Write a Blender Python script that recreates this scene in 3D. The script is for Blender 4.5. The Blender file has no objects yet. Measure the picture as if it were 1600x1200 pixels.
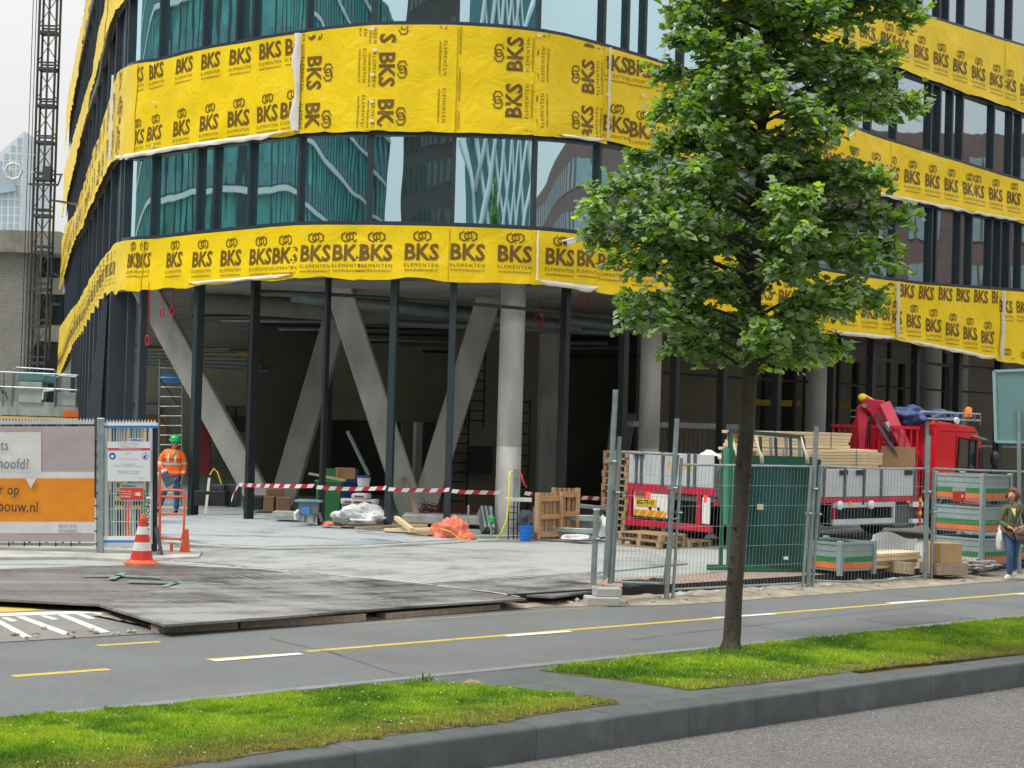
import bpy, bmesh, math, random
import numpy as np
from mathutils import Vector, Matrix, noise
random.seed(7); rng = np.random.default_rng(7)
R = math.radians
scene = bpy.context.scene
C = scene.collection

# ---------------------------------------------------------------- camera
FPX, PITCH, ROLL, HC = 2700.0, R(1.06), R(1.65), 2.75
CAM = Vector((0, 0, HC))
F = Vector((0, math.cos(PITCH), math.sin(PITCH)))
R0 = Vector((1, 0, 0)); U0 = R0.cross(F)
RT = R0 * math.cos(ROLL) + U0 * math.sin(ROLL)
UP = -R0 * math.sin(ROLL) + U0 * math.cos(ROLL)
cd = bpy.data.cameras.new('camera'); cam = bpy.data.objects.new('camera', cd); C.objects.link(cam)
cam.matrix_world = Matrix(((RT.x, UP.x, -F.x, 0), (RT.y, UP.y, -F.y, 0), (RT.z, UP.z, -F.z, HC), (0, 0, 0, 1)))
cd.sensor_width = 36; cd.lens = FPX / 1600 * 36; cd.clip_start = .1; cd.clip_end = 2000
scene.camera = cam

# ---------------------------------------------------------------- light
SUN_EL, SUN_AZ = R(56), R(242)       # azimuth of the sun seen from above, clockwise from +Y
SUN_STRENGTH, SUN_ANGLE = 1.5, R(10)
SKY_MIX, SKY_GREY, SKY_STRENGTH = .9, (4.45, 4.4, 4.3, 1), .1     # overcast: three times brighter overhead than at the horizon
EXPOSURE = .7
w = bpy.data.worlds.new('World'); scene.world = w; w.use_nodes = True
nt = w.node_tree; nt.nodes.clear()
out = nt.nodes.new('ShaderNodeOutputWorld'); bg = nt.nodes.new('ShaderNodeBackground')
sk = nt.nodes.new('ShaderNodeTexSky'); sk.sky_type = 'NISHITA'; sk.sun_disc = False
sk.sun_elevation = SUN_EL; sk.sun_rotation = SUN_AZ; sk.dust_density = 3; sk.air_density = 1
mx = nt.nodes.new('ShaderNodeMix'); mx.data_type = 'RGBA'; mx.inputs[0].default_value = SKY_MIX
sg_ = nt.nodes.new('ShaderNodeTexCoord'); sz = nt.nodes.new('ShaderNodeSeparateXYZ'); nt.links.new(sg_.outputs['Generated'], sz.inputs[0])
ov = nt.nodes.new('ShaderNodeMapRange'); ov.inputs[3].default_value = 1; ov.inputs[4].default_value = 2.6; nt.links.new(sz.outputs[2], ov.inputs[0])
oc = nt.nodes.new('ShaderNodeVectorMath'); oc.operation = 'SCALE'; oc.inputs[0].default_value = SKY_GREY[:3]; nt.links.new(ov.outputs[0], oc.inputs['Scale']); nt.links.new(oc.outputs[0], mx.inputs[7])
nt.links.new(sk.outputs[0], mx.inputs[6]); nt.links.new(mx.outputs[2], bg.inputs[0])
bg.inputs[1].default_value = SKY_STRENGTH
nt.links.new(bg.outputs[0], out.inputs[0])
sl = bpy.data.lights.new('sun', 'SUN'); sl.energy = SUN_STRENGTH; sl.angle = SUN_ANGLE; sl.color = (1, .96, .9)
sun = bpy.data.objects.new('sun', sl); C.objects.link(sun)
sd = Vector((math.sin(SUN_AZ) * math.cos(SUN_EL), math.cos(SUN_AZ) * math.cos(SUN_EL), math.sin(SUN_EL)))
sun.rotation_euler = sd.to_track_quat('Z', 'Y').to_euler(); sun.location = (0, 0, 40)
vs = scene.view_settings; vs.view_transform = 'Standard'; vs.look = 'None'; vs.gamma = 1
vs.use_curve_mapping = False; vs.exposure = EXPOSURE
scene.cycles.max_bounces = 6; scene.cycles.transparent_max_bounces = 12
scene.cycles.use_adaptive_sampling = True

# ---------------------------------------------------------------- pixel geometry (photograph 1600x1200)
def ray(px, py): return F * FPX + RT * (px - 800) + UP * (600 - py)
def at(px, py, Y): d = ray(px, py); return CAM + d * (Y / d.y)
def G(px, py, z=0.0): d = ray(px, py); return CAM + d * ((z - HC) / d.z)
def proj(p):
    q = Vector(p) - CAM; k = FPX / q.dot(F)
    return 800 + q.dot(RT) * k, 600 - q.dot(UP) * k
# road frame: origin on the yellow line, a along the street (away to the right), b across (away from camera)
AN = R(48.3); RO = Vector((0, 21.77)); RU = Vector((math.sin(AN), math.cos(AN))); RN = Vector((-RU.y, RU.x))
def ab(a, b, z=0.0): p = RO + RU * a + RN * b; return Vector((p.x, p.y, z))
def to_ab(p): q = Vector((p[0], p[1])) - RO; return q.dot(RU), q.dot(RN)
ROAD_RZ = math.atan2(RU.y, RU.x)

# ---------------------------------------------------------------- mesh builder
class MB:
    def __init__(s): s.v = []; s.f = []; s.m = []; s.cm = 0; s.uv = None
    def add(s, vs_, fs):
        o = len(s.v); s.v += [tuple(x) for x in vs_]
        for f in fs: s.f.append(tuple(o + i for i in f)); s.m.append(s.cm)
        return s
    def box(s, c, d, rz=0.0, M=None):
        h = [x / 2 for x in d]; c = Vector(c)
        M = M or Matrix.Rotation(rz, 3, 'Z')
        vs_ = [c + M @ Vector((h[0] * i, h[1] * j, h[2] * k)) for k in (-1, 1) for j in (-1, 1) for i in (-1, 1)]
        return s.add(vs_, [(0, 2, 3, 1), (4, 5, 7, 6), (0, 1, 5, 4), (2, 6, 7, 3), (0, 4, 6, 2), (1, 3, 7, 5)])
    def box2(s, lo, hi): return s.box([(a + b) / 2 for a, b in zip(lo, hi)], [abs(b - a) for a, b in zip(lo, hi)])
    def bar(s, p0, p1, w_, h_, up=(0, 0, 1)):
        p0 = Vector(p0); p1 = Vector(p1); d = p1 - p0; L = d.length; x = d.normalized(); u = Vector(up)
        if abs(x.dot(u)) > .99: u = Vector((0, 1, 0))
        y = u.cross(x).normalized(); z = x.cross(y)
        M = Matrix((x, y, z)).transposed()
        return s.box((p0 + p1) / 2, (L, w_, h_), M=M)
    def tube(s, pts, r, n=6, caps=True):
        pts = [Vector(p) for p in pts]; rs = r if isinstance(r, (list, tuple)) else [r] * len(pts)
        o = len(s.v); prev = None
        for i, p in enumerate(pts):
            t = (pts[min(i + 1, len(pts) - 1)] - pts[max(i - 1, 0)]).normalized()
            if prev is None:
                a = Vector((0, 0, 1)) if abs(t.z) < .9 else Vector((1, 0, 0)); prev = t.cross(a).normalized()
            prev = (prev - t * prev.dot(t)).normalized(); b = t.cross(prev)
            for k in range(n):
                an = 2 * math.pi * k / n; s.v.append(tuple(p + (prev * math.cos(an) + b * math.sin(an)) * rs[i]))
        for i in range(len(pts) - 1):
            for k in range(n):
                k2 = (k + 1) % n; s.f.append((o + i * n + k, o + i * n + k2, o + (i + 1) * n + k2, o + (i + 1) * n + k)); s.m.append(s.cm)
        if caps:
            s.f.append(tuple(o + k for k in range(n))[::-1]); s.m.append(s.cm)
            e = o + (len(pts) - 1) * n; s.f.append(tuple(e + k for k in range(n))); s.m.append(s.cm)
        return s
    def lathe(s, prof, c=(0, 0, 0), n=20, M=None):
        c = Vector(c); M = M or Matrix.Identity(3); o = len(s.v)
        for (r_, z) in prof:
            for k in range(n):
                an = 2 * math.pi * k / n; s.v.append(tuple(c + M @ Vector((r_ * math.cos(an), r_ * math.sin(an), z))))
        for i in range(len(prof) - 1):
            for k in range(n):
                k2 = (k + 1) % n; s.f.append((o + i * n + k, o + i * n + k2, o + (i + 1) * n + k2, o + (i + 1) * n + k)); s.m.append(s.cm)
        s.f.append(tuple(o + k for k in range(n))[::-1]); s.m.append(s.cm)
        e = o + (len(prof) - 1) * n; s.f.append(tuple(e + k for k in range(n))); s.m.append(s.cm)
        return s
    def prism(s, top, dz):
        """polygon of 3-D points pushed down (or along a vector) by dz"""
        d = Vector((0, 0, -dz)) if not isinstance(dz, (tuple, Vector, list)) else Vector(dz)
        n = len(top); t = [Vector(p) for p in top]
        return s.add(t + [p + d for p in t], [tuple(range(n)), tuple(range(2 * n - 1, n - 1, -1))] +
                     [(i, n + i, n + (i + 1) % n, (i + 1) % n) for i in range(n)])
    def grid(s, fn, nu, nv):
        vs_ = [fn(i / nu, j / nv) for j in range(nv + 1) for i in range(nu + 1)]
        return s.add(vs_, [(j * (nu + 1) + i, j * (nu + 1) + i + 1, (j + 1) * (nu + 1) + i + 1, (j + 1) * (nu + 1) + i) for j in range(nv) for i in range(nu)])
    def blob(s, c, r, sub=2, amp=.15, fr=2.0, seed=0, flat=None):
        bm = bmesh.new(); bmesh.ops.create_icosphere(bm, subdivisions=sub, radius=1)
        c = Vector(c); r = Vector(r) if not isinstance(r, (int, float)) else Vector((r, r, r)); vs_ = []
        for v in bm.verts:
            q = v.co * (1 + amp * noise.noise(v.co * fr + Vector((seed * 3.1, seed, 0))))
            p = Vector((q.x * r.x, q.y * r.y, q.z * r.z))
            if flat is not None and p.z < flat: p.z = flat
            vs_.append(c + p)
        s.add(vs_, [[v.index for v in f.verts] for f in bm.faces]); bm.free(); return s
    def mesh(s, name='mesh'):
        me = bpy.data.meshes.new(name); me.from_pydata(s.v, [], s.f); return me
    def build(s, name, mat, parent=None, local=False, smooth=False, bevel=0, label=None, kind=None, fix=True, seg=1, thick=0):
        vs0 = s.v
        if parent is not None and not local and parent in FRAME:
            inv = FRAME[parent]; s.v = [tuple(inv @ Vector(p)) for p in s.v]
        me = s.mesh(name); s.v = vs0
        mats = mat if isinstance(mat, (list, tuple)) else [mat]
        for m_ in mats: me.materials.append(m_)
        if len(mats) > 1: me.polygons.foreach_set('material_index', s.m)
        if bevel or fix:
            bm = bmesh.new(); bm.from_mesh(me)
            if fix: bmesh.ops.recalc_face_normals(bm, faces=bm.faces)
            if bevel: bmesh.ops.bevel(bm, geom=bm.edges[:], offset=bevel, segments=seg, profile=.6, affect='EDGES', clamp_overlap=True)
            bm.to_mesh(me); bm.free()
        if smooth:
            me.shade_smooth()
            if smooth == 'auto':
                try: me.set_sharp_from_angle(angle=R(35))
                except Exception: pass
        me.update()
        o = bpy.data.objects.new(name, me); C.objects.link(o)
        if parent is not None:
            o.parent = parent
            if parent in FRAME: FRAME[o] = FRAME[parent]
        if thick:
            md = o.modifiers.new('thickness', 'SOLIDIFY'); md.thickness = thick; md.offset = 0
        if label: o['label'] = label
        if kind: o['kind'] = kind
        return o
FRAME = {}
def thing(name, loc, label, cat, group=None, rz=0.0, kind=None):
    o = bpy.data.objects.new(name, None); C.objects.link(o); o.location = loc; o.rotation_euler = (0, 0, rz); o.empty_display_size = .2
    FRAME[o] = (Matrix.Translation(Vector(loc)) @ Matrix.Rotation(rz, 4, 'Z')).inverted()
    tag(o, label, cat, group, kind); return o
def tag(o, label=None, cat=None, group=None, kind=None):
    if label: o['label'] = label
    if cat: o['category'] = cat
    if group: o['group'] = group
    if kind: o['kind'] = kind
    return o
def solo(mb, name, mat, label, cat, group=None, **k):
    """a thing that is one mesh: its origin is moved to the middle of its base"""
    o = mb.build(name, mat, None, **k)
    co = np.array([v.co for v in o.data.vertices]); c = Vector(((co[:, 0].min() + co[:, 0].max()) / 2, (co[:, 1].min() + co[:, 1].max()) / 2, co[:, 2].min()))
    o.data.transform(Matrix.Translation(-c)); o.location = c
    return tag(o, label, cat, group)
def struct(mb, name, mat, **k): o = mb.build(name, mat, None, **k); o['kind'] = 'structure'; return o
def copy_tree(o, parent=None):
    c = o.copy(); C.objects.link(c); c.parent = parent
    if parent is not None: c.matrix_parent_inverse = o.matrix_parent_inverse.copy()
    for ch in list(o.children): copy_tree(ch, c)
    return c
def dup(root, loc, rz=None, label=None, group=None):
    c = copy_tree(root); c.location = loc
    if rz is not None: c.rotation_euler = (0, 0, rz)
    if label: c['label'] = label
    if group: c['group'] = group
    return c
def piece(src, parent, loc=(0, 0, 0), rot=(0, 0, 0), scale=(1, 1, 1)):
    """another part sharing the mesh of src"""
    o = bpy.data.objects.new(src.name.split('.')[0], src.data); C.objects.link(o); o.parent = parent
    o.location = loc; o.rotation_euler = rot; o.scale = scale; return o

# ---------------------------------------------------------------- materials
def M(name, col, rough=.6, metal=0.0, var=.12, vs=2.0, bump=.0, bs=30.0, spec=.5, dirt=None, dirt_amt=0.0, ds=1.2, coord='Object', stretch=None, emit=None, alpha=None, coat=0, detail=4, rand=0):
    m = bpy.data.materials.new(name); m.use_nodes = True; n = m.node_tree; b = n.nodes['Principled BSDF']
    L = n.links.new; N = n.nodes.new
    tc = N('ShaderNodeTexCoord'); src = tc.outputs['Object']
    if coord == 'World': g = N('ShaderNodeNewGeometry'); src = g.outputs['Position']
    if stretch:
        mp = N('ShaderNodeMapping'); mp.inputs['Scale'].default_value = stretch; L(src, mp.inputs[0]); src = mp.outputs[0]
    b.inputs['Roughness'].default_value = rough; b.inputs['Metallic'].default_value = metal
    b.inputs['Specular IOR Level'].default_value = spec; b.inputs['Coat Weight'].default_value = coat
    c4 = (*col, 1)
    last = None
    if var:
        nz = N('ShaderNodeTexNoise'); nz.inputs['Scale'].default_value = vs; nz.inputs['Detail'].default_value = detail; L(src, nz.inputs['Vector'])
        mr = N('ShaderNodeMapRange'); mr.inputs[1].default_value = .3; mr.inputs[2].default_value = .7; mr.inputs[3].default_value = 1 - var; mr.inputs[4].default_value = 1 + var
        L(nz.outputs[0], mr.inputs[0])
        mu = N('ShaderNodeMix'); mu.data_type = 'RGBA'; mu.blend_type = 'MULTIPLY'; mu.inputs[0].default_value = 1; mu.inputs[6].default_value = c4
        cb = N('ShaderNodeCombineColor'); [L(mr.outputs[0], cb.inputs[i]) for i in range(3)]; L(cb.outputs[0], mu.inputs[7]); last = mu.outputs[2]
    if dirt:
        nz2 = N('ShaderNodeTexNoise'); nz2.inputs['Scale'].default_value = ds; nz2.inputs['Detail'].default_value = 8; nz2.inputs['Roughness'].default_value = .65; L(src, nz2.inputs['Vector'])
        mr2 = N('ShaderNodeMapRange'); mr2.inputs[1].default_value = .62 - dirt_amt * .3; mr2.inputs[2].default_value = .72; L(nz2.outputs[0], mr2.inputs[0])
        m2 = N('ShaderNodeMix'); m2.data_type = 'RGBA'; m2.inputs[7].default_value = (*dirt, 1)
        if last is None: m2.inputs[6].default_value = c4
        else: L(last, m2.inputs[6])
        mm = N('ShaderNodeMath'); mm.operation = 'MULTIPLY'; mm.inputs[1].default_value = min(1, .4 + dirt_amt); L(mr2.outputs[0], mm.inputs[0]); L(mm.outputs[0], m2.inputs[0]); last = m2.outputs[2]
    if last is None: b.inputs['Base Color'].default_value = c4
    else: L(last, b.inputs['Base Color'])
    if rand:
        oi = N('ShaderNodeObjectInfo'); mo = N('ShaderNodeMapRange'); mo.inputs[3].default_value = 1 - rand; mo.inputs[4].default_value = 1 + rand; L(oi.outputs['Random'], mo.inputs[0])
        mq = N('ShaderNodeMix'); mq.data_type = 'RGBA'; mq.blend_type = 'MULTIPLY'; mq.inputs[0].default_value = 1; cq = N('ShaderNodeCombineColor'); [L(mo.outputs[0], cq.inputs[i]) for i in range(3)]; L(cq.outputs[0], mq.inputs[7])
        if b.inputs['Base Color'].links: L(b.inputs['Base Color'].links[0].from_socket, mq.inputs[6])
        else: mq.inputs[6].default_value = c4
        L(mq.outputs[2], b.inputs['Base Color'])
    if bump:
        nb = N('ShaderNodeTexNoise'); nb.inputs['Scale'].default_value = bs; nb.inputs['Detail'].default_value = 5; L(src, nb.inputs['Vector'])
        bp = N('ShaderNodeBump'); bp.inputs['Strength'].default_value = min(1, bump); bp.inputs['Distance'].default_value = .02; L(nb.outputs[0], bp.inputs['Height']); L(bp.outputs[0], b.inputs['Normal'])
    if emit: b.inputs['Emission Color'].default_value = (*emit[:3], 1); b.inputs['Emission Strength'].default_value = emit[3]
    if alpha is not None: b.inputs['Alpha'].default_value = alpha
    return m
def nodes(m): return m.node_tree, m.node_tree.nodes['Principled BSDF']
MT = {}
MT['galv'] = M('galvanised steel', (.36, .43, .44), .42, .75, .18, 6, .1, 60)
MT['galv_dull'] = M('dull galvanised steel', (.27, .33, .34), .5, .5, .15, 5)
MT['black'] = M('black steel', (.012, .014, .018), .5, 0, .2, 3)
MT['slate'] = M('slate grey aluminium', (.05, .066, .085), .42, 0, .12, 1.0, spec=.5)
MT['frame'] = M('dark frame aluminium', (.028, .04, .05), .4, 0, .1, 2)
MT['concrete'] = M('cast concrete', (.46, .46, .43), .85, 0, .2, 1.6, .5, 14, dirt=(.27, .26, .23), dirt_amt=.4, coord='World', stretch=(1, 1, .45))
MT['concrete_dark'] = M('raw concrete', (.25, .24, .21), .9, 0, .2, .8, .3, 12, dirt=(.12, .11, .1), dirt_amt=.3, coord='World')
MT['wood'] = M('sawn pine', (.62, .43, .22), .75, 0, .25, 3, .2, 30, stretch=(1, 14, 14), rand=.2)
MT['wood_pale'] = M('pale pine', (.74, .57, .34), .7, 0, .2, 3, .1, 30, stretch=(1, 14, 14), rand=.18)
MT['wood_grey'] = M('weathered timber', (.36, .28, .2), .85, 0, .3, 3, .3, 30, stretch=(1, 12, 12))
MT['white'] = M('white plastic', (.75, .76, .76), .5, 0, .05, 3)
MT['red'] = M('red paint', (.62, .012, .02), .25, 0, .08, 1, coat=.5)
MT['crimson'] = M('dull crimson paint', (.5, .015, .045), .45, 0, .15, 2)
MT['rubber'] = M('black rubber', (.02, .02, .02), .8, 0, .2, 5)
MT['orange_plastic'] = M('orange plastic', (.85, .12, .035), .5, 0, .12, 3)
# ================================================================ SETTING: ground
def asphalt(name, col, speck, sscale, wear=(.2, .21, .2), wear_amt=.2, bumpd=.006, tint=.12):
    m = M(name, col, .85, 0, tint, .6, 0, coord='World', dirt=wear, dirt_amt=wear_amt, ds=.5)
    t, b = nodes(m); N = t.nodes.new; L = t.links.new
    g = N('ShaderNodeNewGeometry'); vo = N('ShaderNodeTexVoronoi'); vo.inputs['Scale'].default_value = sscale; L(g.outputs['Position'], vo.inputs['Vector'])
    sp = N('ShaderNodeSeparateColor'); L(vo.outputs['Color'], sp.inputs[0])
    mr = N('ShaderNodeMapRange'); mr.inputs[3].default_value = 1 - speck; mr.inputs[4].default_value = 1 + speck; L(sp.outputs[0], mr.inputs[0])
    src = b.inputs['Base Color'].links[0].from_socket
    mu = N('ShaderNodeMix'); mu.data_type = 'RGBA'; mu.blend_type = 'MULTIPLY'; mu.inputs[0].default_value = 1; L(src, mu.inputs[6])
    cb = N('ShaderNodeCombineColor'); [L(mr.outputs[0], cb.inputs[i]) for i in range(3)]; L(cb.outputs[0], mu.inputs[7])
    # bright stone chips
    lt = N('ShaderNodeMath'); lt.operation = 'GREATER_THAN'; lt.inputs[1].default_value = .93; L(sp.outputs[1], lt.inputs[0])
    ms = N('ShaderNodeMath'); ms.operation = 'MULTIPLY'; ms.inputs[1].default_value = speck * 1.2; L(lt.outputs[0], ms.inputs[0])
    m3 = N('ShaderNodeMix'); m3.data_type = 'RGBA'; m3.inputs[7].default_value = (.42, .41, .38, 1); L(ms.outputs[0], m3.inputs[0]); L(mu.outputs[2], m3.inputs[6])
    L(m3.outputs[2], b.inputs['Base Color'])
    bp = N('ShaderNodeBump'); bp.inputs['Strength'].default_value = .6; bp.inputs['Distance'].default_value = bumpd; L(vo.outputs['Distance'], bp.inputs['Height']); L(bp.outputs[0], b.inputs['Normal'])
    return m
MT['road'] = asphalt('coarse road asphalt', (.138, .134, .13), .5, 75, (.17, .165, .158), .2, .012)
MT['path'] = asphalt('smooth cycle path asphalt', (.142, .155, .157), .2, 110, (.15, .16, .16), .3)
MT['side'] = asphalt('pale side street asphalt', (.2, .2, .185), .25, 80, (.28, .27, .24), .5)
MT['soil'] = M('dry soil', (.12, .095, .05), .95, 0, .3, 6, .6, 40, coord='World', dirt=(.2, .16, .1), dirt_amt=.4)
MT['dirt'] = M('sandy dirt', (.34, .3, .23), .95, 0, .25, 3, .8, 25, coord='World', dirt=(.16, .15, .13), dirt_amt=.4, ds=2)
MT['site'] = M('dusty concrete yard', (.35, .375, .36), .9, 0, .14, .7, .15, 20, coord='World', dirt=(.23, .24, .23), dirt_amt=.35, ds=.5)
MT['granite'] = M('dark granite kerb', (.084, .097, .1), .55, 0, .14, 4, .12, 90, dirt=(.15, .16, .155), dirt_amt=.25, ds=3, coord='World', rand=.1)
MT['slab'] = M('dark paving slab', (.1, .115, .115), .75, 0, .12, 3, .15, 60, dirt=(.17, .175, .16), dirt_amt=.2, ds=2, coord='World', rand=.08)
def worn_paint(name, col, wear=.35):
    m = M(name, col, .7, 0, .08, 8, coord='World', dirt=(.17, .17, .15), dirt_amt=wear, ds=9); return m
MT['paint_y'] = worn_paint('worn yellow road paint', (.62, .45, .06)); MT['paint_w'] = worn_paint('worn white road paint', (.72, .72, .68), .25)

mb = MB(); mb.add([(-300, -150, -.36), (300, -150, -.36), (300, 400, -.36), (-300, 400, -.36)], [(0, 1, 2, 3)])
struct(mb, 'ground', MT['site'])
def strip(a0, a1, b0, b1, z): return [ab(a0, b0, z), ab(a1, b0, z), ab(a1, b1, z), ab(a0, b1, z)]
KO, KI, GE, PE = -4.95, -4.60, -2.25, 1.22      # kerb outer, kerb inner, grass edge, path edge
mb = MB(); mb.prism(strip(-80, 160, -70, KO + .02, -.30), .04); struct(mb, 'road', MT['road'])
mb = MB(); mb.prism(strip(-80, 160, GE, 2.75, .0), .3); struct(mb, 'cycle_path', MT['path'])
mb = MB(); mb.prism(strip(-80, 160, KI, GE, -.03), .27); struct(mb, 'verge', MT['soil'])
# kerb of single granite stones
kerb = thing('kerb', ab(0, KO, -.3), 'tall kerb of dark granite stones along the edge of the near road', 'kerb', kind='structure')
del kerb['category']
kerb.rotation_euler = (0, 0, ROAD_RZ); FRAME[kerb] = kerb.matrix_basis.inverted() if False else (Matrix.Translation(Vector(ab(0, KO, -.3))) @ Matrix.Rotation(ROAD_RZ, 4, 'Z')).inverted()
mb = MB(); pf_ = [(0, -.12), (0, .262), (.006, .283), (.02, .297), (.04, .302), (.35, .302), (.35, -.12)]
mb.prism([(.002, y, z) for y, z in pf_], (.996, 0, 0)); st = mb.build('kerbstone', MT['granite'], kerb, local=True, smooth='auto')
st.location = (-9, 0, 0)
for i in range(-8, 26): piece(st, kerb, (i, rng.uniform(-.003, .003), rng.uniform(-.003, .002)), (0, 0, rng.uniform(-.001, .001)))
mb = MB(); mb.prism(strip(-80, -9.01, KO, KI, .0), .4); mb.prism(strip(26, 160, KO, KI, 0), .4); mb.build('far_kerb', MT['granite'], kerb, kind='stuff')
# crossing slabs
pav = thing('pavement', ab(0, KI, 0), 'dark slab crossing between the two grass patches', 'paving', kind='structure'); del pav['category']
a0 = to_ab(G(700, 1100))[0] - 1.6; a1 = to_ab(G(1080, 1060))[0] + 1.6; na = int((a1 - a0) / .8) + 1; bw = (GE - KI - .02) / 3
FRAME[pav] = (Matrix.Translation(Vector(ab(0, KI, 0))) @ Matrix.Rotation(ROAD_RZ, 4, 'Z')).inverted(); pav.rotation_euler = (0, 0, ROAD_RZ)
mb = MB(); mb.box((0, 0, -.03), (.794, bw - .006, .06)); s0 = mb.build('paving_slab', MT['slab'], pav, local=True, bevel=.005)
first = True
for j in range(3):
    for i in range(na):
        loc = (a0 + (i + .5 * (j % 2)) * .8, .012 + bw * (j + .5), rng.uniform(-.002, .002))
        if first: s0.location = loc; first = False
        else: piece(s0, pav, loc)
# markings (4 mm sheets)
def mark(name, pts, mat, z=.004):
    mb = MB(); mb.prism([Vector((p[0], p[1], z)) for p in pts], .0035); return struct(mb, name, mat)
def lane(name, px0, px1, w0, mat, z=.004):
    p, q = G(*px0), G(*px1); A, B = to_ab(p), to_ab(q)
    mark(name, [ab(A[0], A[1] - w0 / 2), ab(B[0], B[1] - w0 / 2), ab(B[0], B[1] + w0 / 2), ab(A[0], A[1] + w0 / 2)], mat, z)
lane('yellow_line', (480, 1018), (1600, 927), .11, MT['paint_y']); p = to_ab(G(1600, 927)); mark('yellow_line', [ab(p[0], p[1] - .055), ab(p[0] + 60, p[1] - .055), ab(p[0] + 60, p[1] + .055), ab(p[0], p[1] + .055)], MT['paint_y'])
lane('yellow_dash', (20, 1057), (170, 1046), .12, MT['paint_y']); lane('yellow_dash', (152, 1009), (250, 1003), .1, MT['paint_y'])
lane('yellow_dash', (325, 1031), (435, 1023), .1, MT['paint_y'])
for (q0, q1) in (((333, 1033), (470, 1022)), ((790, 994.5), (890, 987)), ((1118, 966), (1210, 959.5)), ((1388, 943), (1450, 939)), ((1590, 929), (1640, 926))):
    lane('white_dash', q0, q1, .13, MT['paint_w'], .008)
lane('faint_yellow_line', (560, 976), (1150, 933), .06, M('faded yellow paint', (.3, .27, .14), .8, 0, .2, 5, coord='World'))
# side street with hatching
sidep = [G(-250, 905, .012), G(150, 928, .012), G(330, 940, .012), G(420, 975, .012), G(262, 988, .012), G(0, 1003, .012), G(-250, 1020, .012)]
mb = MB(); mb.prism(sidep, .012); struct(mb, 'side_street', MT['side'])
def gm(name, pts, mat, z=.017): mark(name, [G(x, y, z) for x, y in pts], mat, z)
gm('white_hatching', [(-100, 961), (172, 953), (172, 957), (-100, 966)], MT['paint_w'])
for q in ([(-12, 968), (-2, 967.5), (50, 995), (36, 996)], [(25, 963.5), (38, 963), (113, 990), (99, 991.5)], [(90, 960.5), (102, 960), (172, 987), (158, 988.5)],
          [(118, 959), (128, 958.5), (150, 966), (140, 967)], [(-60, 972), (-48, 972), (-5, 999), (-20, 1000)], [(62, 961.8), (72, 961.5), (92, 967.5), (82, 968)], [(2, 965), (12, 964.5), (28, 970), (18, 971)], [(145, 957.8), (155, 957.5), (186, 965.5), (176, 966.5)]): gm('white_hatching', q, MT['paint_w'])
gm('yellow_triangle', [(-40, 942), (72, 953), (-40, 958)], MT['paint_y'], .018)
# yard behind the fence line
mb = MB(); mb.prism([G(-700, 905, .09), G(150, 900, .09), G(600, 912, .09), G(900, 915, .09), ab(2.6, 2.6, .09), ab(90, 2.6, .09), ab(90, 120, .09), ab(-110, 90, .09)], .4); struct(mb, 'site_yard', MT['site'])
# sandy strip
def dirt_fn(u, v):
    a = -3.6 + 55 * u; b = float(np.interp(a, [-10, -4, 0, 2.5, 4.5, 40], [2.55, 2.02, 2.02, 2.1, 1.32, 1.0])) + .08 * noise.noise(Vector((a * 1.3, 0, 3))) + 2.0 * v
    p = ab(a, b); e = min(1, v * 6) * min(1, (1 - v) * 8 + .2)
    return Vector((p.x, p.y, .006 + e * (.035 + .04 * noise.noise(Vector((a * 2.5, b * 2.5, 0))) + .02 * noise.noise(Vector((a * 9, b * 9, 0))))))
mb = MB(); mb.grid(dirt_fn, 420, 16); struct(mb, 'sand_strip', MT['dirt'], smooth=True)
mb = MB()
for k in range(420):
    a = rng.uniform(-8, 24); b = float(np.interp(a, [-10, 2.5, 4.5, 40], [2.2, 2.2, 1.5, 1.3])) + abs(rng.normal(0, .45)); p = ab(a, b, .02 + .02 * rng.random()); r = rng.uniform(.012, .045)
    mb.blob(p, (r, r * rng.uniform(.6, 1), r * .6), 1, .5, 1.5, k)
tag(mb.build('gravel', M('gravel stones', (.36, .33, .27), .9, 0, .4, 9, coord='World'), None), 'loose stones and rubble on the sandy strip', 'gravel', None, 'stuff')
# raised brick pavement inside the right fence
m = M('small red paving bricks', (.4, .3, .25), .9, 0, .12, 3, coord='World', dirt=(.45, .4, .34), dirt_amt=.4)
t, b = nodes(m); N = t.nodes.new; L = t.links.new; g = N('ShaderNodeNewGeometry'); mp = N('ShaderNodeMapping'); mp.inputs['Rotation'].default_value = (0, 0, -ROAD_RZ); L(g.outputs['Position'], mp.inputs[0])
bt = N('ShaderNodeTexBrick'); bt.inputs['Scale'].default_value = 4.5; bt.inputs['Color1'].default_value = (1, 1, 1, 1); bt.inputs['Color2'].default_value = (.8, .75, .72, 1); bt.inputs['Mortar'].default_value = (.5, .48, .45, 1); bt.inputs['Mortar Size'].default_value = .03
L(mp.outputs[0], bt.inputs['Vector']); s_ = b.inputs['Base Color'].links[0].from_socket; mu = N('ShaderNodeMix'); mu.data_type = 'RGBA'; mu.blend_type = 'MULTIPLY'; mu.inputs[0].default_value = 1; L(s_, mu.inputs[6]); L(bt.outputs[0], mu.inputs[7]); L(mu.outputs[2], b.inputs['Base Color'])
mb = MB(); mb.prism(strip(4.7, 60, 2.45, 3.7, .15), .16); struct(mb, 'brick_pavement', m)

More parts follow.
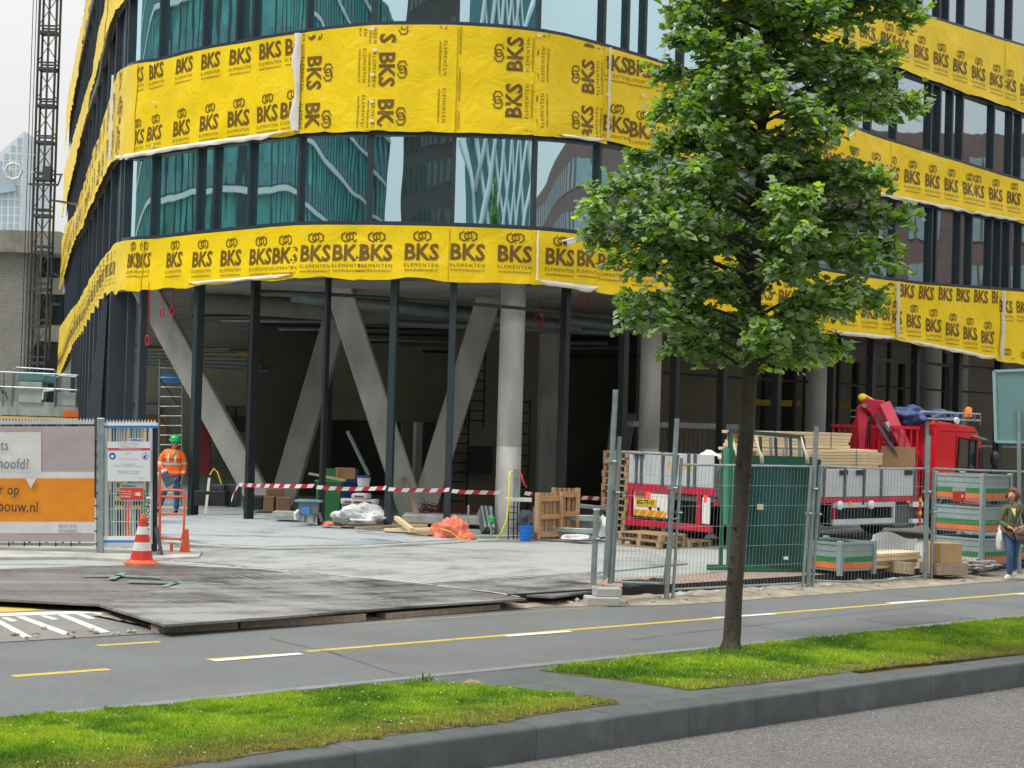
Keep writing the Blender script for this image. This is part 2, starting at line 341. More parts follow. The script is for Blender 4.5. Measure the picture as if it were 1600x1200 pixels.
# steel road plates, each its own thing
def tyre_mat(name, dark, light, cx, cy, fac=.5, tread=.35):
    """dusty plate with broad arcs left by turning lorries"""
    m = M(name, dark, .55, 0, .1, 1, coord='World'); t, b = nodes(m); N = t.nodes.new; L = t.links.new
    def mth(op, a, b_=None, c_=None):
        n = N('ShaderNodeMath'); n.operation = op
        for i, v in enumerate((a, b_, c_)):
            if v is None: continue
            if isinstance(v, (int, float)): n.inputs[i].default_value = v
            else: L(v, n.inputs[i])
        return n.outputs[0]
    g = N('ShaderNodeNewGeometry'); sp = N('ShaderNodeSeparateXYZ'); L(g.outputs['Position'], sp.inputs[0])
    def arcs(cx, cy, sc, w_):
        dx = mth('SUBTRACT', sp.outputs[0], cx); dy = mth('SUBTRACT', sp.outputs[1], cy); r = mth('SQRT', mth('ADD', mth('MULTIPLY', dx, dx), mth('MULTIPLY', dy, dy))); an = mth('ARCTAN2', dy, dx)
        cb = N('ShaderNodeCombineXYZ'); L(mth('MULTIPLY', r, sc), cb.inputs[0]); L(mth('MULTIPLY', an, w_), cb.inputs[1])
        nz = N('ShaderNodeTexNoise'); nz.inputs['Scale'].default_value = 1; nz.inputs['Detail'].default_value = 5; nz.inputs['Roughness'].default_value = .6; nz.inputs['Distortion'].default_value = .35; L(cb.outputs[0], nz.inputs[0]); return nz.outputs[0], r, an
    a1, r1, g1 = arcs(cx, cy, 2.2, 2.5); a2, r2, g2 = arcs(cx + 9, cy - 5, 1.7, 2.0)
    n2 = N('ShaderNodeTexNoise'); n2.inputs['Scale'].default_value = .45; n2.inputs['Detail'].default_value = 6; L(g.outputs['Position'], n2.inputs[0])
    n3 = N('ShaderNodeTexNoise'); n3.inputs['Scale'].default_value = 9; n3.inputs['Detail'].default_value = 7; L(g.outputs['Position'], n3.inputs[0])
    v = mth('ADD', mth('ADD', mth('MULTIPLY', a1, .55), mth('MULTIPLY', a2, .45)), mth('MULTIPLY_ADD', n2.outputs[0], .7, mth('MULTIPLY', n3.outputs[0], .26)))
    # fine tread ribs inside the darker arcs
    rib = mth('MULTIPLY', mth('SINE', mth('MULTIPLY', r2, 42.0)), mth('GREATER_THAN', mth('SINE', mth('MULTIPLY', r2, 2.6)), .72)); v = mth('MULTIPLY_ADD', rib, .13 * tread, v)
    mr = N('ShaderNodeMapRange'); mr.inputs[1].default_value = .76 + (.5 - fac) * .5; mr.inputs[2].default_value = 1.06 + (.5 - fac) * .5; L(v, mr.inputs[0])
    mm = N('ShaderNodeMix'); mm.data_type = 'RGBA'; L(b.inputs['Base Color'].links[0].from_socket, mm.inputs[6]); mm.inputs[7].default_value = (*light, 1); L(mr.outputs[0], mm.inputs[0]); L(mm.outputs[2], b.inputs['Base Color'])
    r2_ = N('ShaderNodeMapRange'); r2_.inputs[3].default_value = .45; r2_.inputs[4].default_value = .85; L(mr.outputs[0], r2_.inputs[0]); L(r2_.outputs[0], b.inputs['Roughness'])
    return m
TD = tyre_mat('dark rubber plate with dust', (.07, .063, .064), (.21, .205, .2), -8, 34, .36, 0)
TD2 = tyre_mat('dark plate with pale tracks', (.05, .048, .048), (.29, .29, .285), -8, 34, .38, .5)
TL = tyre_mat('dusty pale plate', (.15, .165, .16), (.36, .385, .37), -3, 30, .55, .8)
TB = tyre_mat('bluish worn plate', (.06, .068, .076), (.38, .42, .44), -6, 52, .6, 0)
GRP = 'road plates laid over the site entrance'
def plate(px, z, mat, label, thick=.03):
    top = []
    for q in px:
        x, y = q[:2]; zz = q[2] if len(q) > 2 else z; top.append(G(x, y, zz))
    mb = MB(); mb.prism(top, thick); return solo(mb, 'road_plate', mat, label, 'road plate', GRP)
plate([(-120, 930), (-120, 893), (120, 885), (250, 882), (420, 890), (500, 905), (330, 922), (170, 946), (155, 944)], .125, TD, 'wide dark road plate at the far left, in front of the printed fence banner')
plate([(155, 944.5), (330, 900), (480, 893), (660, 911.5), (822, 935), (640, 947), (450, 962), (258, 976)], .155, TD2, 'large dark road plate with curved tyre marks, its sharp corner nearest the cycle path')
plate([(648, 911), (925, 893), (948, 900), (938, 921), (865, 932), (765, 926)], .15, TD2, 'dark road plate beside the concrete fence block, with tyre tracks across it')
plate([(228, 872), (290, 846), (520, 846), (800, 843), (985, 855), (1075, 880), (935, 894), (655, 911), (480, 893), (330, 880)], .118, TL, 'pale dusty road plate in the middle of the site entrance')
plate([(238, 808, .2), (300, 805, .25), (398, 803, .27), (520, 824, .23), (630, 829, .2), (745, 841, .14), (560, 851, .13), (420, 853, .13), (330, 850, .13), (236, 833, .15)], .16, TB, 'bluish grey road plate bulging upward before the steel posts')
# green spray marks
for q in ([(130, 898.5), (190, 898), (250, 902), (250, 903.2), (190, 899.5), (130, 900)], [(166, 906), (192, 894), (199, 894.5), (182, 906)], [(200, 909), (280, 910), (350, 913), (350, 914), (280, 911.5), (200, 911)], [(250, 916), (280, 908), (284, 908.5), (260, 917)]):
    mark('green_spray_mark', [G(x, y, .162) for x, y in q], M('green spray paint', (.28, .6, .38), .8, 0, .25, 6, coord='World'), .164) if False else None
gp = M('green spray paint', (.22, .42, .3), .8, 0, .3, 6, coord='World', dirt=(.1, .1, .095), dirt_amt=1.2, ds=7)
for q in ([(130, 898.5), (190, 898), (250, 901), (250, 902.5), (190, 899.8), (130, 900)], [(168, 904), (190, 894), (198, 894.5), (180, 905)], [(200, 907), (280, 909), (350, 912), (350, 913), (280, 911), (200, 909)], [(252, 915), (280, 907), (284, 907.5), (262, 916)]):
    mb = MB(); mb.prism([G(x, y, .1585) for x, y in q], .002); struct(mb, 'spray_mark', gp)
# timber beams under the near plate
def beam(px0, px1, w_, h_, z0, mat, label, group, name='timber_beam'):
    p = G(px0[0], px0[1], z0); q = G(px1[0], px1[1], z0); d = (q - p).normalized(); n = Vector((-d.y, d.x, 0))
    mb = MB(); mb.bar(p + n * w_ / 2 + Vector((0, 0, h_ / 2)), q + n * w_ / 2 + Vector((0, 0, h_ / 2)), w_, h_); return solo(mb, name, mat, label, 'timber beam', group, bevel=.006)
GB = 'timber beams propping the road plate'
beam((248, 991), (372, 984), .22, .10, .0, MT['wood_grey'], 'short grey timber beam under the sharp plate corner', GB)
beam((376, 983), (572, 971), .22, .10, .0, MT['wood_grey'], 'long timber beam in the middle under the dark plate edge', GB)
beam((603, 968), (782, 953), .2, .08, .0, MT['wood_grey'], 'timber beam at the right end lying clear of the plate edge', GB)
beam((566, 960), (700, 948), .2, .06, .03, MT['wood'], 'thin brownish board pushed under the dark plate behind other beams', GB)
# concrete island under the left gate
mb = MB(); mb.prism([G(-200, 868, .0), G(150, 872, .0), G(215, 884, .0), G(312, 884, .0), G(312, 868, .0), G(160, 852, .0), G(-200, 845, .0)][::1], .001)
isl = [G(-250, 872, .16), G(120, 869, .16), G(200, 873, .16), G(311, 869, .16), G(316, 860, .16), G(240, 851, .16), G(-250, 846, .16)]
mb = MB(); mb.prism(isl, .16); struct(mb, 'concrete_island', MT['concrete'], bevel=.01)
mb = MB(); mb.prism([G(-250, 884, .10), G(60, 881, .10), G(160, 884, .10), G(330, 882, .10), G(330, 872, .10), G(-250, 872, .10)], .01); struct(mb, 'pale_footway', MT['site'])

# ---------------------------------------------------------------- grass
def inpoly(x, y, P):
    c = np.zeros(len(x), bool); j = len(P) - 1
    for i in range(len(P)):
        xi, yi = P[i]; xj, yj = P[j]
        c ^= ((yi > y) != (yj > y)) & (x < (xj - xi) * (y - yi) / (yj - yi + 1e-12) + xi); j = i
    return c
PL = [(-80, 1136), (0, 1126), (200, 1110), (330, 1097), (500, 1080), (640, 1068), (755, 1073), (850, 1082), (900, 1085), (968, 1097), (850, 1113), (800, 1122), (500, 1161), (250, 1198), (150, 1213), (-80, 1250)]
PR = [(843, 1045), (1000, 1028), (1120, 1015), (1350, 990), (1600, 965), (1800, 945), (1800, 995), (1600, 1019), (1400, 1038), (1185, 1066), (1075, 1076), (980, 1062), (900, 1053)]
def turf(px, name, label, seed, n):
    P = [G(x, y, .02) for x, y in px]; r = np.random.default_rng(seed)
    mb = MB(); mb.prism([Vector((p.x, p.y, .007)) for p in P], .03); struct(mb, 'turf_soil', MT['soil'])
    xs = [p.x for p in P]; ys = [p.y for p in P]
    x = r.uniform(min(xs), max(xs), n * 3); y = r.uniform(min(ys), max(ys), n * 3); jx = np.array([.09 * noise.noise(Vector((a * 3, c * 3, 1))) + .05 * noise.noise(Vector((a * 11, c * 11, 2))) for a, c in zip(x, y)]); k = inpoly(x + jx, y - jx, [(p.x, p.y) for p in P]); x = x[k][:n]; y = y[k][:n]; n = len(x)
    b = (x - RO.x) * RN.x + (y - RO.y) * RN.y
    # patchy: noise field
    nz = np.array([noise.noise(Vector((a * 1.1, c * 1.1, seed))) + .5 * noise.noise(Vector((a * 4, c * 4, seed))) for a, c in zip(x, y)])
    nf = np.array([noise.noise(Vector((a * 9, c * 9, seed + 5))) for a, c in zip(x, y)])
    dry = np.clip((-(b - KI) + .75) / .9, 0, 1)          # dry towards the kerb
    h = (.022 + .03 * r.random(n) + .035 * np.clip(nz, 0, 1) + .03 * np.clip(nf, 0, 1)) * (1 - .4 * dry)
    bare = np.array([noise.noise(Vector((a * 2.2, c * 2.2, seed + 9))) for a, c in zip(x, y)]); keep = r.random(n) > np.clip(dry * .5 * (nf < .1) + np.clip((bare - .33) * 6, 0, .93) * (.45 + .55 * (dry > .1)), 0, 1); x, y, h, nz, dry, nf = [q[keep] for q in (x, y, h, nz, dry, nf)]; n = len(x)
    an = r.uniform(0, 2 * np.pi, n); lean = r.uniform(.1, .8, n) * h; wd = r.uniform(.003, .007, n); la = r.uniform(0, 2 * np.pi, n)
    cx, sx = np.cos(an) * wd, np.sin(an) * wd; lx, ly = np.cos(la) * lean, np.sin(la) * lean
    V = np.empty((n, 5, 3)); z0 = np.full(n, .012)
    V[:, 0] = np.c_[x - cx, y - sx, z0]; V[:, 1] = np.c_[x + cx, y + sx, z0]
    V[:, 2] = np.c_[x + cx * .8 + lx * .4, y + sx * .8 + ly * .4, z0 + h * .6]; V[:, 3] = np.c_[x - cx * .8 + lx * .4, y - sx * .8 + ly * .4, z0 + h * .6]
    V[:, 4] = np.c_[x + lx, y + ly, z0 + h]
    me = bpy.data.meshes.new(name); nv = 5 * n
    me.vertices.add(nv); me.vertices.foreach_set('co', V.reshape(-1))
    idx = np.arange(n)[:, None] * 5; q = idx + np.array([[0, 1, 2, 3]]); t = idx + np.array([[3, 2, 4]])
    loops = np.concatenate([np.concatenate([q, t], 1)], 1).reshape(-1)
    me.loops.add(7 * n); me.loops.foreach_set('vertex_index', loops)
    me.polygons.add(2 * n); st = np.empty(2 * n, int); st[0::2] = np.arange(n) * 7; st[1::2] = np.arange(n) * 7 + 4
    me.polygons.foreach_set('loop_start', st)
    at_ = me.attributes.new('tone', 'FLOAT', 'POINT'); tone = np.clip(.52 + .95 * nz + .25 * nf + r.normal(0, .17, n), 0, 1); at_.data.foreach_set('value', np.repeat(tone, 5))
    ad = me.attributes.new('dry', 'FLOAT', 'POINT'); dd = np.clip(dry * r.uniform(.3, 1.3, n) + (r.random(n) > .93) * .8 + np.clip(nf - .35, 0, 1), 0, 1); ad.data.foreach_set('value', np.repeat(dd, 5))
    me.update(calc_edges=True); me.validate()
    me.materials.append(MT['grass']); o = bpy.data.objects.new(name, me); C.objects.link(o); tag(o, label, 'grass', None, 'stuff'); return o
m = M('grass blades', (.1, .2, .02), .5, 0, 0, spec=.3); t, b = nodes(m); N = t.nodes.new; L = t.links.new; MT['grass'] = m
a1 = N('ShaderNodeAttribute'); a1.attribute_name = 'tone'; a2 = N('ShaderNodeAttribute'); a2.attribute_name = 'dry'
rp = N('ShaderNodeValToRGB'); rp.color_ramp.elements[0].color = (.085, .24, .014, 1); rp.color_ramp.elements[1].color = (.44, .62, .035, 1); e = rp.color_ramp.elements.new(.5); e.color = (.23, .44, .02, 1); L(a1.outputs['Fac'], rp.inputs[0])
mm = N('ShaderNodeMix'); mm.data_type = 'RGBA'; L(a2.outputs['Fac'], mm.inputs[0]); L(rp.outputs[0], mm.inputs[6]); mm.inputs[7].default_value = (.42, .33, .12, 1); L(mm.outputs[2], b.inputs['Base Color'])
tr = N('ShaderNodeBsdfTranslucent'); L(mm.outputs[2], tr.inputs[0]); ms = N('ShaderNodeMixShader'); ms.inputs[0].default_value = .35; L(b.outputs[0], ms.inputs[1]); L(tr.outputs[0], ms.inputs[2]); L(ms.outputs[0], t.nodes['Material Output'].inputs[0])
# small white flowers and seed heads
turf(PL, 'grass', 'left patch of bright grass beside the tall kerb', 3, 150000)
turf(PR, 'grass', 'right patch of grass around the foot of the tree', 4, 150000)

# lighter edging along the verge, cracks and patches in the cycle path
mb = MB(); mb.prism(strip(-80, 160, GE + .02, GE + .17, .004), .0035); struct(mb, 'path_edging', M('pale edging', (.2, .21, .2), .8, 0, .15, 2, coord='World'))
mb = MB(); rc = random.Random(8)
for (a, b_, da, db, n) in ((-3.2, -2.0, .05, .42, 10), (3.4, -1.9, .12, .34, 10), (9.5, -2.1, -.05, .36, 9), (1.0, -1.2, .55, .03, 14), (12, .3, .6, -.04, 16)):
    p = [a, b_]; pts = [tuple(p)]
    for k in range(n): p = [p[0] + da + rc.gauss(0, .06), p[1] + db + rc.gauss(0, .04)]; pts.append(tuple(p))
    pts = [q for q in pts if GE < q[1] < 1.2]
    for q, r_ in zip(pts, pts[1:]):
        w_ = rc.uniform(.004, .009); mb.add([ab(q[0] - w_, q[1] - w_, .0115), ab(r_[0] - w_, r_[1] - w_, .0115), ab(r_[0] + w_, r_[1] + w_, .0115), ab(q[0] + w_, q[1] + w_, .0115)], [(0, 1, 2, 3)])
struct(mb, 'asphalt_cracks', M('crack filler', (.035, .036, .036), .9, 0, .1, 5), fix=False)
mb = MB(); mb.prism([ab(5.6, -2.0, .0035), ab(7.4, -1.98, .0035), ab(7.35, -1.1, .0035), ab(5.65, -1.15, .0035)], .003); struct(mb, 'asphalt_patch', asphalt('darker asphalt patch', (.12, .128, .128), .2, 100, (.15, .15, .15), .2))
mb = MB(); rc = np.random.default_rng(12)
for k in range(900):
    a = rc.uniform(-9, 24); b_ = rc.uniform(KI + .05, GE - .05); p = ab(a, b_, .03 + .05 * rc.random())
    if inpoly(np.array([p.x]), np.array([p.y]), [(q.x, q.y) for q in [G(x, y, .02) for x, y in PL]])[0] or inpoly(np.array([p.x]), np.array([p.y]), [(q.x, q.y) for q in [G(x, y, .02) for x, y in PR]])[0]:
        r = rc.uniform(.004, .011); mb.add([p + Vector((r, 0, 0)), p + Vector((0, r, 0)), p + Vector((-r, 0, 0)), p + Vector((0, -r, 0)), p + Vector((0, 0, r)), p - Vector((0, 0, r))], [(0, 1, 4), (1, 2, 4), (2, 3, 4), (3, 0, 4), (1, 0, 5), (2, 1, 5), (3, 2, 5), (0, 3, 5)])
tag(mb.build('clover_flowers', M('tiny pale flowers', (.6, .58, .5), .8, 0, .3, 9), None), 'tiny pale clover flowers scattered in the grass', 'flowers', None, 'stuff')

def dust(px, z=.163, wd=.05):
    mb = MB(); r = random.Random(len(px) * 7 + int(px[0][0])); pts = []
    for (a, b_) in zip(px, px[1:]):
        n = max(3, int(math.hypot(b_[0] - a[0], b_[1] - a[1]) / 9))
        for k in range(n): pts.append(G(a[0] + (b_[0] - a[0]) * k / n, a[1] + (b_[1] - a[1]) * k / n, z))
    for i in range(len(pts) - 1):
        if r.random() < .12: continue
        d = (pts[i + 1] - pts[i]).normalized(); n_ = Vector((-d.y, d.x, 0)); w0, w1 = [wd * (.4 + .8 * abs(noise.noise(pts[i + k] * 1.7))) for k in (0, 1)]
        mb.add([pts[i] - n_ * w0, pts[i + 1] - n_ * w1, pts[i + 1] + n_ * w1, pts[i] + n_ * w0], [(0, 1, 2, 3)])
    struct(mb, 'dust_line', MT['dustm'], fix=False)
MT['dustm'] = M('pale site dust', (.5, .49, .45), .95, 0, .2, 9, coord='World')
dust([(225, 872), (330, 882), (500, 896), (655, 911), (770, 925), (822, 934)], .16, .06); dust([(655, 911), (800, 903), (925, 893)], .155, .04); dust([(236, 836), (300, 850), (430, 855), (560, 853), (745, 843), (800, 842)], .165, .09)
dust([(250, 852), (480, 868), (655, 882), (790, 886)], .125, .03); dust([(430, 885), (640, 868), (800, 855)], .125, .025)
# ================================================================ OFFICE BUILDING with the rounded corner
PLAN = [(96, 450, 96), (105, 440, 81), (118, 400, 66), (140, 380, 54.5), (165, 380, 48), (185, 380, 44.8), (205, 380, 43.0), (240, 375, 41.9), (300, 370, 40.5), (380, 360, 39.2), (470, 355, 38.0), (600, 352, 37.4), (740, 352, 37.2), (850, 358, 37.5), (940, 370, 38.4)]
pp = []
for (px, py, Y) in PLAN: p = at(px, py, Y); pp.append((p.x, p.y))
p = Vector(pp[-1]); dr = Vector((.675, .738)); dr.normalize()
q = p.copy(); ang = math.atan2(.55, .84)
for i, (st_, an) in enumerate([(1.4, 35), (1.4, 40), (1.6, 43)] + [(2.5, 45)] * 13):
    q = q + Vector((math.cos(R(an)), math.sin(R(an)))) * st_; pp.append((q.x, q.y))
# Catmull-Rom, dense
dense = []
for i in range(len(pp) - 1):
    a, b_, c_, d_ = [Vector(pp[max(0, min(len(pp) - 1, i + k))]) for k in (-1, 0, 1, 2)]
    for k in range(12):
        t = k / 12; dense.append(.5 * ((2 * b_) + (c_ - a) * t + (2 * a - 5 * b_ + 4 * c_ - d_) * t * t + (3 * b_ - a - 3 * c_ + d_) * t ** 3))
dense.append(Vector(pp[-1])); D_ = np.array([[v.x, v.y] for v in dense])
S_ = np.concatenate([[0], np.cumsum(np.hypot(*(D_[1:] - D_[:-1]).T))]); SMAX = S_[-1]
def PS(s): return Vector((np.interp(s, S_, D_[:, 0]), np.interp(s, S_, D_[:, 1])))
def TS(s): t = PS(min(SMAX, s + .4)) - PS(max(0, s - .4)); return t.normalized()
def NS(s): t = TS(s); return Vector((t.y, -t.x))
def W(s, z, off=0.0): p = PS(s); n = NS(s); return Vector((p.x + n.x * off, p.y + n.y * off, z))
SG = np.linspace(0, SMAX, 1600); PG = [PS(s) for s in SG]; 
def hit(px, py):
    """where the sight line through a pixel meets the facade: (s, z)"""
    d = ray(px, py); lo = 1e9; best = None
    cr = [p.x * d.y - p.y * d.x for p in PG]
    for i in range(len(SG) - 1):
        if cr[i] <= 0 < cr[i + 1]:
            t = -cr[i] / (cr[i + 1] - cr[i]); s = SG[i] + t * (SG[i + 1] - SG[i]); P_ = PS(s)
            if P_.y < lo: lo = P_.y; best = (s, HC + d.z * P_.y / d.y)
    if best is None: best = (0 if px < 500 else SMAX, HC + d.z * 60 / d.y)
    return best
def line(pts, lo=None, hi=None):
    h = sorted(hit(*p) for p in pts); s = [q[0] for q in h]; z = [q[1] for q in h]
    return lambda x: float(np.interp(x, s, z))
B3b = line([(97, 581), (134, 519), (169, 459), (225, 451), (300, 444), (470, 431), (700, 436), (835, 440), (940, 452), (1300, 519), (1395, 528), (1553, 560), (1600, 568)])
B3t = line([(97, 509), (125, 473), (137, 450), (156, 417), (184, 381), (250, 374), (300, 368), (470, 353), (700, 355), (835, 361), (940, 371), (1300, 427), (1431, 445), (1600, 457)])
B2b = line([(100, 440), (116, 385), (134, 353), (156, 300), (175, 259), (184, 248), (216, 242), (300, 228), (470, 207), (580, 204), (700, 205), (840, 211), (940, 220), (1009, 232), (1389, 307), (1600, 347)])
B2t = line([(104, 352), (119, 337), (137, 281), (156, 219), (175, 156), (187, 115), (250, 97), (312, 81), (390, 67), (469, 55), (581, 41), (712, 41), (844, 52), (945, 75), (1050, 107), (1403, 227), (1600, 286)])
B1b = line([(104, 320), (120, 262), (137, 190), (150, 134), (162, 94), (175, 37), (1412, 110), (1600, 176)])
B1t = line([(105, 255), (125, 190), (147, 118), (156, 62), (172, -10), (1431, 23), (1600, 75)])
B0b = lambda s: B1b(s) + 3.75
B0t = lambda s: B1t(s) + 3.7
BANDS = [(B3b, B3t), (B2b, B2t), (B1b, B1t), (B0b, B0t)]
FZ = .15
bl = thing('office_building', (PS(SMAX * .5).x, PS(SMAX * .5).y + 4, 0), 'unfinished office block with a rounded corner wrapped in bands of yellow printed foil', 'building')
S_L = hit(188, 380)[0]          # where the left flank begins
# --- glass
def glass_mat(name, base, refl, tint, bumps=.012, rough=.015, sc=.5, stretch=(1, 1, .35)):
    m = bpy.data.materials.new(name); m.use_nodes = True; t = m.node_tree; b = t.nodes['Principled BSDF']; N = t.nodes.new; L = t.links.new
    b.inputs['Base Color'].default_value = (*base, 1); b.inputs['Roughness'].default_value = .3; b.inputs['Specular IOR Level'].default_value = .2
    gl = N('ShaderNodeBsdfGlossy'); gl.inputs['Color'].default_value = (*tint, 1); gl.inputs['Roughness'].default_value = rough
    fr = N('ShaderNodeLayerWeight'); fr.inputs[0].default_value = .35; mr = N('ShaderNodeMapRange'); mr.inputs[3].default_value = refl; mr.inputs[4].default_value = .95; L(fr.outputs['Facing'], mr.inputs[0])
    ms = N('ShaderNodeMixShader'); L(mr.outputs[0], ms.inputs[0]); L(b.outputs[0], ms.inputs[1]); L(gl.outputs[0], ms.inputs[2]); L(ms.outputs[0], t.nodes['Material Output'].inputs[0])
    g = N('ShaderNodeNewGeometry'); mp = N('ShaderNodeMapping'); mp.inputs['Scale'].default_value = stretch; L(g.outputs['Position'], mp.inputs[0])
    nz = N('ShaderNodeTexNoise'); nz.inputs['Scale'].default_value = sc; nz.inputs['Detail'].default_value = 1; L(mp.outputs[0], nz.inputs[0])
    bp = N('ShaderNodeBump'); bp.inputs['Strength'].default_value = 1; bp.inputs['Distance'].default_value = bumps; L(nz.outputs[0], bp.inputs['Height']); L(bp.outputs[0], gl.inputs['Normal'])
    return m
MT['glass'] = glass_mat('coated teal window glass', (.02, .08, .09), .68, (.68, .92, 1.0), .006, sc=1.3)
MT['glass_r'] = glass_mat('dark coated window glass', (.015, .03, .035), .5, (.62, .74, .8), .006, sc=1.2)
def solve(pxs, y): return [hit(px, y(px) if callable(y) else y)[0] for px in pxs]
yr1 = lambda px: np.interp(px, [190, 470, 700, 940, 1400, 1600], [310, 280, 280, 300, 370, 400])
yr2 = lambda px: np.interp(px, [190, 470, 700, 1000, 1400, 1600], [60, 25, 20, 40, 180, 230])
row1 = solve([194, 237, 308, 334, 389, 467, 576, 708, 836, 937, 1012, 1062, 1100, 1150, 1205, 1260, 1310, 1355, 1399, 1456, 1463, 1500, 1518, 1549, 1563, 1577, 1595], yr1)
row2 = solve([201, 250, 318, 370, 395, 480, 583, 715, 843, 945, 982, 1009, 1068, 1120, 1170, 1225, 1280, 1320, 1361, 1401, 1455, 1469, 1488, 1504, 1553, 1581, 1595], yr2)
row3 = solve([1330, 1400, 1440, 1469, 1482, 1506, 1553, 1581], lambda px: np.interp(px, [1330, 1600], [-10, 30])); 
ext = [row1[-1] + 1.2 * k for k in range(1, 9)]
row1 += ext; row2 += ext; row3 += ext
def storey(row, zb, zt, wide=()):
    for i in range(len(row) - 1):
        s0, s1 = row[i] + .035, row[i + 1] - .035
        if s1 - s0 < .05: continue
        n = max(1, int((s1 - s0) / .25)); sa = .5 * (s0 + s1)
        mb = MB(); mb.grid(lambda u, v: W(s0 + (s1 - s0) * u, zb(s0 + (s1 - s0) * u) + .09 + v * (zt(s0 + (s1 - s0) * u) - zb(s0 + (s1 - s0) * u) - .18), -.11), n, 1)
        mb.build('window_pane', MT['glass'] if PS(sa).x < 4.5 else MT['glass_r'], bl, smooth=True)
    for s in row:
        mb = MB(); p0 = W(s, zb(s) + .06, -.07); p1 = W(s, zt(s) - .06, -.07); t = TS(s)
        mb.bar(p0, p1, .075, .16, up=(t.y, -t.x, 0)) if False else mb.box((p0 + p1) / 2, (.075, .16, p1.z - p0.z), rz=math.atan2(t.y, t.x)); mb.build('mullion', MT['frame'], bl)
def rail(name, s0, s1, zf, h, d, off, mat, step=.5):
    n = max(1, int((s1 - s0) / step)); mb = MB(); o = 0
    for i in range(n + 1):
        s = s0 + (s1 - s0) * i / n; z = zf(s); mb.v += [tuple(W(s, z, off)), tuple(W(s, z, off - d)), tuple(W(s, z + h, off - d)), tuple(W(s, z + h, off))]
    for i in range(n):
        for k in range(4): mb.f.append((i * 4 + k, i * 4 + (k + 1) % 4, i * 4 + 4 + (k + 1) % 4, i * 4 + 4 + k)); mb.m.append(0)
    mb.f += [(0, 1, 2, 3), (n * 4, n * 4 + 3, n * 4 + 2, n * 4 + 1)]; mb.m += [0, 0]
    return mb.build(name, mat, bl)
rows = [(row1, B3t, B2b), (row2, B2t, B1b), (row3, B1t, B0b)]
for (row, zb, zt) in rows:
    storey(row, zb, zt); e = min(SMAX, row[-1]); s0 = row[0]
    rail('window_sill', s0, e, zb, .10, .2, .03, MT['frame']); rail('window_head', s0, e, lambda s: zt(s) - .10, .10, .2, .01, MT['frame'])
# curved corner pane left of the first mullion + slate fins along the flank
for (row, zb, zt) in rows[:2] + [(row2, B1t, B0b)]:
    s1 = row[0] - .03; s0 = S_L - .9
    mb = MB(); mb.grid(lambda u, v: W(s0 + (s1 - s0) * u, zb(s0) + .05 + v * (zt(s0) - zb(s0) - .1), -.11), 4, 1); mb.build('corner_pane', MT['glass'], bl, smooth=True)
rng2 = np.random.default_rng(3)
for k in range(20):
    s = S_L - .7 - k * 2.3
    if s < .3: break
    for (zb, zt) in ((B3t, B2b), (B2t, B1b), (B1t, B0b)):
        a, b_ = zb(s), zt(s); t = TS(s); mb = MB(); mb.box(W(s, (a + b_) / 2, -.14), (.09, .2, b_ - a - .02), rz=math.atan2(t.y, t.x)); mb.build('slate_fin', MT['slate'], bl)
rail('flank_back_wall', .2, S_L - .8, lambda s: B3t(s), 12.0, .1, -.2, MT['slate'])
# spandrel concrete behind the foil
for (zb, zt) in BANDS: 
    mbz = lambda s: zb(s) + .04
    n = 120; mb = MB()
    mb.grid(lambda u, v: W(.1 + (SMAX - .2) * u, zb(.1 + (SMAX - .2) * u) + .05 + v * (zt(.1 + (SMAX - .2) * u) - zb(.1 + (SMAX - .2) * u) - .08), -.13), n, 1); mb.build('spandrel', MT['concrete_dark'], bl)
# floor plates (block light behind the glass)
def plate_poly(z, off): 
    ss = np.linspace(.3, SMAX - .3, 60); pts = [W(s, z, off) for s in ss]; return pts
for z, th in ((6.2, .55), (9.6, .5), (13.2, .5), (17, .5)):
    pts = plate_poly(z, -.6); mb = MB(); mb.prism(pts[::-1], th); mb.build('floor_slab', MT['concrete_dark'], bl, fix=True)
mb = MB(); pts = plate_poly(20.6, -.3); mb.prism(pts[::-1], .4); mb.build('roof_slab', MT['concrete_dark'], bl)

# --- yellow foil sheets with print
m = M('yellow building foil', (.88, .62, .003), .42, 0, .07, 1.2, 0, spec=.4, coord='World', dirt=(.8, .57, .003), dirt_amt=.3, ds=2); t, b = nodes(m); N = t.nodes.new; L = t.links.new
g = N('ShaderNodeNewGeometry'); n1 = N('ShaderNodeTexNoise'); n1.inputs['Scale'].default_value = 1.5; n1.inputs['Detail'].default_value = 5; n1.inputs['Distortion'].default_value = 1.2; n1.inputs['Roughness'].default_value = .55; L(g.outputs['Position'], n1.inputs[0])
bp = N('ShaderNodeBump'); bp.inputs['Strength'].default_value = .5; bp.inputs['Distance'].default_value = .07; L(n1.outputs[0], bp.inputs['Height'])
n2 = N('ShaderNodeTexNoise'); n2.inputs['Scale'].default_value = 9; L(g.outputs['Position'], n2.inputs[0]); bp2 = N('ShaderNodeBump'); bp2.inputs['Strength'].default_value = .3; bp2.inputs['Distance'].default_value = .015; L(n2.outputs[0], bp2.inputs['Height']); L(bp.outputs[0], bp2.inputs['Normal']); L(bp2.outputs[0], b.inputs['Normal'])
MT['foil'] = m
MT['foil_back'] = M('white foil lining', (.72, .69, .62), .6, 0, .1, 2, .3, 12)
MT['ink'] = M('brown print ink', (.16, .085, .006), .5, 0, .12, 6, coord='World')
_tc = {}
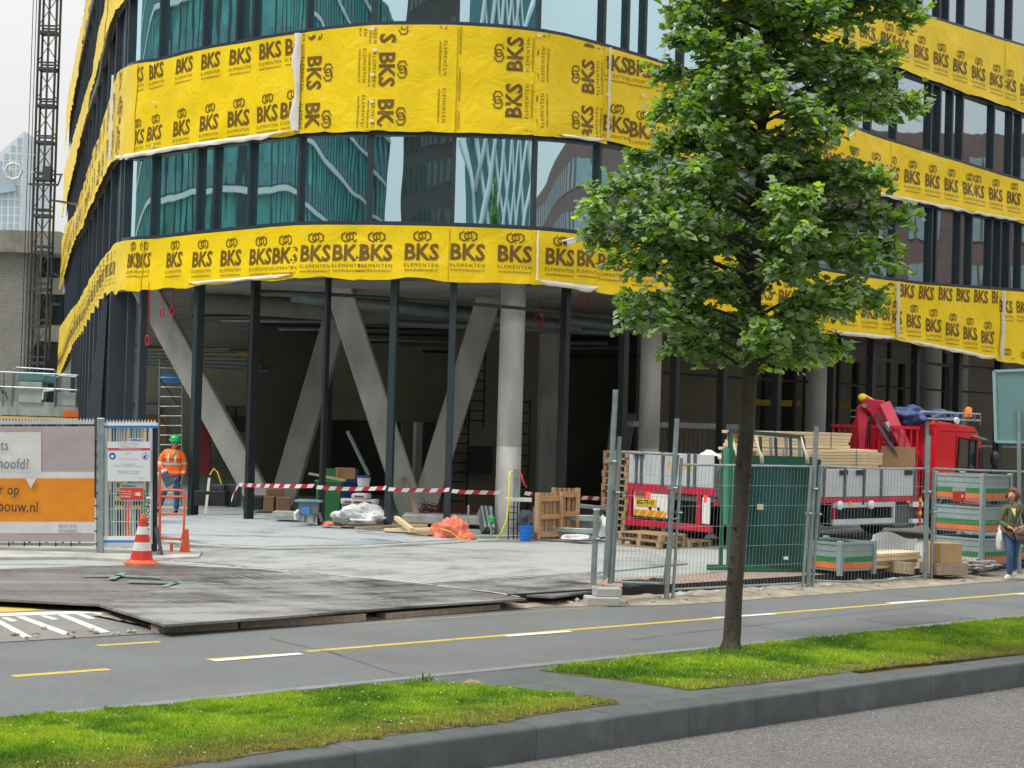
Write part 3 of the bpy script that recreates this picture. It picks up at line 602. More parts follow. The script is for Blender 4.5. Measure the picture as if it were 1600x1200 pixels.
def text_geo(body, spacing=1.0, bold=0.0, res=2):
    k = (body, spacing, bold)
    if k in _tc: return _tc[k]
    cu = bpy.data.curves.new('t', 'FONT'); cu.body = body; cu.size = 1; cu.space_character = spacing; cu.offset = bold; cu.resolution_u = res; cu.fill_mode = 'FRONT'
    o = bpy.data.objects.new('t', cu); C.objects.link(o); dg = bpy.context.evaluated_depsgraph_get(); me = bpy.data.meshes.new_from_object(o.evaluated_get(dg))
    v = np.array([q.co[:2] for q in me.vertices]); f = [tuple(p.vertices) for p in me.polygons]
    bpy.data.objects.remove(o); bpy.data.curves.remove(cu); bpy.data.meshes.remove(me)
    _tc[k] = (v, f); return _tc[k]
def fit(body, cx, cy, w_, h_, **k):
    v, f = text_geo(body, **k); lo = v.min(0); hi = v.max(0); q = (v - (lo + hi) / 2) / (hi - lo) * np.array([w_, h_]) + np.array([cx, cy]); return q, f
def fith(body, x, cy, h_, align='l', base=None, **k):
    v, f = text_geo(body, **k); cap = text_geo('H', bold=k.get('bold', 0))[0]; s = h_ / (cap[:, 1].max() - cap[:, 1].min()); q = v * s; lo = q.min(0); hi = q.max(0)
    ox = {'l': x - lo[0], 'c': x - (lo[0] + hi[0]) / 2, 'r': x - hi[0]}[align]; return q + np.array([ox, cy - h_ / 2]), f
def merge(parts):
    V = []; Fc = []; o = 0
    for v, f in parts: V.append(v); Fc += [tuple(i + o for i in q) for q in f]; o += len(v)
    return np.concatenate(V), Fc
def hexring(cx, cy, r, wd, sx=1.0, ks=range(6)):
    V = []; Fc = []
    for k in ks:
        a0 = R(30 + 60 * k); a1 = R(90 + 60 * k); o = len(V)
        V += [(cx + sx * r * math.cos(a0), cy + r * math.sin(a0)), (cx + sx * r * math.cos(a1), cy + r * math.sin(a1)), (cx + sx * (r - wd) * math.cos(a1), cy + (r - wd) * math.sin(a1)), (cx + sx * (r - wd) * math.cos(a0), cy + (r - wd) * math.sin(a0))]; Fc.append((o, o + 1, o + 2, o + 3))
    return np.array(V), Fc
def bars(lst):
    V = []; Fc = []
    for x0, y0, x1, y1 in lst: o = len(V); V += [(x0, y0), (x1, y0), (x1, y1), (x0, y1)]; Fc.append((o, o + 1, o + 2, o + 3))
    return np.array(V), Fc
LOGO = merge([hexring(-.085, .0, .12, .034, 1.05, (1, 2, 3, 4)), hexring(.085, .0, .12, .034, 1.05, (0, 1, 4, 5)), hexring(0, .012, .1, .03, 1.0, (0, 1, 2, 3)),
              bars([(-.085, -.045, -.06, .06), (.06, -.06, .085, .045), (-.012, -.1, .012, .03), (-.085, .035, -.01, .058), (.01, -.058, .085, -.035)])])
WORD = merge([fit('BKS', 0, 0, .74, .37, bold=.028)])
SUB = merge([fit('ELEMENTEN', 0, -.285, .74, .072, spacing=1.35), fit('www.bkselementen.nl', 0, -.39, .72, .062)])
SUB_LOW = SUB
LOGO_UP = (LOGO[0] + np.array([0, .34]), LOGO[1])
STAMP = merge([WORD, SUB, LOGO_UP]); STAMP_NL = merge([WORD, SUB])
def disp(s, z): return .045 * noise.noise(Vector((s * .8, z * 1.3, 0))) + .016 * noise.noise(Vector((s * 3.4, z * 4, 7)))
nsheet = [0]
def sheet(zb, zt, s0, s1, stamps, off=.05, torn=.04, label=None, low=None):
    """one foil sheet between s0 and s1; stamps = list of (s, z, rotation, geometry)"""
    nsheet[0] += 1; k = nsheet[0]; n = max(2, int((s1 - s0) / .14)); nv = 9
    def fn(u, v):
        s = s0 + (s1 - s0) * u; a = zb(s) + torn * noise.noise(Vector((s * .9, k, 0))) - torn * .6 + .05 * max(0, noise.noise(Vector((s * 3, k * 2, 0)))); c_ = zt(s) + .01
        z = a + (c_ - a) * v; e = .03 * (1 - v) ** 3 * (1 + noise.noise(Vector((s * 2.4, k, 4))))
        return W(s, z, off + disp(s, z) + e + .01 * (k % 3))
    mb = MB(); mb.grid(fn, n, nv); o = mb.build('foil_sheet', MT['foil'], bl, smooth=True, fix=False)
    if stamps:
        V = []; Fc = []
        for (s, z, rot, geo) in stamps:
            v, f = geo; c_, sn = math.cos(rot), math.sin(rot); ss = s + v[:, 0] * c_ - v[:, 1] * sn; zz = z + v[:, 0] * sn + v[:, 1] * c_
            keep = [q for q in f if all(s0 + .01 < ss[i] < s1 - .01 and zb(ss[i]) + .03 < zz[i] < zt(ss[i]) - .01 for i in q)]
            used = sorted({i for q in keep for i in q}); mp_ = {i: j + len(V) for j, i in enumerate(used)}
            for i in used:
                e = .03 * max(0, 1 - (zz[i] - zb(ss[i])) / max(.3, zt(ss[i]) - zb(ss[i]))) ** 3 * (1 + noise.noise(Vector((ss[i] * 2.4, k, 4))))
                V.append(W(ss[i], zz[i], off + disp(ss[i], zz[i]) + e + .01 * (k % 3) + .010))
            Fc += [tuple(mp_[i] for i in q) for q in keep]
            if V: mb = MB(); mb.add(V, Fc); mb.build('foil_print', MT['ink'], o, fix=False, kind='stuff' if 0 else None)
            V = []; Fc = []
    return o
def sx(px, y): return hit(px, y)[0]
def lining(name, s0, s1, zf, h, off, mat='foil_back', seed=0, down=True):
    n = max(3, int((s1 - s0) / .12)); mb = MB()
    def fn(u, v):
        s = s0 + (s1 - s0) * u; hh = h * (.55 + .6 * abs(noise.noise(Vector((s * 1.3, seed, 1))))) * min(1, u * 8 + .1, (1 - u) * 8 + .1)
        return W(s, zf(s) - hh * v + .04, off + .04 * math.sin(v * 2.6) * (1 + noise.noise(Vector((s * 2, v * 2, seed)))))
    mb.grid(fn, n, 3); return mb.build(name, MT[mat], bl, smooth=True, fix=False)
# lower band
seams3 = [(-1, None), (184, 420), (226, 410), (460, 395), (562, 395), (697, 395), (834, 400), (932, 410), (1095, 440), (1240, 455), (1391, 480), (1556, 510), (1700, 530)]
S3 = [.3] + [sx(*q) for q in seams3[1:-1]] + [SMAX - .3]
cent3 = [(211, 407), (228, 407), (276, 406), (319, 405), (364, 403), (410, 401), (447, 399), (495, 396), (547, 395), (589, 395), (660, 394), (731, 394), (804, 397), (873, 402), (919, 405), (955, 410)]
for i in range(len(S3) - 1):
    s0, s1 = S3[i], S3[i + 1]; st = []
    if i == 0: st = [(s, B3b(s) + .62, 0, STAMP) for s in np.arange(S_L - .3, .5, -1.0)]
    elif i < 7:
        for (px, py) in cent3:
            s, z = hit(px, py)
            if s0 - .45 < s < s1 + .45: st.append((s, z, 0, STAMP))
    elif i < 10: st = [(s, B3b(s) + .62, 0, STAMP) for s in np.arange(s0 + .35, s1 + .4, .98)]
    elif i == 10: st = [(s, B3b(s) + .55, 0, STAMP) for s in np.arange(s0 + .1, s1 + .4, .97)] + [(s, B3t(s) - .21, 0, WORD) for s in np.arange(s0 - .3, s1, .97)]
    else: st = [(s, B3t(s) - .45, 0, STAMP_NL) for s in np.arange(s0 + .45, s1 + .4, .97)] + [(s, B3b(s) - .1, 0, STAMP) for s in np.arange(s0 + .6, s1, .97)]
    sheet(B3b, B3t, s0 - .06, s1 + .06, st, torn=.1)
# second band
seams2 = [(190, 180), (216, 170), (463, 130), (578, 125), (709, 125), (838, 130), (943, 150), (1095, 180), (1250, 220), (1390, 260), (1517, 290), (1700, 330)]
S2 = [.3] + [sx(*q) for q in seams2[:-1]] + [SMAX - .3]
H = math.pi / 2
def column_stamps(px, y, ys, rot, geo): return [(sx(px, y), hit(px, q)[1], rot, geo) for q in ys]
for i in range(len(S2) - 1):
    s0, s1 = S2[i], S2[i + 1]; st = []
    if i == 0: st = [(s, B2b(s) + z_, -H, STAMP) for s in np.arange(S_L - .6, .5, -1.4) for z_ in (.5, 1.5)]
    elif i == 1: st = [(s0 + .28, B2b(s0) + z_, -H, STAMP) for z_ in (.3, 1.2, 2.1)]
    elif i == 2:
        for px, y in ((219, 215), (245, 208), (287, 200), (331, 192), (376, 185), (421, 178), (462, 172)): s, z = hit(px, y); st.append((s, z, 0, STAMP))
        for px, y in ((219, 118), (248, 111), (291, 102), (333, 95), (379, 88), (425, 79), (468, 72)): s, z = hit(px, y); st.append((s, z, 0, STAMP_NL))
    elif i == 3: st = column_stamps(493, 120, (38, 115, 188), -H, STAMP) + column_stamps(590, 120, (30, 103, 176, 250), -H, SUB)
    elif i == 4: st = column_stamps(606, 120, (42, 110, 183, 250), -H, STAMP) + column_stamps(716, 120, (20, 92, 166, 240), -H, SUB)
    elif i == 5: st = column_stamps(803, 120, (12, 85, 158, 230), H, STAMP) + column_stamps(690, 120, (60, 132, 200), H, STAMP_NL)
    elif i == 6: st = column_stamps(916, 120, (48, 120, 192), H, STAMP) + column_stamps(827, 120, (30, 100, 172), H, STAMP_NL)
    elif i == 7:
        for px, y in ((958, 100), (998, 108), (1040, 118), (1080, 128)): s, z = hit(px, y); st.append((s, z, 0, STAMP_NL))
        for px, y in ((960, 195), (1000, 205), (1040, 214), (1080, 224)): s, z = hit(px, y); st.append((s, z, 0, STAMP))
    else: st = [(s, B2b(s) + .62, 0, STAMP) for s in np.arange(s0 + .3 * (i % 2), s1 + .4, 1.0)]
    sheet(B2b, B2t, s0 - .06, s1 + .06, st, torn=.07, off=.055)
# third band and the one above it
for (zb, zt, sm) in ((B1b, B1t, [(1180, 60), (1310, 80), (1398, 80), (1568, 120)]), (B0b, B0t, [])):
    S1 = [.3, S_L - 12, S_L - 5, S_L + .5] + ([sx(*q) for q in sm] if sm else [SMAX * .6]) + [SMAX - .3]
    for i in range(len(S1) - 1):
        s0, s1 = S1[i], S1[i + 1]; st = []
        if i >= 3 and zb is B1b: st = [(s, zb(s) + .62, 0, STAMP) for s in np.arange(s0 + .2, s1 + .4, 1.0)]
        sheet(zb, zt, s0 - .06, s1 + .06, st, torn=.07, off=.06)
# white linings, flaps
lining('white_lining', sx(300, 440), sx(462, 432), B3b, .12, .10, seed=1); lining('white_lining', sx(836, 438), sx(930, 449), B3b, .2, .11, seed=2)
lining('white_lining', sx(1290, 515), sx(1392, 528), B3b, .16, .10, seed=3); lining('white_lining', sx(1400, 529), sx(1553, 558), B3b, .16, .10, seed=4)
lining('white_lining', sx(186, 248), sx(460, 208), B2b, .2, .10, seed=5); lining('white_lining', sx(870, 214), sx(940, 220), B2b, .12, .1, seed=6)
lining('white_lining', sx(1250, 280), sx(1600, 347), B2b, .14, .10, seed=7)
def flap(px, zb, zt, wd, seed, y):
    s0 = sx(px, y); mb = MB()
    def fn(u, v):
        z = zb(s0) + .02 + (zt(s0) - zb(s0) - .02) * v; wv = wd * (.7 + .6 * noise.noise(Vector((v * 3.5, seed, 0))))
        return W(s0 - wv * (1 - u), z, .13 + .07 * math.sin(u * 3.1) + .03 * noise.noise(Vector((u * 3, v * 7, seed))))
    mb.grid(fn, 5, 14); return mb.build('white_flap', MT['foil_back'], bl, smooth=True, fix=False)
flap(474, B2b, B2t, .26, 1, 130); flap(184, B2b, B2t, .18, 2, 180); flap(946, B2b, B2t, .05, 3, 150); flap(1397, B3b, B3t, .12, 4, 480); flap(1562, B3b, B3t, .17, 5, 510); flap(837, B3b, B3t, .04, 6, 400)
# torn tape dots
mb = MB()
for px, y in ((583, 47), (588, 80), (584, 118), (583, 160), (583, 190), (246, 160), (245, 228), (246, 102), (840, 57), (945, 150), (1000, 150)):
    s, z = hit(px, y); t = TS(s); mb.box(W(s, z, .12), (.1, .012, .06), rz=math.atan2(t.y, t.x))
mb.build('tape_patch', MT['white'], bl)

# --- open ground floor
def slab_quad(off0, off1, z, th, name, mat):
    ss = np.linspace(.3, SMAX - .3, 70); mb = MB(); n = len(ss)
    vs_ = [W(s, z, off0) for s in ss] + [W(s, z, off1) for s in ss] + [W(s, z - th, off0) for s in ss] + [W(s, z - th, off1) for s in ss]
    fs = []
    for i in range(n - 1): fs += [(i, i + 1, n + i + 1, n + i), (2 * n + i, 3 * n + i, 3 * n + i + 1, 2 * n + i + 1), (i, 2 * n + i, 2 * n + i + 1, i + 1), (n + i, n + i + 1, 3 * n + i + 1, 3 * n + i)]
    mb.add(vs_, fs); return mb.build(name, mat, bl)
# steel posts standing on the facade line
def post(px, py, wpx, off=-.25, mat='frame', ztop=None, depth=.2, name='steel_post'):
    s, _ = hit(px, py); p = W(s, 0, off); zt_ = (ztop or (B3b(s) + .15)); sc = FPX / p.y; w_ = wpx / sc; t = TS(s)
    mb = MB(); mb.box((p.x, p.y, (FZ + zt_) / 2), (max(.05, w_ * .8), depth, zt_ - FZ), rz=math.atan2(t.y, t.x)); return mb.build(name, MT[mat], bl)
for px, wp, mt in ((186, 9, 'slate'), (205, 17, 'slate'), (293, 14, 'frame'), (381, 10, 'black'), (500, 6, 'black'), (608, 13, 'frame'), (703, 13, 'frame'), (892, 11, 'black'), (984, 12, 'black'), (1066, 10, 'black'), (1141, 12, 'black'), (1226, 13, 'black'), (1311, 7, 'black'), (1373, 11, 'black'), (1442, 11, 'black'), (1508, 12, 'black'), (1572, 12, 'black'), (1660, 12, 'black')):
    post(px, 610, wp, mat=mt)
for px in (1322, 1389, 1466, 1552): post(px, 610, 6, off=-1.6, mat='black', depth=.1)
for k in range(13):   # slate columns of the flank
    s = S_L - .5 - k * 1.5; t = TS(s); mb = MB(); mb.box(W(s, (FZ + B3b(s)) / 2, -.1), (.16, .5, B3b(s) - FZ), rz=math.atan2(t.y, t.x)); mb.build('slate_column', MT['slate'], bl)
# leaning slate panels at the corner of the flank
for (x0, x1, x2, x3, Y) in ((133, 150, 168, 160, 45.5),):
    mb = MB(); mb.prism([at(x0 - 4, 690, Y), at(x1 + 5, 690, Y), at(x2, 470, Y), at(x3, 470, Y)], (0, .25, 0)); mb.build('leaning_panel', MT['slate'], bl)
# concrete columns
def ccol(px, py, Y, dia, name='concrete_column', zt_=5.75):
    p = at(px, py, Y); mb = MB(); mb.lathe([(dia / 2, FZ - .05), (dia / 2, 2.05), (dia / 2 - .006, 2.06), (dia / 2 - .006, 2.09), (dia / 2, 2.10), (dia / 2, zt_)], (p.x, p.y, 0), 28); return mb.build(name, MT['concrete'], bl, smooth='auto')
ccol(797, 640, 38.1, .55); ccol(1015, 640, 40.9, .5); ccol(1281, 620, 46.2, .78); ccol(1455, 620, 54.5, .6); ccol(1497, 620, 56.5, .6); ccol(1625, 620, 55, .6)
# V struts
def strut(a, b_, Y0, Y1, w_=.66, d=.55):
    p0 = at(a[0], a[1], Y0); p1 = at(b_[0], b_[1], Y1); mb = MB(); mb.bar(p0, p1, w_, d, up=(0, 1, 0)); return mb.build('raking_strut', MT['concrete'], bl, bevel=.03, seg=1, smooth='auto')
strut((521, 425), (648, 815), 41, 41.3, .6, .5); strut((772, 440), (656, 815), 43, 41.9, .6, .6)
strut((222, 440), (412, 790), 43, 43.4, .6, .5); strut((548, 420), (440, 790), 46.5, 44.4, .62, .6)
# floor, ceiling, back
ss = np.linspace(.3, SMAX - .3, 60)
pts = [W(s, FZ, -.05) for s in ss]; mb = MB(); mb.prism(pts, .2); mb.build('ground_floor_slab', MT['site'], bl)
rail('beam_edge', .3, SMAX - .3, lambda s: B3b(s) + .12, .3, .35, -.14, MT['concrete'])
pts = [W(s, B3b(s) + .30, -.3) for s in ss]; mb = MB(); mb.add(pts + [p + Vector((0, 0, .35)) for p in pts], [tuple(range(len(pts))), tuple(range(2 * len(pts) - 1, len(pts) - 1, -1))]); 
mb = MB(); CZ = 5.72; pts = [W(s, CZ + .3, -.5) for s in ss]; mb.prism(pts[::-1], .3); mb.build('ceiling_slab', MT['concrete'], bl)
# dark horizontal transom under the ceiling
def transom(px0, px1, z0, z1, r=.05, off=-.3, mat='black', name='transom'):
    s0, s1 = sx(px0, 500), sx(px1, 500); n = max(2, int((s1 - s0) / .8)); mb = MB(); mb.tube([W(s0 + (s1 - s0) * i / n, z0 + (z1 - z0) * i / n, off) for i in range(n + 1)], r, 6); return mb.build(name, MT[mat], bl)
transom(382, 892, 5.42, 5.05, .045); transom(892, 1141, 5.05, 4.95, .045); transom(1311, 1660, 4.55, 4.5, .05); transom(1141, 1311, 4.7, 4.6, .045)
transom(1100, 1700, 3.9, 3.85, .035, -1.6)
# ducts
def duct(a, b_, r, mat='galv_dull', name='air_duct', seg=6, n=14):
    p0, p1 = at(*a), at(*b_); mb = MB(); mb.tube([p0.lerp(p1, i / seg) for i in range(seg + 1)], r, n)
    for i in range(1, seg): c_ = p0.lerp(p1, i / seg); d = (p1 - p0).normalized() * .03; mb.tube([c_ - d, c_ + d], r * 1.04, n)
    return mb.build(name, MT[mat], bl, smooth='auto')
duct((456, 462, 43), (905, 512, 46), .17); duct((300, 470, 44), (770, 500, 47), .28, 'concrete_dark', 'insulated_duct'); duct((620, 505, 45), (980, 520, 47), .1); duct((880, 500, 44), (1250, 540, 50), .14)
for k in range(9):
    mb = MB(); y0 = 455 + k * 7; a = at(300 + k * 45, y0 + 38, 47 + k * .4); b_ = at(800 + k * 30, y0 + 30 + (k % 3) * 8, 48 + k * .4); mb.tube([a, a.lerp(b_, .5) + Vector((0, 0, -.06)), b_], .035 + .02 * (k % 2), 6); mb.build('ceiling_pipe', MT['galv'] if k % 2 else MT['black'], bl)
for k in range(6):
    mb = MB(); a = at(185 + k * 6, 545 + k * 5, 46 + k); b_ = at(360 + k * 12, 545 + k * 7, 47 + k); mb.tube([a, b_], .04, 6); mb.build('ceiling_pipe', MT['galv_dull'], bl)
# red hose coils hanging from the ceiling
for (px, y, rr) in ((253, 488, .1), (269, 486, .11), (554, 448, .14), (912, 468, .16), (842, 500, .14), (230, 532, .1)):
    c_ = at(px, y, 41.5 if px < 900 else 40.5); mb = MB(); mb.tube([c_ + Vector((rr * (.75 if px > 600 else .4) * math.cos(a), 0, rr * 1.15 * math.sin(a))) for a in np.linspace(0, 2 * math.pi, 17)], .018, 6, caps=False); mb.tube([c_ + Vector((0, 0, rr * 1.15)), Vector((c_.x, c_.y, CZ))], .008, 4); mb.build('hose_coil', MT['crimson'], bl)
# inner walls
def wall(pxa, Ya, pxb, Yb, z0, z1, mat, name='inner_wall', th=.2, py=620):
    a, b_ = at(pxa, py, Ya), at(pxb, py, Yb); d = (b_ - a); d.z = 0; n = Vector((-d.y, d.x, 0)).normalized() * th
    mb = MB(); mb.prism([(a.x, a.y, z1), (b_.x, b_.y, z1), (b_.x + n.x, b_.y + n.y, z1), (a.x + n.x, a.y + n.y, z1)], z1 - z0); return mb.build(name, MT[mat] if isinstance(mat, str) else mat, bl)
MT['plaster'] = M('raw beige plaster', (.24, .215, .155), .9, 0, .15, .7, coord='World')
MT['plaster_dark'] = M('dark fibre board', (.11, .105, .09), .9, 0, .2, .7, coord='World')
wall(385, 52, 520, 52.5, FZ, CZ, 'plaster_dark'); wall(520, 50, 706, 50.5, 2.5, CZ, 'plaster'); wall(630, 50.7, 655, 50.8, FZ, 2.5, 'plaster'); wall(515, 54, 720, 54, FZ, CZ, 'plaster_dark')
wall(706, 48.5, 845, 49, FZ, CZ, 'plaster'); wall(845, 47, 872, 47.2, FZ, CZ, 'concrete'); wall(872, 51, 1000, 52, FZ, CZ, 'plaster_dark'); wall(1000, 49, 1160, 51, FZ, CZ, 'plaster'); wall(1160, 60, 1260, 62, FZ, CZ, 'plaster')
for px in (652,): wall(px, 50.4, px + 10, 50.5, FZ, 2.5, 'white', 'door_frame')
wall(738, 48, 772, 48.1, 1.1, 1.9, 'black', 'wall_opening'); wall(736, 47.95, 774, 48.0, 1.9, 1.98, 'plaster', 'lintel')
# ladders and racks against the inner wall
def ladder(px, Y, z0, z1, w_, rungs, mat='galv_dull', name='ladder'):
    p = at(px, 620, Y); mb = MB(); mb.tube([(p.x - w_ / 2, Y, z0), (p.x - w_ / 2, Y + .2, z1)], .03, 5); mb.tube([(p.x + w_ / 2, Y, z0), (p.x + w_ / 2, Y + .2, z1)], .03, 5)
    for k in range(rungs): z = z0 + (k + .7) * (z1 - z0) / rungs; mb.tube([(p.x - w_ / 2, Y + .05, z), (p.x + w_ / 2, Y + .05, z)], .02, 5)
    return mb.build(name, MT[mat], bl)
ladder(718, 48.2, FZ, 3.9, .55, 14, 'black'); ladder(742, 47.5, 2.4, 4.6, .5, 8, 'black'); ladder(820, 45, FZ, 3.2, .3, 11, 'black')
for k in range(9): mb = MB(); p = at(960 + k * 4.5, 620, 45.5); mb.bar((p.x - .3 - k * .02, 45.2, FZ), (p.x, 46.2, 2.9), .05, .05); mb.build('leaning_profile', MT['galv_dull'], bl)
for k in range(12): mb = MB(); p = at(1030 + k * 7, 620, 46.5); mb.bar((p.x - .2, 46.2, FZ), (p.x, 47, 2.75), .05, .05); mb.build('leaning_profile', MT['concrete_dark'], bl)
mb = MB(); a = at(985, 662, 43); b_ = at(1175, 668, 46); mb.bar(a, b_, .2, .14); mb.build('steel_beam', MT['galv'], bl)
# glazed inner wall at the right: lit board panels between dark bars
MT['board'] = M('cream cladding behind', (.27, .25, .2), .9, 0, .1, 1, coord='World')
wall(1245, 60, 1475, 64, FZ, CZ - .02, 'board', 'cladding_panel'); wall(1475, 63, 1760, 67, FZ, CZ - .02, 'board', 'cladding_panel'); 
for k, px in enumerate((1196, 1262, 1338, 1410, 1480)): wall(px, 58.5, px + 4, 58.6, FZ, 4.9, 'black', 'partition_bar')
wall(1180, 58.4, 1330, 59, 3.35, 3.55, M('yellow tape', (.7, .5, .02), .5), 'yellow_strip')
wall(1215, 58.3, 1700, 61, 2.15, 2.2, 'galv', 'handrail')
# ================================================================ NEIGHBOURS
# grey brick block at the far left
def brick_mat(name, c1, c2, mortar, sc=3.2, rot=0):
    m = M(name, c1, .9, 0, 0, coord='World'); t, b = nodes(m); N = t.nodes.new; L = t.links.new
    g = N('ShaderNodeNewGeometry'); mp = N('ShaderNodeMapping'); mp.inputs['Rotation'].default_value = (R(90), 0, rot); 
    sx_ = N('ShaderNodeSeparateXYZ'); L(g.outputs['Position'], sx_.inputs[0]); ad = N('ShaderNodeMath'); L(sx_.outputs[0], ad.inputs[0]); L(sx_.outputs[1], ad.inputs[1]); cb = N('ShaderNodeCombineXYZ'); L(ad.outputs[0], cb.inputs[0]); L(sx_.outputs[2], cb.inputs[1])
    bt = N('ShaderNodeTexBrick'); bt.inputs['Scale'].default_value = sc; bt.inputs['Color1'].default_value = (*c1, 1); bt.inputs['Color2'].default_value = (*c2, 1); bt.inputs['Mortar'].default_value = (*mortar, 1); bt.inputs['Mortar Size'].default_value = .04; bt.inputs['Row Height'].default_value = .28; bt.inputs['Brick Width'].default_value = .8
    L(cb.outputs[0], bt.inputs[0]); nz = N('ShaderNodeTexNoise'); nz.inputs['Scale'].default_value = .6; nz.inputs['Detail'].default_value = 6; L(g.outputs['Position'], nz.inputs[0]); mr = N('ShaderNodeMapRange'); mr.inputs[3].default_value = .75; mr.inputs[4].default_value = 1.2; L(nz.outputs[0], mr.inputs[0])
    mu = N('ShaderNodeMix'); mu.data_type = 'RGBA'; mu.blend_type = 'MULTIPLY'; mu.inputs[0].default_value = 1; L(bt.outputs[0], mu.inputs[6]); c2_ = N('ShaderNodeCombineColor'); [L(mr.outputs[0], c2_.inputs[i]) for i in range(3)]; L(c2_.outputs[0], mu.inputs[7]); L(mu.outputs[2], b.inputs['Base Color'])
    bp = N('ShaderNodeBump'); bp.inputs['Strength'].default_value = .5; bp.inputs['Distance'].default_value = .02; L(bt.outputs['Fac'], bp.inputs['Height']); bp.invert = True; L(bp.outputs[0], b.inputs['Normal']); return m
MT['grey_brick'] = brick_mat('grey brick', (.33, .325, .3), (.27, .265, .25), (.19, .185, .17), 3.0)
MT['cream_brick'] = brick_mat('cream brick', (.6, .56, .45), (.54, .5, .4), (.4, .37, .3), 2.6)
MT['dull_glass'] = glass_mat('dull window glass', (.02, .024, .026), .12, (.6, .65, .65), .01)
nb = thing('brick_block', at(-40, 630, 100) * 1, 'grey brick block with concrete roof edge behind the hoist mast', 'building'); nb.location.z = 0; FRAME[nb] = Matrix.Translation(nb.location).inverted()
YB = 100
def zpx(py, px, Y): return at(px, py, Y).z
xl = at(-300, 500, YB).x; xc = at(38, 500, YB).x; xr = at(132, 500, YB + 8).x
zr = zpx(362, 60, YB); zc = zpx(396, 60, YB)
mb = MB(); mb.prism([(xl, YB, zc), (xc, YB, zc), (xc, YB + 20, zc), (xl, YB + 20, zc)], zc); mb.build('wall', MT['grey_brick'], nb)
mb = MB(); mb.prism([(xl - .3, YB - .5, zr), (xr + .5, YB - .5, zr), (xr + .5, YB + 21, zr), (xl - .3, YB + 21, zr)], zr - zc); mb.build('roof_edge', MT['concrete_dark'], nb)
mb = MB(); mb.prism([(xc, YB + 3, zc), (xr, YB + 3, zc), (xr, YB + 20, zc), (xc, YB + 20, zc)], zc); mb.build('wall', MT['grey_brick'], nb)
for (ya, yb_) in ((398, 434), (458, 508)):
    z1, z0 = zpx(ya, 80, YB + 3), zpx(yb_, 80, YB + 3)
    for k in range(4):
        x0 = xc + .15 + k * 1.3; mb = MB(); mb.box2((x0, YB + 2.9, z0), (x0 + 1.15, YB + 2.96, z1)); wn = mb.build('window', MT['dull_glass'], nb); mb = MB()
        for xx in (x0 - .04, x0 + 1.15): mb.box2((xx, YB + 2.8, z0), (xx + .06, YB + 3, z1))
        mb.build('window_frame', MT['frame'], wn); FRAME[wn] = FRAME[nb]
    mb = MB(); mb.box2((xc, YB + 2.6, z0 - 1.0), (xr, YB + 3.05, z0 - .02)); mb.build('spandrel', MT['concrete_dark'] if 0 else MT['concrete'], nb)
mb = MB(); mb.box2((xc, YB + 2.2, 1), (xr, YB + 2.9, zpx(540, 80, YB + 3))); mb.build('dark_doorway', MT['black'], nb)
# cream brick hall seen through the open ground floor
hb = thing('brick_hall', (-20, 86, 0), 'cream brick hall seen through the open ground floor on the left', 'building')
mb = MB(); mb.box2((-18.5, 84, 0), (6, 92, 9)); mb.build('wall', MT['cream_brick'], hb)
mb = MB(); mb.box2((-18.5, 83.7, 5.2), (6, 84, 5.5)); mb.build('yellow_ledge', M('yellow ledge', (.7, .5, .05), .6), hb)
for k in range(5): mb = MB(); mb.box2((-19 + k * 4.5, 83.8, 1.6), (-17 + k * 4.5, 83.97, 2.8)); mb.build('window', MT['dull_glass'], hb)
h2 = thing('brick_hall', (34, 84, 0), 'low beige brick hall behind the right end of the open ground floor', 'building')
mb = MB(); mb.box2((8, 84, 0), (70, 92, 7.5)); mb.build('wall', MT['cream_brick'], h2)
mb = MB(); mb.box2((8, 83.6, 4.0), (70, 84, 4.25)); mb.build('ledge', MT['concrete'], h2)
for k in range(8): mb = MB(); mb.box2((10 + k * 6, 83.8, 1), (12.5 + k * 6, 83.97, 3)); mb.build('window', MT['dull_glass'], h2)
# distant pale tower
tw = thing('distant_tower', (at(0, 600, 420).x, 424, 0), 'far pale tower with a slanted roof and a fine grid of windows', 'tower')
Y = 420; m_ = M('cladding with painted haze', (.5, .56, .6), .8, 0, .03, .05); mg = M('pale bluish tower glass', (.3, .38, .44), .35, 0, .08, .2)  # distance haze is put into the wall colour, no fog in the scene
x0, x1 = at(-90, 300, Y).x, at(34, 300, Y).x; zt0, zt1 = at(0, 262, Y).z, at(34, 205, Y).z; zt0 = zt1 - (x1 - x0) * .95
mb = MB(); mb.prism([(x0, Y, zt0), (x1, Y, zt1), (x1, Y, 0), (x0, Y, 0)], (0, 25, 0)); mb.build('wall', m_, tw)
zb_ = at(10, 362, Y).z
win = None
for i in range(12):
    for j in range(16):
        x = x1 - .9 - i * 1.55; zt_ = zt1 - (x1 - x) * .95 - .8; z = zb_ + .6 + j * 1.9
        if z + 1.4 > zt_: continue
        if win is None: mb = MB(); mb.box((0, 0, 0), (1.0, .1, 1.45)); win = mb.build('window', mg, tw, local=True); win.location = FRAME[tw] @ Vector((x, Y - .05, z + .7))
        else: piece(win, tw, FRAME[tw] @ Vector((x, Y - .05, z + .7)))
mb = MB(); mb.prism([(x0, Y - 1, at(0, 285, Y).z), (x1 - 3, Y - 1, at(0, 285, Y).z + 3), (x1 - 1, Y - 1, at(0, 285, Y).z - 2), (x0, Y - 1, at(0, 320, Y).z)], (0, 1, 0)); mb.build('recessed_floor', mg, tw)

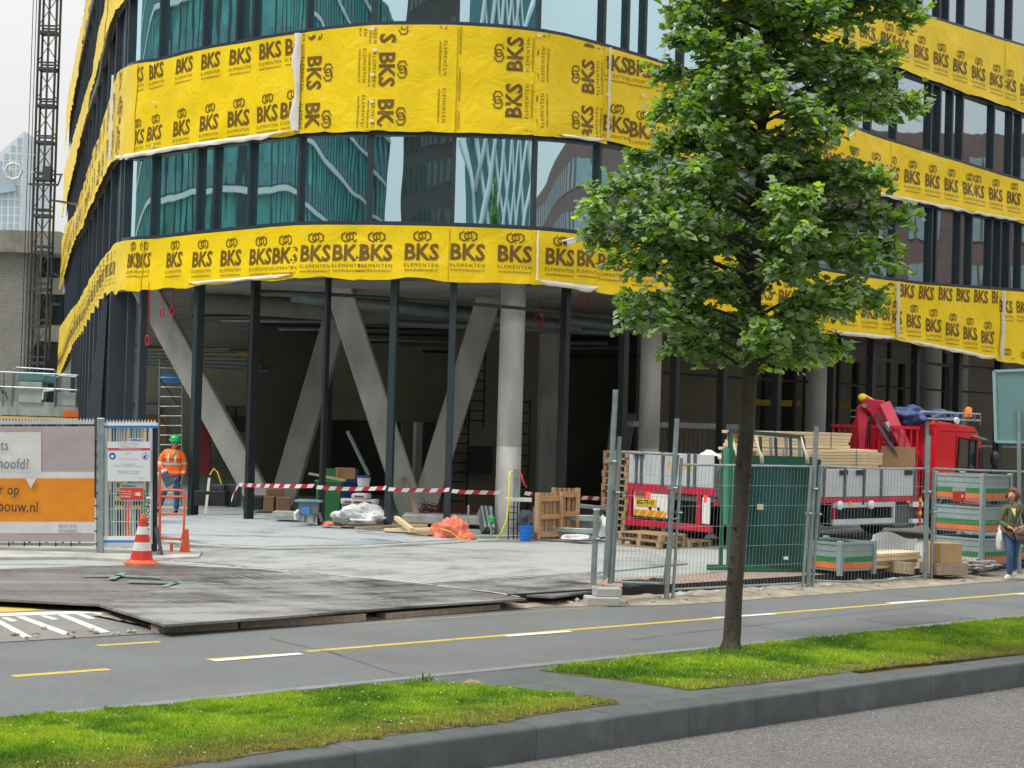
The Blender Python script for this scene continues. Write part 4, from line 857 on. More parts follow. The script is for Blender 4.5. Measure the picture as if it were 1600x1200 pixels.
# hoist mast with work platform
MAST_Y = 62
mp_ = at(60, 560, MAST_Y); mx_ = mp_.x
hm = thing('hoist_mast', (mx_, MAST_Y, 0), 'tall lattice mast of a construction hoist standing left of the wrapped building', 'hoist')
MT['mast'] = M('dark galvanised mast steel', (.085, .095, .1), .5, .4, .2, 4)
wv = .62 * 1.0; dv = .5; ztop = 19.5; mb = MB()
for ix in (-1, 1):
    for iy in (-1, 1):
        mb2 = MB(); mb2.tube([(mx_ + ix * wv / 2, MAST_Y + iy * dv / 2, 0), (mx_ + ix * wv / 2, MAST_Y + iy * dv / 2, ztop)], .045, 6); mb2.build('mast_rail', MT['mast'], hm)
z = .2; k = 0
rung = None
while z < ztop:
    mb2 = MB()
    for iy in (-1, 1):
        mb2.bar((mx_ - wv / 2, MAST_Y + iy * dv / 2, z), (mx_ + wv / 2, MAST_Y + iy * dv / 2, z), .06, .1); mb2.bar((mx_ - wv / 2, MAST_Y + iy * dv / 2, z + .22), (mx_ + wv / 2, MAST_Y + iy * dv / 2, z + .22), .05, .06)
    for ix in (-1, 1): mb2.bar((mx_ + ix * wv / 2, MAST_Y - dv / 2, z), (mx_ + ix * wv / 2, MAST_Y + dv / 2, z), .05, .08)
    mb2.tube([(mx_ - wv / 2, MAST_Y - dv / 2, z + .25), (mx_ + wv / 2, MAST_Y - dv / 2, z + 1.2)], .018, 5); mb2.tube([(mx_ + wv / 2, MAST_Y + dv / 2, z + .25), (mx_ - wv / 2, MAST_Y + dv / 2, z + 1.2)], .018, 5)
    mb2.build('mast_section', MT['mast'], hm); z += 1.32; k += 1
mb2 = MB(); mb2.bar((mx_ + .05, MAST_Y - .28, 0), (mx_ + .05, MAST_Y - .28, ztop), .07, .05); mb2.build('gear_rack', MT['mast'], hm)
for dx in (-.62, -.5): mb2 = MB(); mb2.tube([(mx_ + dx, MAST_Y, 1), (mx_ + dx, MAST_Y, ztop)], .015, 5); mb2.build('cable', MT['black'], hm)
z1 = at(50, 312, MAST_Y).z; e = at(130, 314, MAST_Y)
mb2 = MB(); mb2.bar((mx_ + .3, MAST_Y, z1), (e.x + .4, MAST_Y + 2.5, z1), .07, .07); mb2.build('wall_tie', MT['galv'], hm)
zz = at(50, 290, MAST_Y).z
mb2 = MB(); mb2.bar((mx_ - .45, MAST_Y - .4, zz), (mx_ + .6, MAST_Y - .4, zz), .08, .08); mb2.bar((mx_ + .6, MAST_Y - .4, zz), (mx_ + .7, MAST_Y - .4, zz + .35), .05, .05); mb2.bar((mx_ - .1, MAST_Y - .4, zz + .35), (mx_ + .75, MAST_Y - .4, zz + .38), .05, .05); mb2.box((mx_ + .2, MAST_Y - .35, zz + .4), (.3, .3, .5)); mb2.build('guide_bracket', MT['mast'], hm)
cw = at(26, 270, MAST_Y); mb2 = MB(); RM = Matrix.Rotation(R(90), 3, 'X')
mb2.tube([cw + Vector((.3 * math.cos(a), -.4, .3 * math.sin(a))) for a in np.linspace(0, 2 * math.pi, 9)], .05, 6, caps=False)
for a in (.5, 2.6, 4.7): mb2.bar(cw + Vector((0, -.4, 0)), cw + Vector((.3 * math.cos(a), -.4, .3 * math.sin(a))), .04, .04)
mb2.bar(cw + Vector((.3, -.4, 0)), (mx_ - .3, MAST_Y - .3, cw.z), .05, .05); mb2.bar(cw + Vector((-.35, -.4, .62)), (mx_ - .3, MAST_Y - .3, cw.z + .62), .04, .04); mb2.build('cable_wheel', MT['white'], hm)
# platform at the foot
PX = Vector((at(-60, 640, 56).x, 56, 0)); pf = thing('work_platform', (at(40, 640, 56).x, 56, 0), 'grey hoist work platform with railings and a teal motor above the printed banner', 'platform')
Yp = 56
def pz(py, px=60): return at(px, py, Yp).z
def pxx(px, py=620): return at(px, py, Yp).x
MT['teal_paint'] = M('faded teal machine paint', (.12, .26, .28), .55, 0, .2, 3)
MT['pale_panel'] = M('pale grey green panel', (.38, .44, .42), .55, 0, .12, 2)
mb = MB(); mb.box2((pxx(-80), Yp, pz(650)), (pxx(122), Yp + 1.6, pz(628))); mb.build('deck', MT['pale_panel'], pf)
mb = MB(); mb.box2((pxx(30), Yp - .05, pz(630)), (pxx(66), Yp + .5, pz(597))); mb.build('control_cabinet', MT['pale_panel'], pf, bevel=.02)
mb = MB(); mb.box2((pxx(88), Yp - .02, pz(632)), (pxx(118), Yp + .04, pz(612))); mb.build('kick_panel', MT['pale_panel'], pf)
mb = MB(); mb.box2((pxx(26), Yp, pz(597)), (pxx(68), Yp + .5, pz(582))); mb.build('motor_housing', MT['teal_paint'], pf, bevel=.03)
mb = MB(); a = Vector((pxx(66), Yp + .1, pz(590))); b_ = Vector((pxx(84), Yp + .1, pz(591))); mb.tube([a, a.lerp(b_, .15), b_], [.13, .17, .15], 14); mb.build('motor', MT['teal_paint'], pf, smooth='auto')
for zz in (583, 606): mb = MB(); mb.tube([(pxx(-80), Yp - .1, pz(zz)), (pxx(5), Yp - .1, pz(zz)), (pxx(88), Yp - .1, pz(zz + 1)), (pxx(122), Yp - .1, pz(zz + 2))], .03, 6); mb.build('guard_rail', MT['galv'], pf)
for x in (-60, -25, 6, 20, 87, 120): mb = MB(); mb.tube([(pxx(x), Yp - .1, pz(636)), (pxx(x), Yp - .1, pz(583))], .03, 6); mb.build('guard_post', MT['galv'], pf)
mb = MB(); mb.tube([(pxx(20), Yp + .1, pz(630)), (pxx(20), Yp + .1, pz(578)), (pxx(23), Yp + .1, pz(575)), (pxx(82), Yp + .1, pz(577)), (pxx(86), Yp + .1, pz(581)), (pxx(86), Yp + .1, pz(630))], .03, 6); mb.build('guard_hoop', MT['galv'], pf)
mb = MB(); mb.tube([(pxx(88), Yp, pz(632)), (pxx(88), Yp, pz(589)), (pxx(92), Yp, pz(586)), (pxx(118), Yp, pz(587)), (pxx(121), Yp, pz(592)), (pxx(121), Yp, pz(632))], .035, 6); mb.build('guard_hoop', MT['galv'], pf)
mb = MB(); mb.box2((pxx(101), Yp - .15, pz(650)), (pxx(126), Yp - .1, pz(640))); mb.build('orange_board', M('orange board', (.8, .16, .02), .6), pf)
mb = MB(); mb.box2((pxx(-80), Yp - .2, pz(656)), (pxx(128), Yp - .12, pz(651.5))); mb.build('yellow_plank', M('yellow painted plank', (.75, .48, .16), .6), pf)
mb = MB(); mb.box2((pxx(0), Yp + .2, 0), (pxx(20), Yp + 1.2, pz(650))); mb.box2((pxx(90), Yp + .2, 0), (pxx(110), Yp + 1.2, pz(650))); mb.build('support_leg', MT['mast'], pf)
mb = MB(); c_ = Vector((pxx(74), Yp - .13, pz(612))); mb.tube([c_ + Vector((.25, 0, .08)), c_ + Vector((-.1, 0, .03)), c_ + Vector((-.12, 0, -.25))], .045, 5); mb.build('barrier_tape_knot', MT['white'], pf)
mb = MB(); mb.tube([(pxx(-6), Yp - .1, pz(612)), (pxx(2), Yp - .12, pz(606)), (pxx(5), Yp - .12, pz(616)), (pxx(9), Yp - .12, pz(613)), (pxx(14), Yp - .12, pz(626))], .02, 5); mb.build('cable', MT['black'], pf)

# opposite side of the street, mirrored in the facade glass
def banded(name, loc, rz, w_, d, h, fl, label, cat, glassm, bandm, mull=1.8):
    o = thing(name, loc, label, cat, None, rz)
    mb = MB(); mb.box((0, 0, h / 2), (w_, d, h)); mb.build('wall', glassm, o, local=True)
    if name == 'banded_block':
        mb = MB(); mb.box((0, 0, h / 2), (.12, .5, h)); fin = mb.build('facade_fin', MT['frame'], o, local=True); fin.location = (w_ / 2 + .2, -d / 2, 0)
        for k in range(1, int(d / 2.4)): piece(fin, o, (w_ / 2 + .2, -d / 2 + k * 2.4, 0))
        for k in range(1, 10): piece(fin, o, (-w_ / 2 + k * 2.4, -d / 2 - .2, 0), (0, 0, R(90)))
    n = int(h / fl)
    for i in range(n + 1):
        mb = MB(); mb.box((0, 0, min(h, i * fl)), (w_ + .8, d + .8, .3)); mb.build('floor_band', MT['white'] if name == 'banded_block' else bandm, o, local=True)
        if i < n:
            mb = MB(); mb.box((0, 0, i * fl + .85), (w_ + .3, d + .3, 1.1)); mb.build('parapet', MT['teal_paint'] if name == 'banded_block' else bandm, o, local=True)
    return o
dkglass = M('dark green glass', (.09, .33, .32), .3, 0, .5, .5, spec=.6); brownm = brick_mat('brown brick', (.13, .075, .06), (.1, .06, .05), (.07, .05, .04), 2)
banded('banded_block', (-66, 24, -.3), R(4), 26, 150, 34, 3.5, 'teal glazed block with pale floor bands mirrored in the left corner windows', 'building', dkglass, MT['pale_panel'])
tb = thing('brown_tower', (-27, -52, -.3), 'dark brown tower mirrored in the second curved pane', 'building')
mb = MB(); mb.box((0, 0, 30), (24, 12, 60)); mb.build('wall', brownm, tb, local=True)
for i in range(16):
    for j in range(9): mb = MB(); mb.box((-10.2 + j * 2.5, 6.05, 3 + i * 3.4), (1.3, .12, 1.9)); mb.build('window', MT['dull_glass'], tb, local=True)
dg_ = thing('diagrid_hall', (24, -46, -.3), 'hall with a white branching tube lattice, mirrored in the middle panes', 'building')
mb = MB(); mb.box((0, -2, 19), (56, 8, 38)); mb.build('wall', M('dark teal hall glass', (.08, .22, .25), .4), dg_, local=True)
tubem = M('pale blue tube', (.85, .9, .92), .5, 0, .05)
for i in range(-9, 10):
    for sg in (-1, 1):
        pts_ = []
        for k in range(11): z = k * 3.7; pts_.append((i * 3.2 + sg * (1.0 * math.sin(k * .9 + i * .7) + z * .55), 2.6 + .5 * sg, z))
        pts_ = [p for p in pts_ if abs(p[0]) < 11.5]
        if len(pts_) > 2: mb = MB(); mb.tube(pts_, [.55 - .02 * k for k in range(len(pts_))], 8); mb.v = [(x * 2.6, y, z) for x, y, z in mb.v]; mb.build('lattice_tube', tubem, dg_, local=True, smooth=True)
rb = thing('brick_terrace', (78, 22, -.3), 'brown brick terrace with pale window frames mirrored in the right windows', 'building', None, R(4))
rbm = brick_mat('red brown brick', (.22, .12, .1), (.17, .1, .085), (.12, .09, .08), 2)
mb = MB(); mb.box((4, 0, 11), (10, 130, 22)); mb.build('wall', rbm, rb, local=True)
wp = None
for i in range(6):
    for j in range(40):
        loc = (-1.06, -62 + j * 3.1, 2.4 + i * 3.4)
        if wp is None: mb = MB(); mb.box((0, 0, 0), (.1, 1.5, 1.9)); wp = mb.build('window', M('pale window', (.25, .32, .34), .3), rb, local=True); wp.location = loc
        else: piece(wp, rb, loc)
# ================================================================ LIME TREE
TB = G(1141, 1016, .02); TY = TB.y
def tz(py, px=1165): return at(px, py, TY).z
def tx(px, py): return at(px, py, TY).x
tree = thing('lime_tree', (TB.x, TB.y, 0), 'young lime tree with a dense crown on the right grass patch', 'tree')
bark = M('dark ridged bark', (.055, .046, .035), .9, 0, .35, 5, 1, 26, dirt=(.1, .11, .05), dirt_amt=.35, ds=2.5, stretch=(1, 1, .35))
tp = [(1141, 1020, .175), (1143, 1000, .128), (1148, 930, .12), (1156, 820, .115), (1163, 720, .115), (1169, 620, .112), (1174, 560, .108), (1178, 480, .1), (1184, 380, .085), (1188, 260, .07), (1192, 120, .055), (1194, 0, .042), (1196, -150, .03), (1197, -260, .012)]
tpts = []; trs = []
for i in range(len(tp) - 1):
    for k in range(5):
        t = k / 5; px = tp[i][0] * (1 - t) + tp[i + 1][0] * t; py = tp[i][1] * (1 - t) + tp[i + 1][1] * t; r = (tp[i][2] * (1 - t) + tp[i + 1][2] * t) * .84
        z = tz(py, px); tpts.append(Vector((tx(px, py) + .008 * noise.noise(Vector((z * 2, 0, 0))), TY + .1 * noise.noise(Vector((z * .4, 5, 0))), z))); trs.append(r * (1 + .05 * noise.noise(Vector((z * 5, 1, 1)))))
tpts[0].z = -.02
mb = MB(); mb.tube(tpts, trs, 12)
for k in range(26):
    j = 8 + k; c_ = tpts[min(j, 28)] + Vector((random.uniform(-.1, .1), -.09, random.uniform(-.05, .05))); mb.blob(c_, .02, 1, .3, 2, k)
mb.build('trunk', bark, tree, smooth=True)
def trunk_at(z):
    zz = [p.z for p in tpts]; return Vector((np.interp(z, zz, [p.x for p in tpts]), np.interp(z, zz, [p.y for p in tpts]), z))
# outline of the crown: (py, left px, right px)
OUT = [(592, 1085, 1200), (575, 1030, 1265), (545, 1005, 1300), (500, 975, 1345), (470, 955, 1385), (430, 930, 1410), (395, 905, 1440), (350, 893, 1440), (320, 905, 1435), (280, 940, 1405), (240, 958, 1395), (200, 985, 1420), (165, 1000, 1440), (130, 1000, 1440), (90, 1015, 1425), (50, 1040, 1420), (10, 1035, 1440), (-60, 1050, 1400), (-140, 1085, 1350), (-220, 1140, 1270), (-270, 1190, 1205)]
oz = [tz(q[0]) for q in OUT]; ol = [tx(q[1], q[0]) for q in OUT]; orr = [tx(q[2], q[0]) for q in OUT]
def rad(z, side):
    c_ = trunk_at(z).x; l = c_ - np.interp(z, oz, ol); r = np.interp(z, oz, orr) - c_; k = (side + 1) / 2; return max(.05, l * (1 - k) + r * k)
rt = random.Random(11); mbb = MB(); leaves = []
def leaf_at(p, d, sz): leaves.append((p, d, sz))
zs = oz[0] + .05; nb_ = 0; ga = 0
while zs < oz[-1] - .1:
    for q in range(3 if zs < 8 else 4):
        ga += 2.4 + rt.uniform(-.3, .3); side = math.cos(ga); dp = math.sin(ga)
        p0 = trunk_at(zs + rt.uniform(-.1, .1)); rise = rt.uniform(.15, .55)
        # iterate to find the tip on the outline
        zt_ = zs + rise; Rr = rad(min(oz[-1], zt_), side) * rt.uniform(.83, 1.01)
        if abs(dp) > .5: Rr *= .95
        tip = Vector((p0.x + side * Rr, p0.y + dp * Rr * 1.0, p0.z + rise * (Rr / 1.6)))
        n = 7; pts_ = []
        wob = Vector((rt.uniform(-1, 1), rt.uniform(-1, 1), rt.uniform(-.5, .5))) * .12
        for k in range(n + 1):
            t = k / n; pts_.append(p0.lerp(tip, t) + wob * math.sin(t * 3.14) + Vector((0, 0, .16 * math.sin(t * 3.14) - .10 * t * t)))
        mbb.tube(pts_, [.024 * (1 - t * .9) * (1 if Rr > 1 else .7) for t in np.linspace(0, 1, n + 1)], 5)
        # twigs
        nt_ = int(13 + Rr * 16)
        for k in range(nt_):
            t = rt.uniform(.16, 1.0) ** .75; i = min(n - 1, int(t * n)); b0 = pts_[i].lerp(pts_[i + 1], t * n - i); dirb = (tip - p0).normalized()
            sd_ = dirb.cross(Vector((0, 0, 1))).normalized() * rt.choice((-1, 1)); L_ = rt.uniform(.12, .46) * (1.15 - .45 * t)
            tw_ = (dirb * rt.uniform(.3, 1) + sd_ * rt.uniform(.3, 1.1) + Vector((0, 0, rt.uniform(-.8, .95)))).normalized(); e = b0 + tw_ * L_ + Vector((0, 0, -.03))
            mbb.tube([b0, b0.lerp(e, .5) + Vector((0, 0, .015)), e], [.007, .005, .003], 3, caps=False)
            nl = int(5 + L_ * 27)
            for j in range(nl):
                u = (j + .5) / nl; lp = b0.lerp(e, u) + Vector((rt.gauss(0, .025), rt.gauss(0, .025), rt.gauss(0, .02))); s2 = tw_.cross(Vector((0, 0, 1))).normalized() * (1 if j % 2 else -1)
                leaf_at(lp, (tw_ * .5 + s2 * .8 + Vector((rt.gauss(0, .3), rt.gauss(0, .3), rt.gauss(-.25, .3)))).normalized(), rt.uniform(.055, .105) * (1.12 if rt.random() > .9 else 1))
    zs += .125
mbb.build('branches', bark, tree, smooth=True, kind='stuff')
print('LEAVES', len(leaves))
# leaf shapes: heart-shaped, folded along the midrib
LS = [(0, 0, 0), (-.42, .18, .10), (-.46, .5, .13), (-.2, .86, .07), (0, 1.08, -.06), (.2, .86, .07), (.46, .5, .13), (.42, .18, .10), (0, .5, 0)]
LF = [(0, 1, 8), (1, 2, 8), (2, 3, 8), (3, 4, 8), (4, 5, 8), (5, 6, 8), (6, 7, 8), (7, 0, 8)]
def leafmat():
    m = bpy.data.materials.new('lime leaf'); m.use_nodes = True; t = m.node_tree; b = t.nodes['Principled BSDF']; N = t.nodes.new; L = t.links.new
    at_ = N('ShaderNodeAttribute'); at_.attribute_name = 'tone'; rp = N('ShaderNodeValToRGB'); E = rp.color_ramp.elements
    E[0].color = (.045, .12, .010, 1); E[1].color = (.46, .66, .05, 1); e = E.new(.45); e.color = (.13, .25, .02, 1); e = E.new(.8); e.color = (.24, .43, .035, 1); L(at_.outputs['Fac'], rp.inputs[0])
    g = N('ShaderNodeNewGeometry'); mx_ = N('ShaderNodeMix'); mx_.data_type = 'RGBA'; L(g.outputs['Backfacing'], mx_.inputs[0]); L(rp.outputs[0], mx_.inputs[6]); mx_.inputs[7].default_value = (.27, .36, .22, 1)
    L(mx_.outputs[2], b.inputs['Base Color']); b.inputs['Roughness'].default_value = .33; b.inputs['Specular IOR Level'].default_value = .7
    tr = N('ShaderNodeBsdfTranslucent'); tm = N('ShaderNodeMix'); tm.data_type = 'RGBA'; tm.blend_type = 'MULTIPLY'; tm.inputs[0].default_value = 1; L(rp.outputs[0], tm.inputs[6]); tm.inputs[7].default_value = (2.4, 2.4, .7, 1); L(tm.outputs[2], tr.inputs[0])
    ms = N('ShaderNodeMixShader'); ms.inputs[0].default_value = .3; L(b.outputs[0], ms.inputs[1]); L(tr.outputs[0], ms.inputs[2]); L(ms.outputs[0], t.nodes['Material Output'].inputs[0]); return m
MT['leaf'] = leafmat(); LSa = np.array(LS)
def leaf_frame(p, d, nrm):
    y = d; x = y.cross(nrm).normalized(); z = x.cross(y).normalized(); return Matrix((x, y, z)).transposed()
rt2 = random.Random(5); inv = FRAME[tree]
# the 300 leaves nearest the eye on the outside of the crown are parts of their own
order = sorted(range(len(leaves)), key=lambda i: leaves[i][0].y + rt2.uniform(0, .9)); single = set(order[:300])
V = np.empty((len(leaves) * 9, 3)); tone = np.empty(len(leaves) * 9); kv = 0; lm = []
for q in range(4):
    mb = MB(); mb.add([(x, y, z * (1 + .5 * q) * (1 if q % 2 else -.6)) for x, y, z in LS], LF); me = mb.mesh('leaf'); a_ = me.attributes.new('tone', 'FLOAT', 'POINT'); a_.data.foreach_set('value', [(.5, .7, .86, .98)[q]] * 9); me.materials.append(MT['leaf']); lm.append(me)
for i, (p, d, sz) in enumerate(leaves):
    nrm = Vector((rt2.gauss(0, .5), rt2.gauss(-.3, .5), 1 if rt2.random() > .2 else -.6)).normalized(); Mx = leaf_frame(p, d, nrm); sz *= .98
    if i in single:
        M4 = (inv @ Matrix.Translation(p) @ Mx.to_4x4() @ Matrix.Diagonal((sz, sz, sz, 1))); o = bpy.data.objects.new('leaf', lm[rt2.randrange(4)]); C.objects.link(o); o.parent = tree; o.matrix_local = M4; continue
    A = LSa.copy(); A[:, 2] *= rt2.uniform(-1.2, 1.6); Mn = np.array(Mx); V[kv:kv + 9] = (A * sz * rt2.uniform(.75, 1.25)) @ Mn.T + np.array(p); 
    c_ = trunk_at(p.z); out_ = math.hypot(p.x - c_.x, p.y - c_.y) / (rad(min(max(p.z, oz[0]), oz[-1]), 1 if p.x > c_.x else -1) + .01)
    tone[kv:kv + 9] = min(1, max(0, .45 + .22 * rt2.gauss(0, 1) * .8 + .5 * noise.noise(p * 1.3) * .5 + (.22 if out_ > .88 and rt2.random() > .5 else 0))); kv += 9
V = V[:kv] - np.array([TB.x, TB.y, 0]); tone = tone[:kv]; nl = kv // 9
me = bpy.data.meshes.new('crown'); me.vertices.add(kv); me.vertices.foreach_set('co', V.reshape(-1)); F_ = (np.arange(nl)[:, None, None] * 9 + np.array(LF)[None]).reshape(-1)
me.loops.add(len(F_)); me.loops.foreach_set('vertex_index', F_); me.polygons.add(len(F_) // 3); me.polygons.foreach_set('loop_start', np.arange(len(F_) // 3) * 3)
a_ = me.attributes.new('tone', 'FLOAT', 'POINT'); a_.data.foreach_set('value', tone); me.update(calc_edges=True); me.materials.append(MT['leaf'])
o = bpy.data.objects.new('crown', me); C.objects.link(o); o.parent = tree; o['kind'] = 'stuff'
# ================================================================ FENCES
def onb(px, py, b):
    """point where a sight line meets the upright plane parallel to the street at distance b"""
    d = ray(px, py); k = (b + RN.dot(RO)) / (RN.x * d.x + RN.y * d.y); return CAM + d * k
FB = 1.95
GF = 'mesh fence panels on the street side'
def mesh_panel(tl, tr, bl_, br, nv, nh, label, sag=0.0, mid=False):
    A, B, Cc, D = [onb(*q, FB) for q in (tl, tr, bl_, br)]
    t = thing('mesh_fence_panel', (A.x * .5 + B.x * .5, A.y * .5 + B.y * .5, 0), label, 'fence panel', GF)
    def P(u, v):
        top = A.lerp(B, u); bot = Cc.lerp(D, u) - Vector((0, 0, sag * math.sin(u * 3.14))); return top.lerp(bot, v) - Vector((0, 0, .35 * sag * math.sin(u * 3.14) * (1 - v)))
    for v, nm in ((0, 'top_rail'), (1, 'bottom_rail')): mb = MB(); mb.tube([P(i / 8, v) for i in range(9)], .019, 8); mb.build(nm, MT['galv'], t, smooth='auto')
    for u in (0, 1) + ((.52,) if mid else ()): mb = MB(); mb.tube([P(u, v / 4) for v in range(5)], .019 if u in (0, 1) else .012, 8); mb.build('side_rail', MT['galv'], t, smooth='auto')
    mb = MB(); off = Vector((RN.x, RN.y, 0)) * .004
    for i in range(1, nv): mb.tube([P(i / nv, v / 3) for v in range(4)], .0024, 4, caps=False)
    for j in range(1, nh): mb.tube([P(u / 6, j / nh) + off + Vector((0, 0, .006 * noise.noise(Vector((u, j, nv)))))for u in range(7)], .0026, 4, caps=False)
    mb.build('wire_mesh', MT['galv'], t, kind='stuff')
    return t
mesh_panel((970, 706), (1060, 711), (958, 909), (1037, 912), 13, 6, 'narrow left mesh panel between the tall leaning post and the chained post')
mesh_panel((1063, 726), (1267, 729), (1053, 921), (1254, 911), 38, 6, 'mesh panel in front of the green glass rack and the tree trunk')
mesh_panel((1281, 728), (1451, 732), (1271, 907), (1445, 899), 34, 6, 'sagging mesh panel in front of the truck side', .06)
mesh_panel((1460, 732), (1606, 737), (1457, 899), (1592, 893), 28, 6, 'rightmost mesh panel in front of the stacked crates', .02, True)
mesh_panel((1612, 738), (1760, 745), (1608, 893), (1750, 886), 28, 6, 'mesh panel past the road sign pole at the right edge')
def fpost(top, bot, r, label, b=FB, square=True, name='fence_post', cap=False):
    p, q = onb(*bot, b), onb(*top, b); mb = MB(); d = q - p
    t = thing(name, (p.x, p.y, max(0, p.z)), label, 'fence post', 'galvanised fence posts')
    mb.tube([p, q], r, 10); mb.build('tube', MT['galv'], t, smooth='auto')
    c_ = p.lerp(q, .62); mb = MB(); mb.box(c_ + Vector((.0, -.0, 0)), (r * 3.2, r * 2.6, .05), rz=ROAD_RZ); mb.tube([c_ + Vector((0, -.06, 0)), c_ + Vector((.06, -.08, 0))], .015, 6); mb.build('clamp', MT['galv_dull'], t)
    if cap: mb = MB(); mb.tube([q, q + Vector((0, 0, .02))], r * 1.12, 10); mb.build('cap', MT['white'], t)
    return t
fpost((962, 609), (946, 903), .042, 'tallest galvanised post, leaning right above the concrete block', FB)
fpost((968, 682), (953, 912), .035, 'short galvanised post clamped right beside the tallest leaning post', FB - .02)
fpost((932, 797), (927, 914), .045, 'stubby free-standing galvanised post left of the mesh fence', FB - .05, cap=True)
fpost((1058, 654), (1041, 939), .04, 'galvanised post with the chain, left of the tree trunk', FB - .05)
fpost((1065, 716), (1051, 939), .026, 'thin galvanised post touching the chained post', FB - .1)
fpost((1276, 666), (1262, 923), .042, 'galvanised post right of the green glass rack', FB - .04)
fpost((1283, 730), (1269, 923), .028, 'thin galvanised post left of the sagging mesh panel', FB - .06)
fpost((1268, 728), (1254, 923), .024, 'thin galvanised post at the right end of the panel before the glass rack', FB - .06)
fpost((1451, 680), (1445, 912), .042, 'galvanised post in front of the red truck cab', FB - .04)
fpost((1458, 731), (1455, 912), .026, 'thin galvanised post left of the crate panel', FB - .06)
mb = MB(); p = onb(1043, 806, FB - .1); q = onb(1062, 808, FB - .12)
mb.tube([p.lerp(q, i / 10) + Vector((0, -.02, -.04 * math.sin(i / 10 * 3.14) + (.008 if i % 2 else 0))) for i in range(11)] + [q + Vector((0, 0, -.12))], .008, 5); solo(mb, 'chain', MT['galv'], 'steel chain looped between the two posts left of the tree', 'chain')
# concrete foot blocks
p = onb(940, 935, FB - .1)
mb = MB(); mb.box((p.x, p.y, .07), (.5, .34, .13), rz=.1); solo(mb, 'concrete_block', MT['concrete'], 'lower concrete block under the leaning fence posts', 'concrete block', 'concrete blocks under the fence posts', bevel=.015)
mb = MB(); mb.box((p.x + .08, p.y + .04, .2), (.4, .28, .13), rz=.14); solo(mb, 'concrete_block', MT['concrete'], 'upper concrete block on top of the other under the leaning posts', 'concrete block', 'concrete blocks under the fence posts', bevel=.015)
mb = MB(); mb.grid(lambda u, v: onb(972, 915, FB + .1).lerp(onb(1042, 912, FB + .1), u) + Vector((0, -.12 * v, -.02 + .1 * (1 - v) * 1.1 + .03 * noise.noise(Vector((u * 5, v * 5, 2))))), 14, 6)
solo(mb, 'plastic_sheet', M('black plastic sheeting', (.02, .02, .022), .3, 0, .1), 'crumpled black plastic sheet at the foot of the narrow mesh panel', 'plastic sheet', smooth=True, fix=False)
# dark rubber edging along the raised pavement
mb = MB(); mb.bar(ab(2.2, 2.42, .10), ab(40, 2.42, .10), .05, .14); solo(mb, 'rubber_edging', MT['rubber'], 'black rubber edging along the raised brick strip behind the mesh fence', 'edging')
mb = MB()
for k in range(26): a = 3.5 + k * .62 + rng.uniform(-.2, .2); mb.blob(ab(a, 2.15 + rng.uniform(-.2, .1), .03), (rng.uniform(.05, .18), rng.uniform(.04, .1), rng.uniform(.03, .07)), 1, .5, 2, k)
tag(mb.build('rubble', MT['concrete'], None), 'loose concrete rubble along the foot of the mesh fence', 'rubble', None, 'stuff')

# road sign seen from behind
sy = onb(1593, 890, FB - .25).y
sg = thing('road_sign', (at(1594, 890, sy).x, sy, 0), 'blank grey-green back of a road sign on a pole at the right edge', 'road sign')
MT['sign_back'] = M('teal grey sign back', (.16, .30, .30), .5, .1, .06, 2)
mb = MB(); mb.prism([at(1556, 690, sy), at(1650, 692, sy), at(1648, 576, sy), at(1553, 580, sy)], (0, .03, 0)); mb.build('sign_panel', MT['sign_back'], sg)
mb = MB()
fr_ = [at(1556, 690, sy - .01), at(1650, 692, sy - .01), at(1648, 576, sy - .01), at(1553, 580, sy - .01)]
for i in range(4): mb.bar(fr_[i], fr_[(i + 1) % 4], .05, .035, up=(0, 1, 0))
mb.build('edge_frame', M('light sign edge', (.3, .48, .47), .4, .1, .05), sg)
mb = MB(); p = at(1593, 896, sy - .05); q = at(1592, 640, sy - .05); mb.tube([Vector((p.x, p.y, 0)), q], .04, 12); mb.build('pole', MT['galv'], sg, smooth='auto')

# ---------------------------------------------------------------- left hoarding, banner and gate (one plane)
HY = 30.2
def hp(px, py, dy=0.0): return at(px, py, HY + dy)
def quadp(mb, x0, y0, x1, y1, dy, th=.004): mb.prism([hp(x0, y1, dy), hp(x1, y1, dy), hp(x1, y0, dy), hp(x0, y0, dy)], (0, th, 0)); return mb
hf = thing('hoarding_fence', (hp(20, 860).x, HY, 0), 'galvanised fence with a spiked top rail carrying the printed banner', 'fence')
WH = MT['white']; BLUE = M('blue paint', (.03, .22, .62), .4, 0, .05); LG = M('light grey steel frame', (.55, .6, .62), .4, .3, .08, 3)
mb = MB(); mb.bar(hp(-120, 661, .02), hp(147, 660, .02), .05, .06); mb.build('top_rail', LG, hf)
mb = MB(); mb.bar(hp(-120, 849, .02), hp(147, 851, .02), .05, .05); mb.build('bottom_rail', MT['galv'], hf)
for x in np.arange(-110, 140, 26): mb = MB(); mb.tube([hp(x, 661, .05), hp(x, 850, .05)], .02, 6); mb.build('upright', MT['galv'], hf)
mb = MB(); mb.bar(hp(156, 866, -.02) * 1, hp(158, 653, -.02), .13, .1, up=(0, 1, 0)); mb.build('gate_post', MT['galv'], hf, bevel=.012)
for k in range(9): c_ = hp(150, 690 + k * 20, -.07); mb = MB(); mb.box(c_, (.05, .04, .02)); mb.build('clip', MT['black'], hf)
def spikes(x0, x1, y, dy, root, n):
    mb = MB()
    for i in range(n):
        xa = x0 + (x1 - x0) * i / n; xb = x0 + (x1 - x0) * (i + 1) / n; mb.prism([hp(xa, y + 1, dy), hp(xb, y + 1, dy), hp((xa + xb) / 2, y - 5, dy)], (0, .006, 0))
    mb.build('spike_strip', LG, root, kind='stuff')
spikes(0, 148, 658, .02, hf, 30)
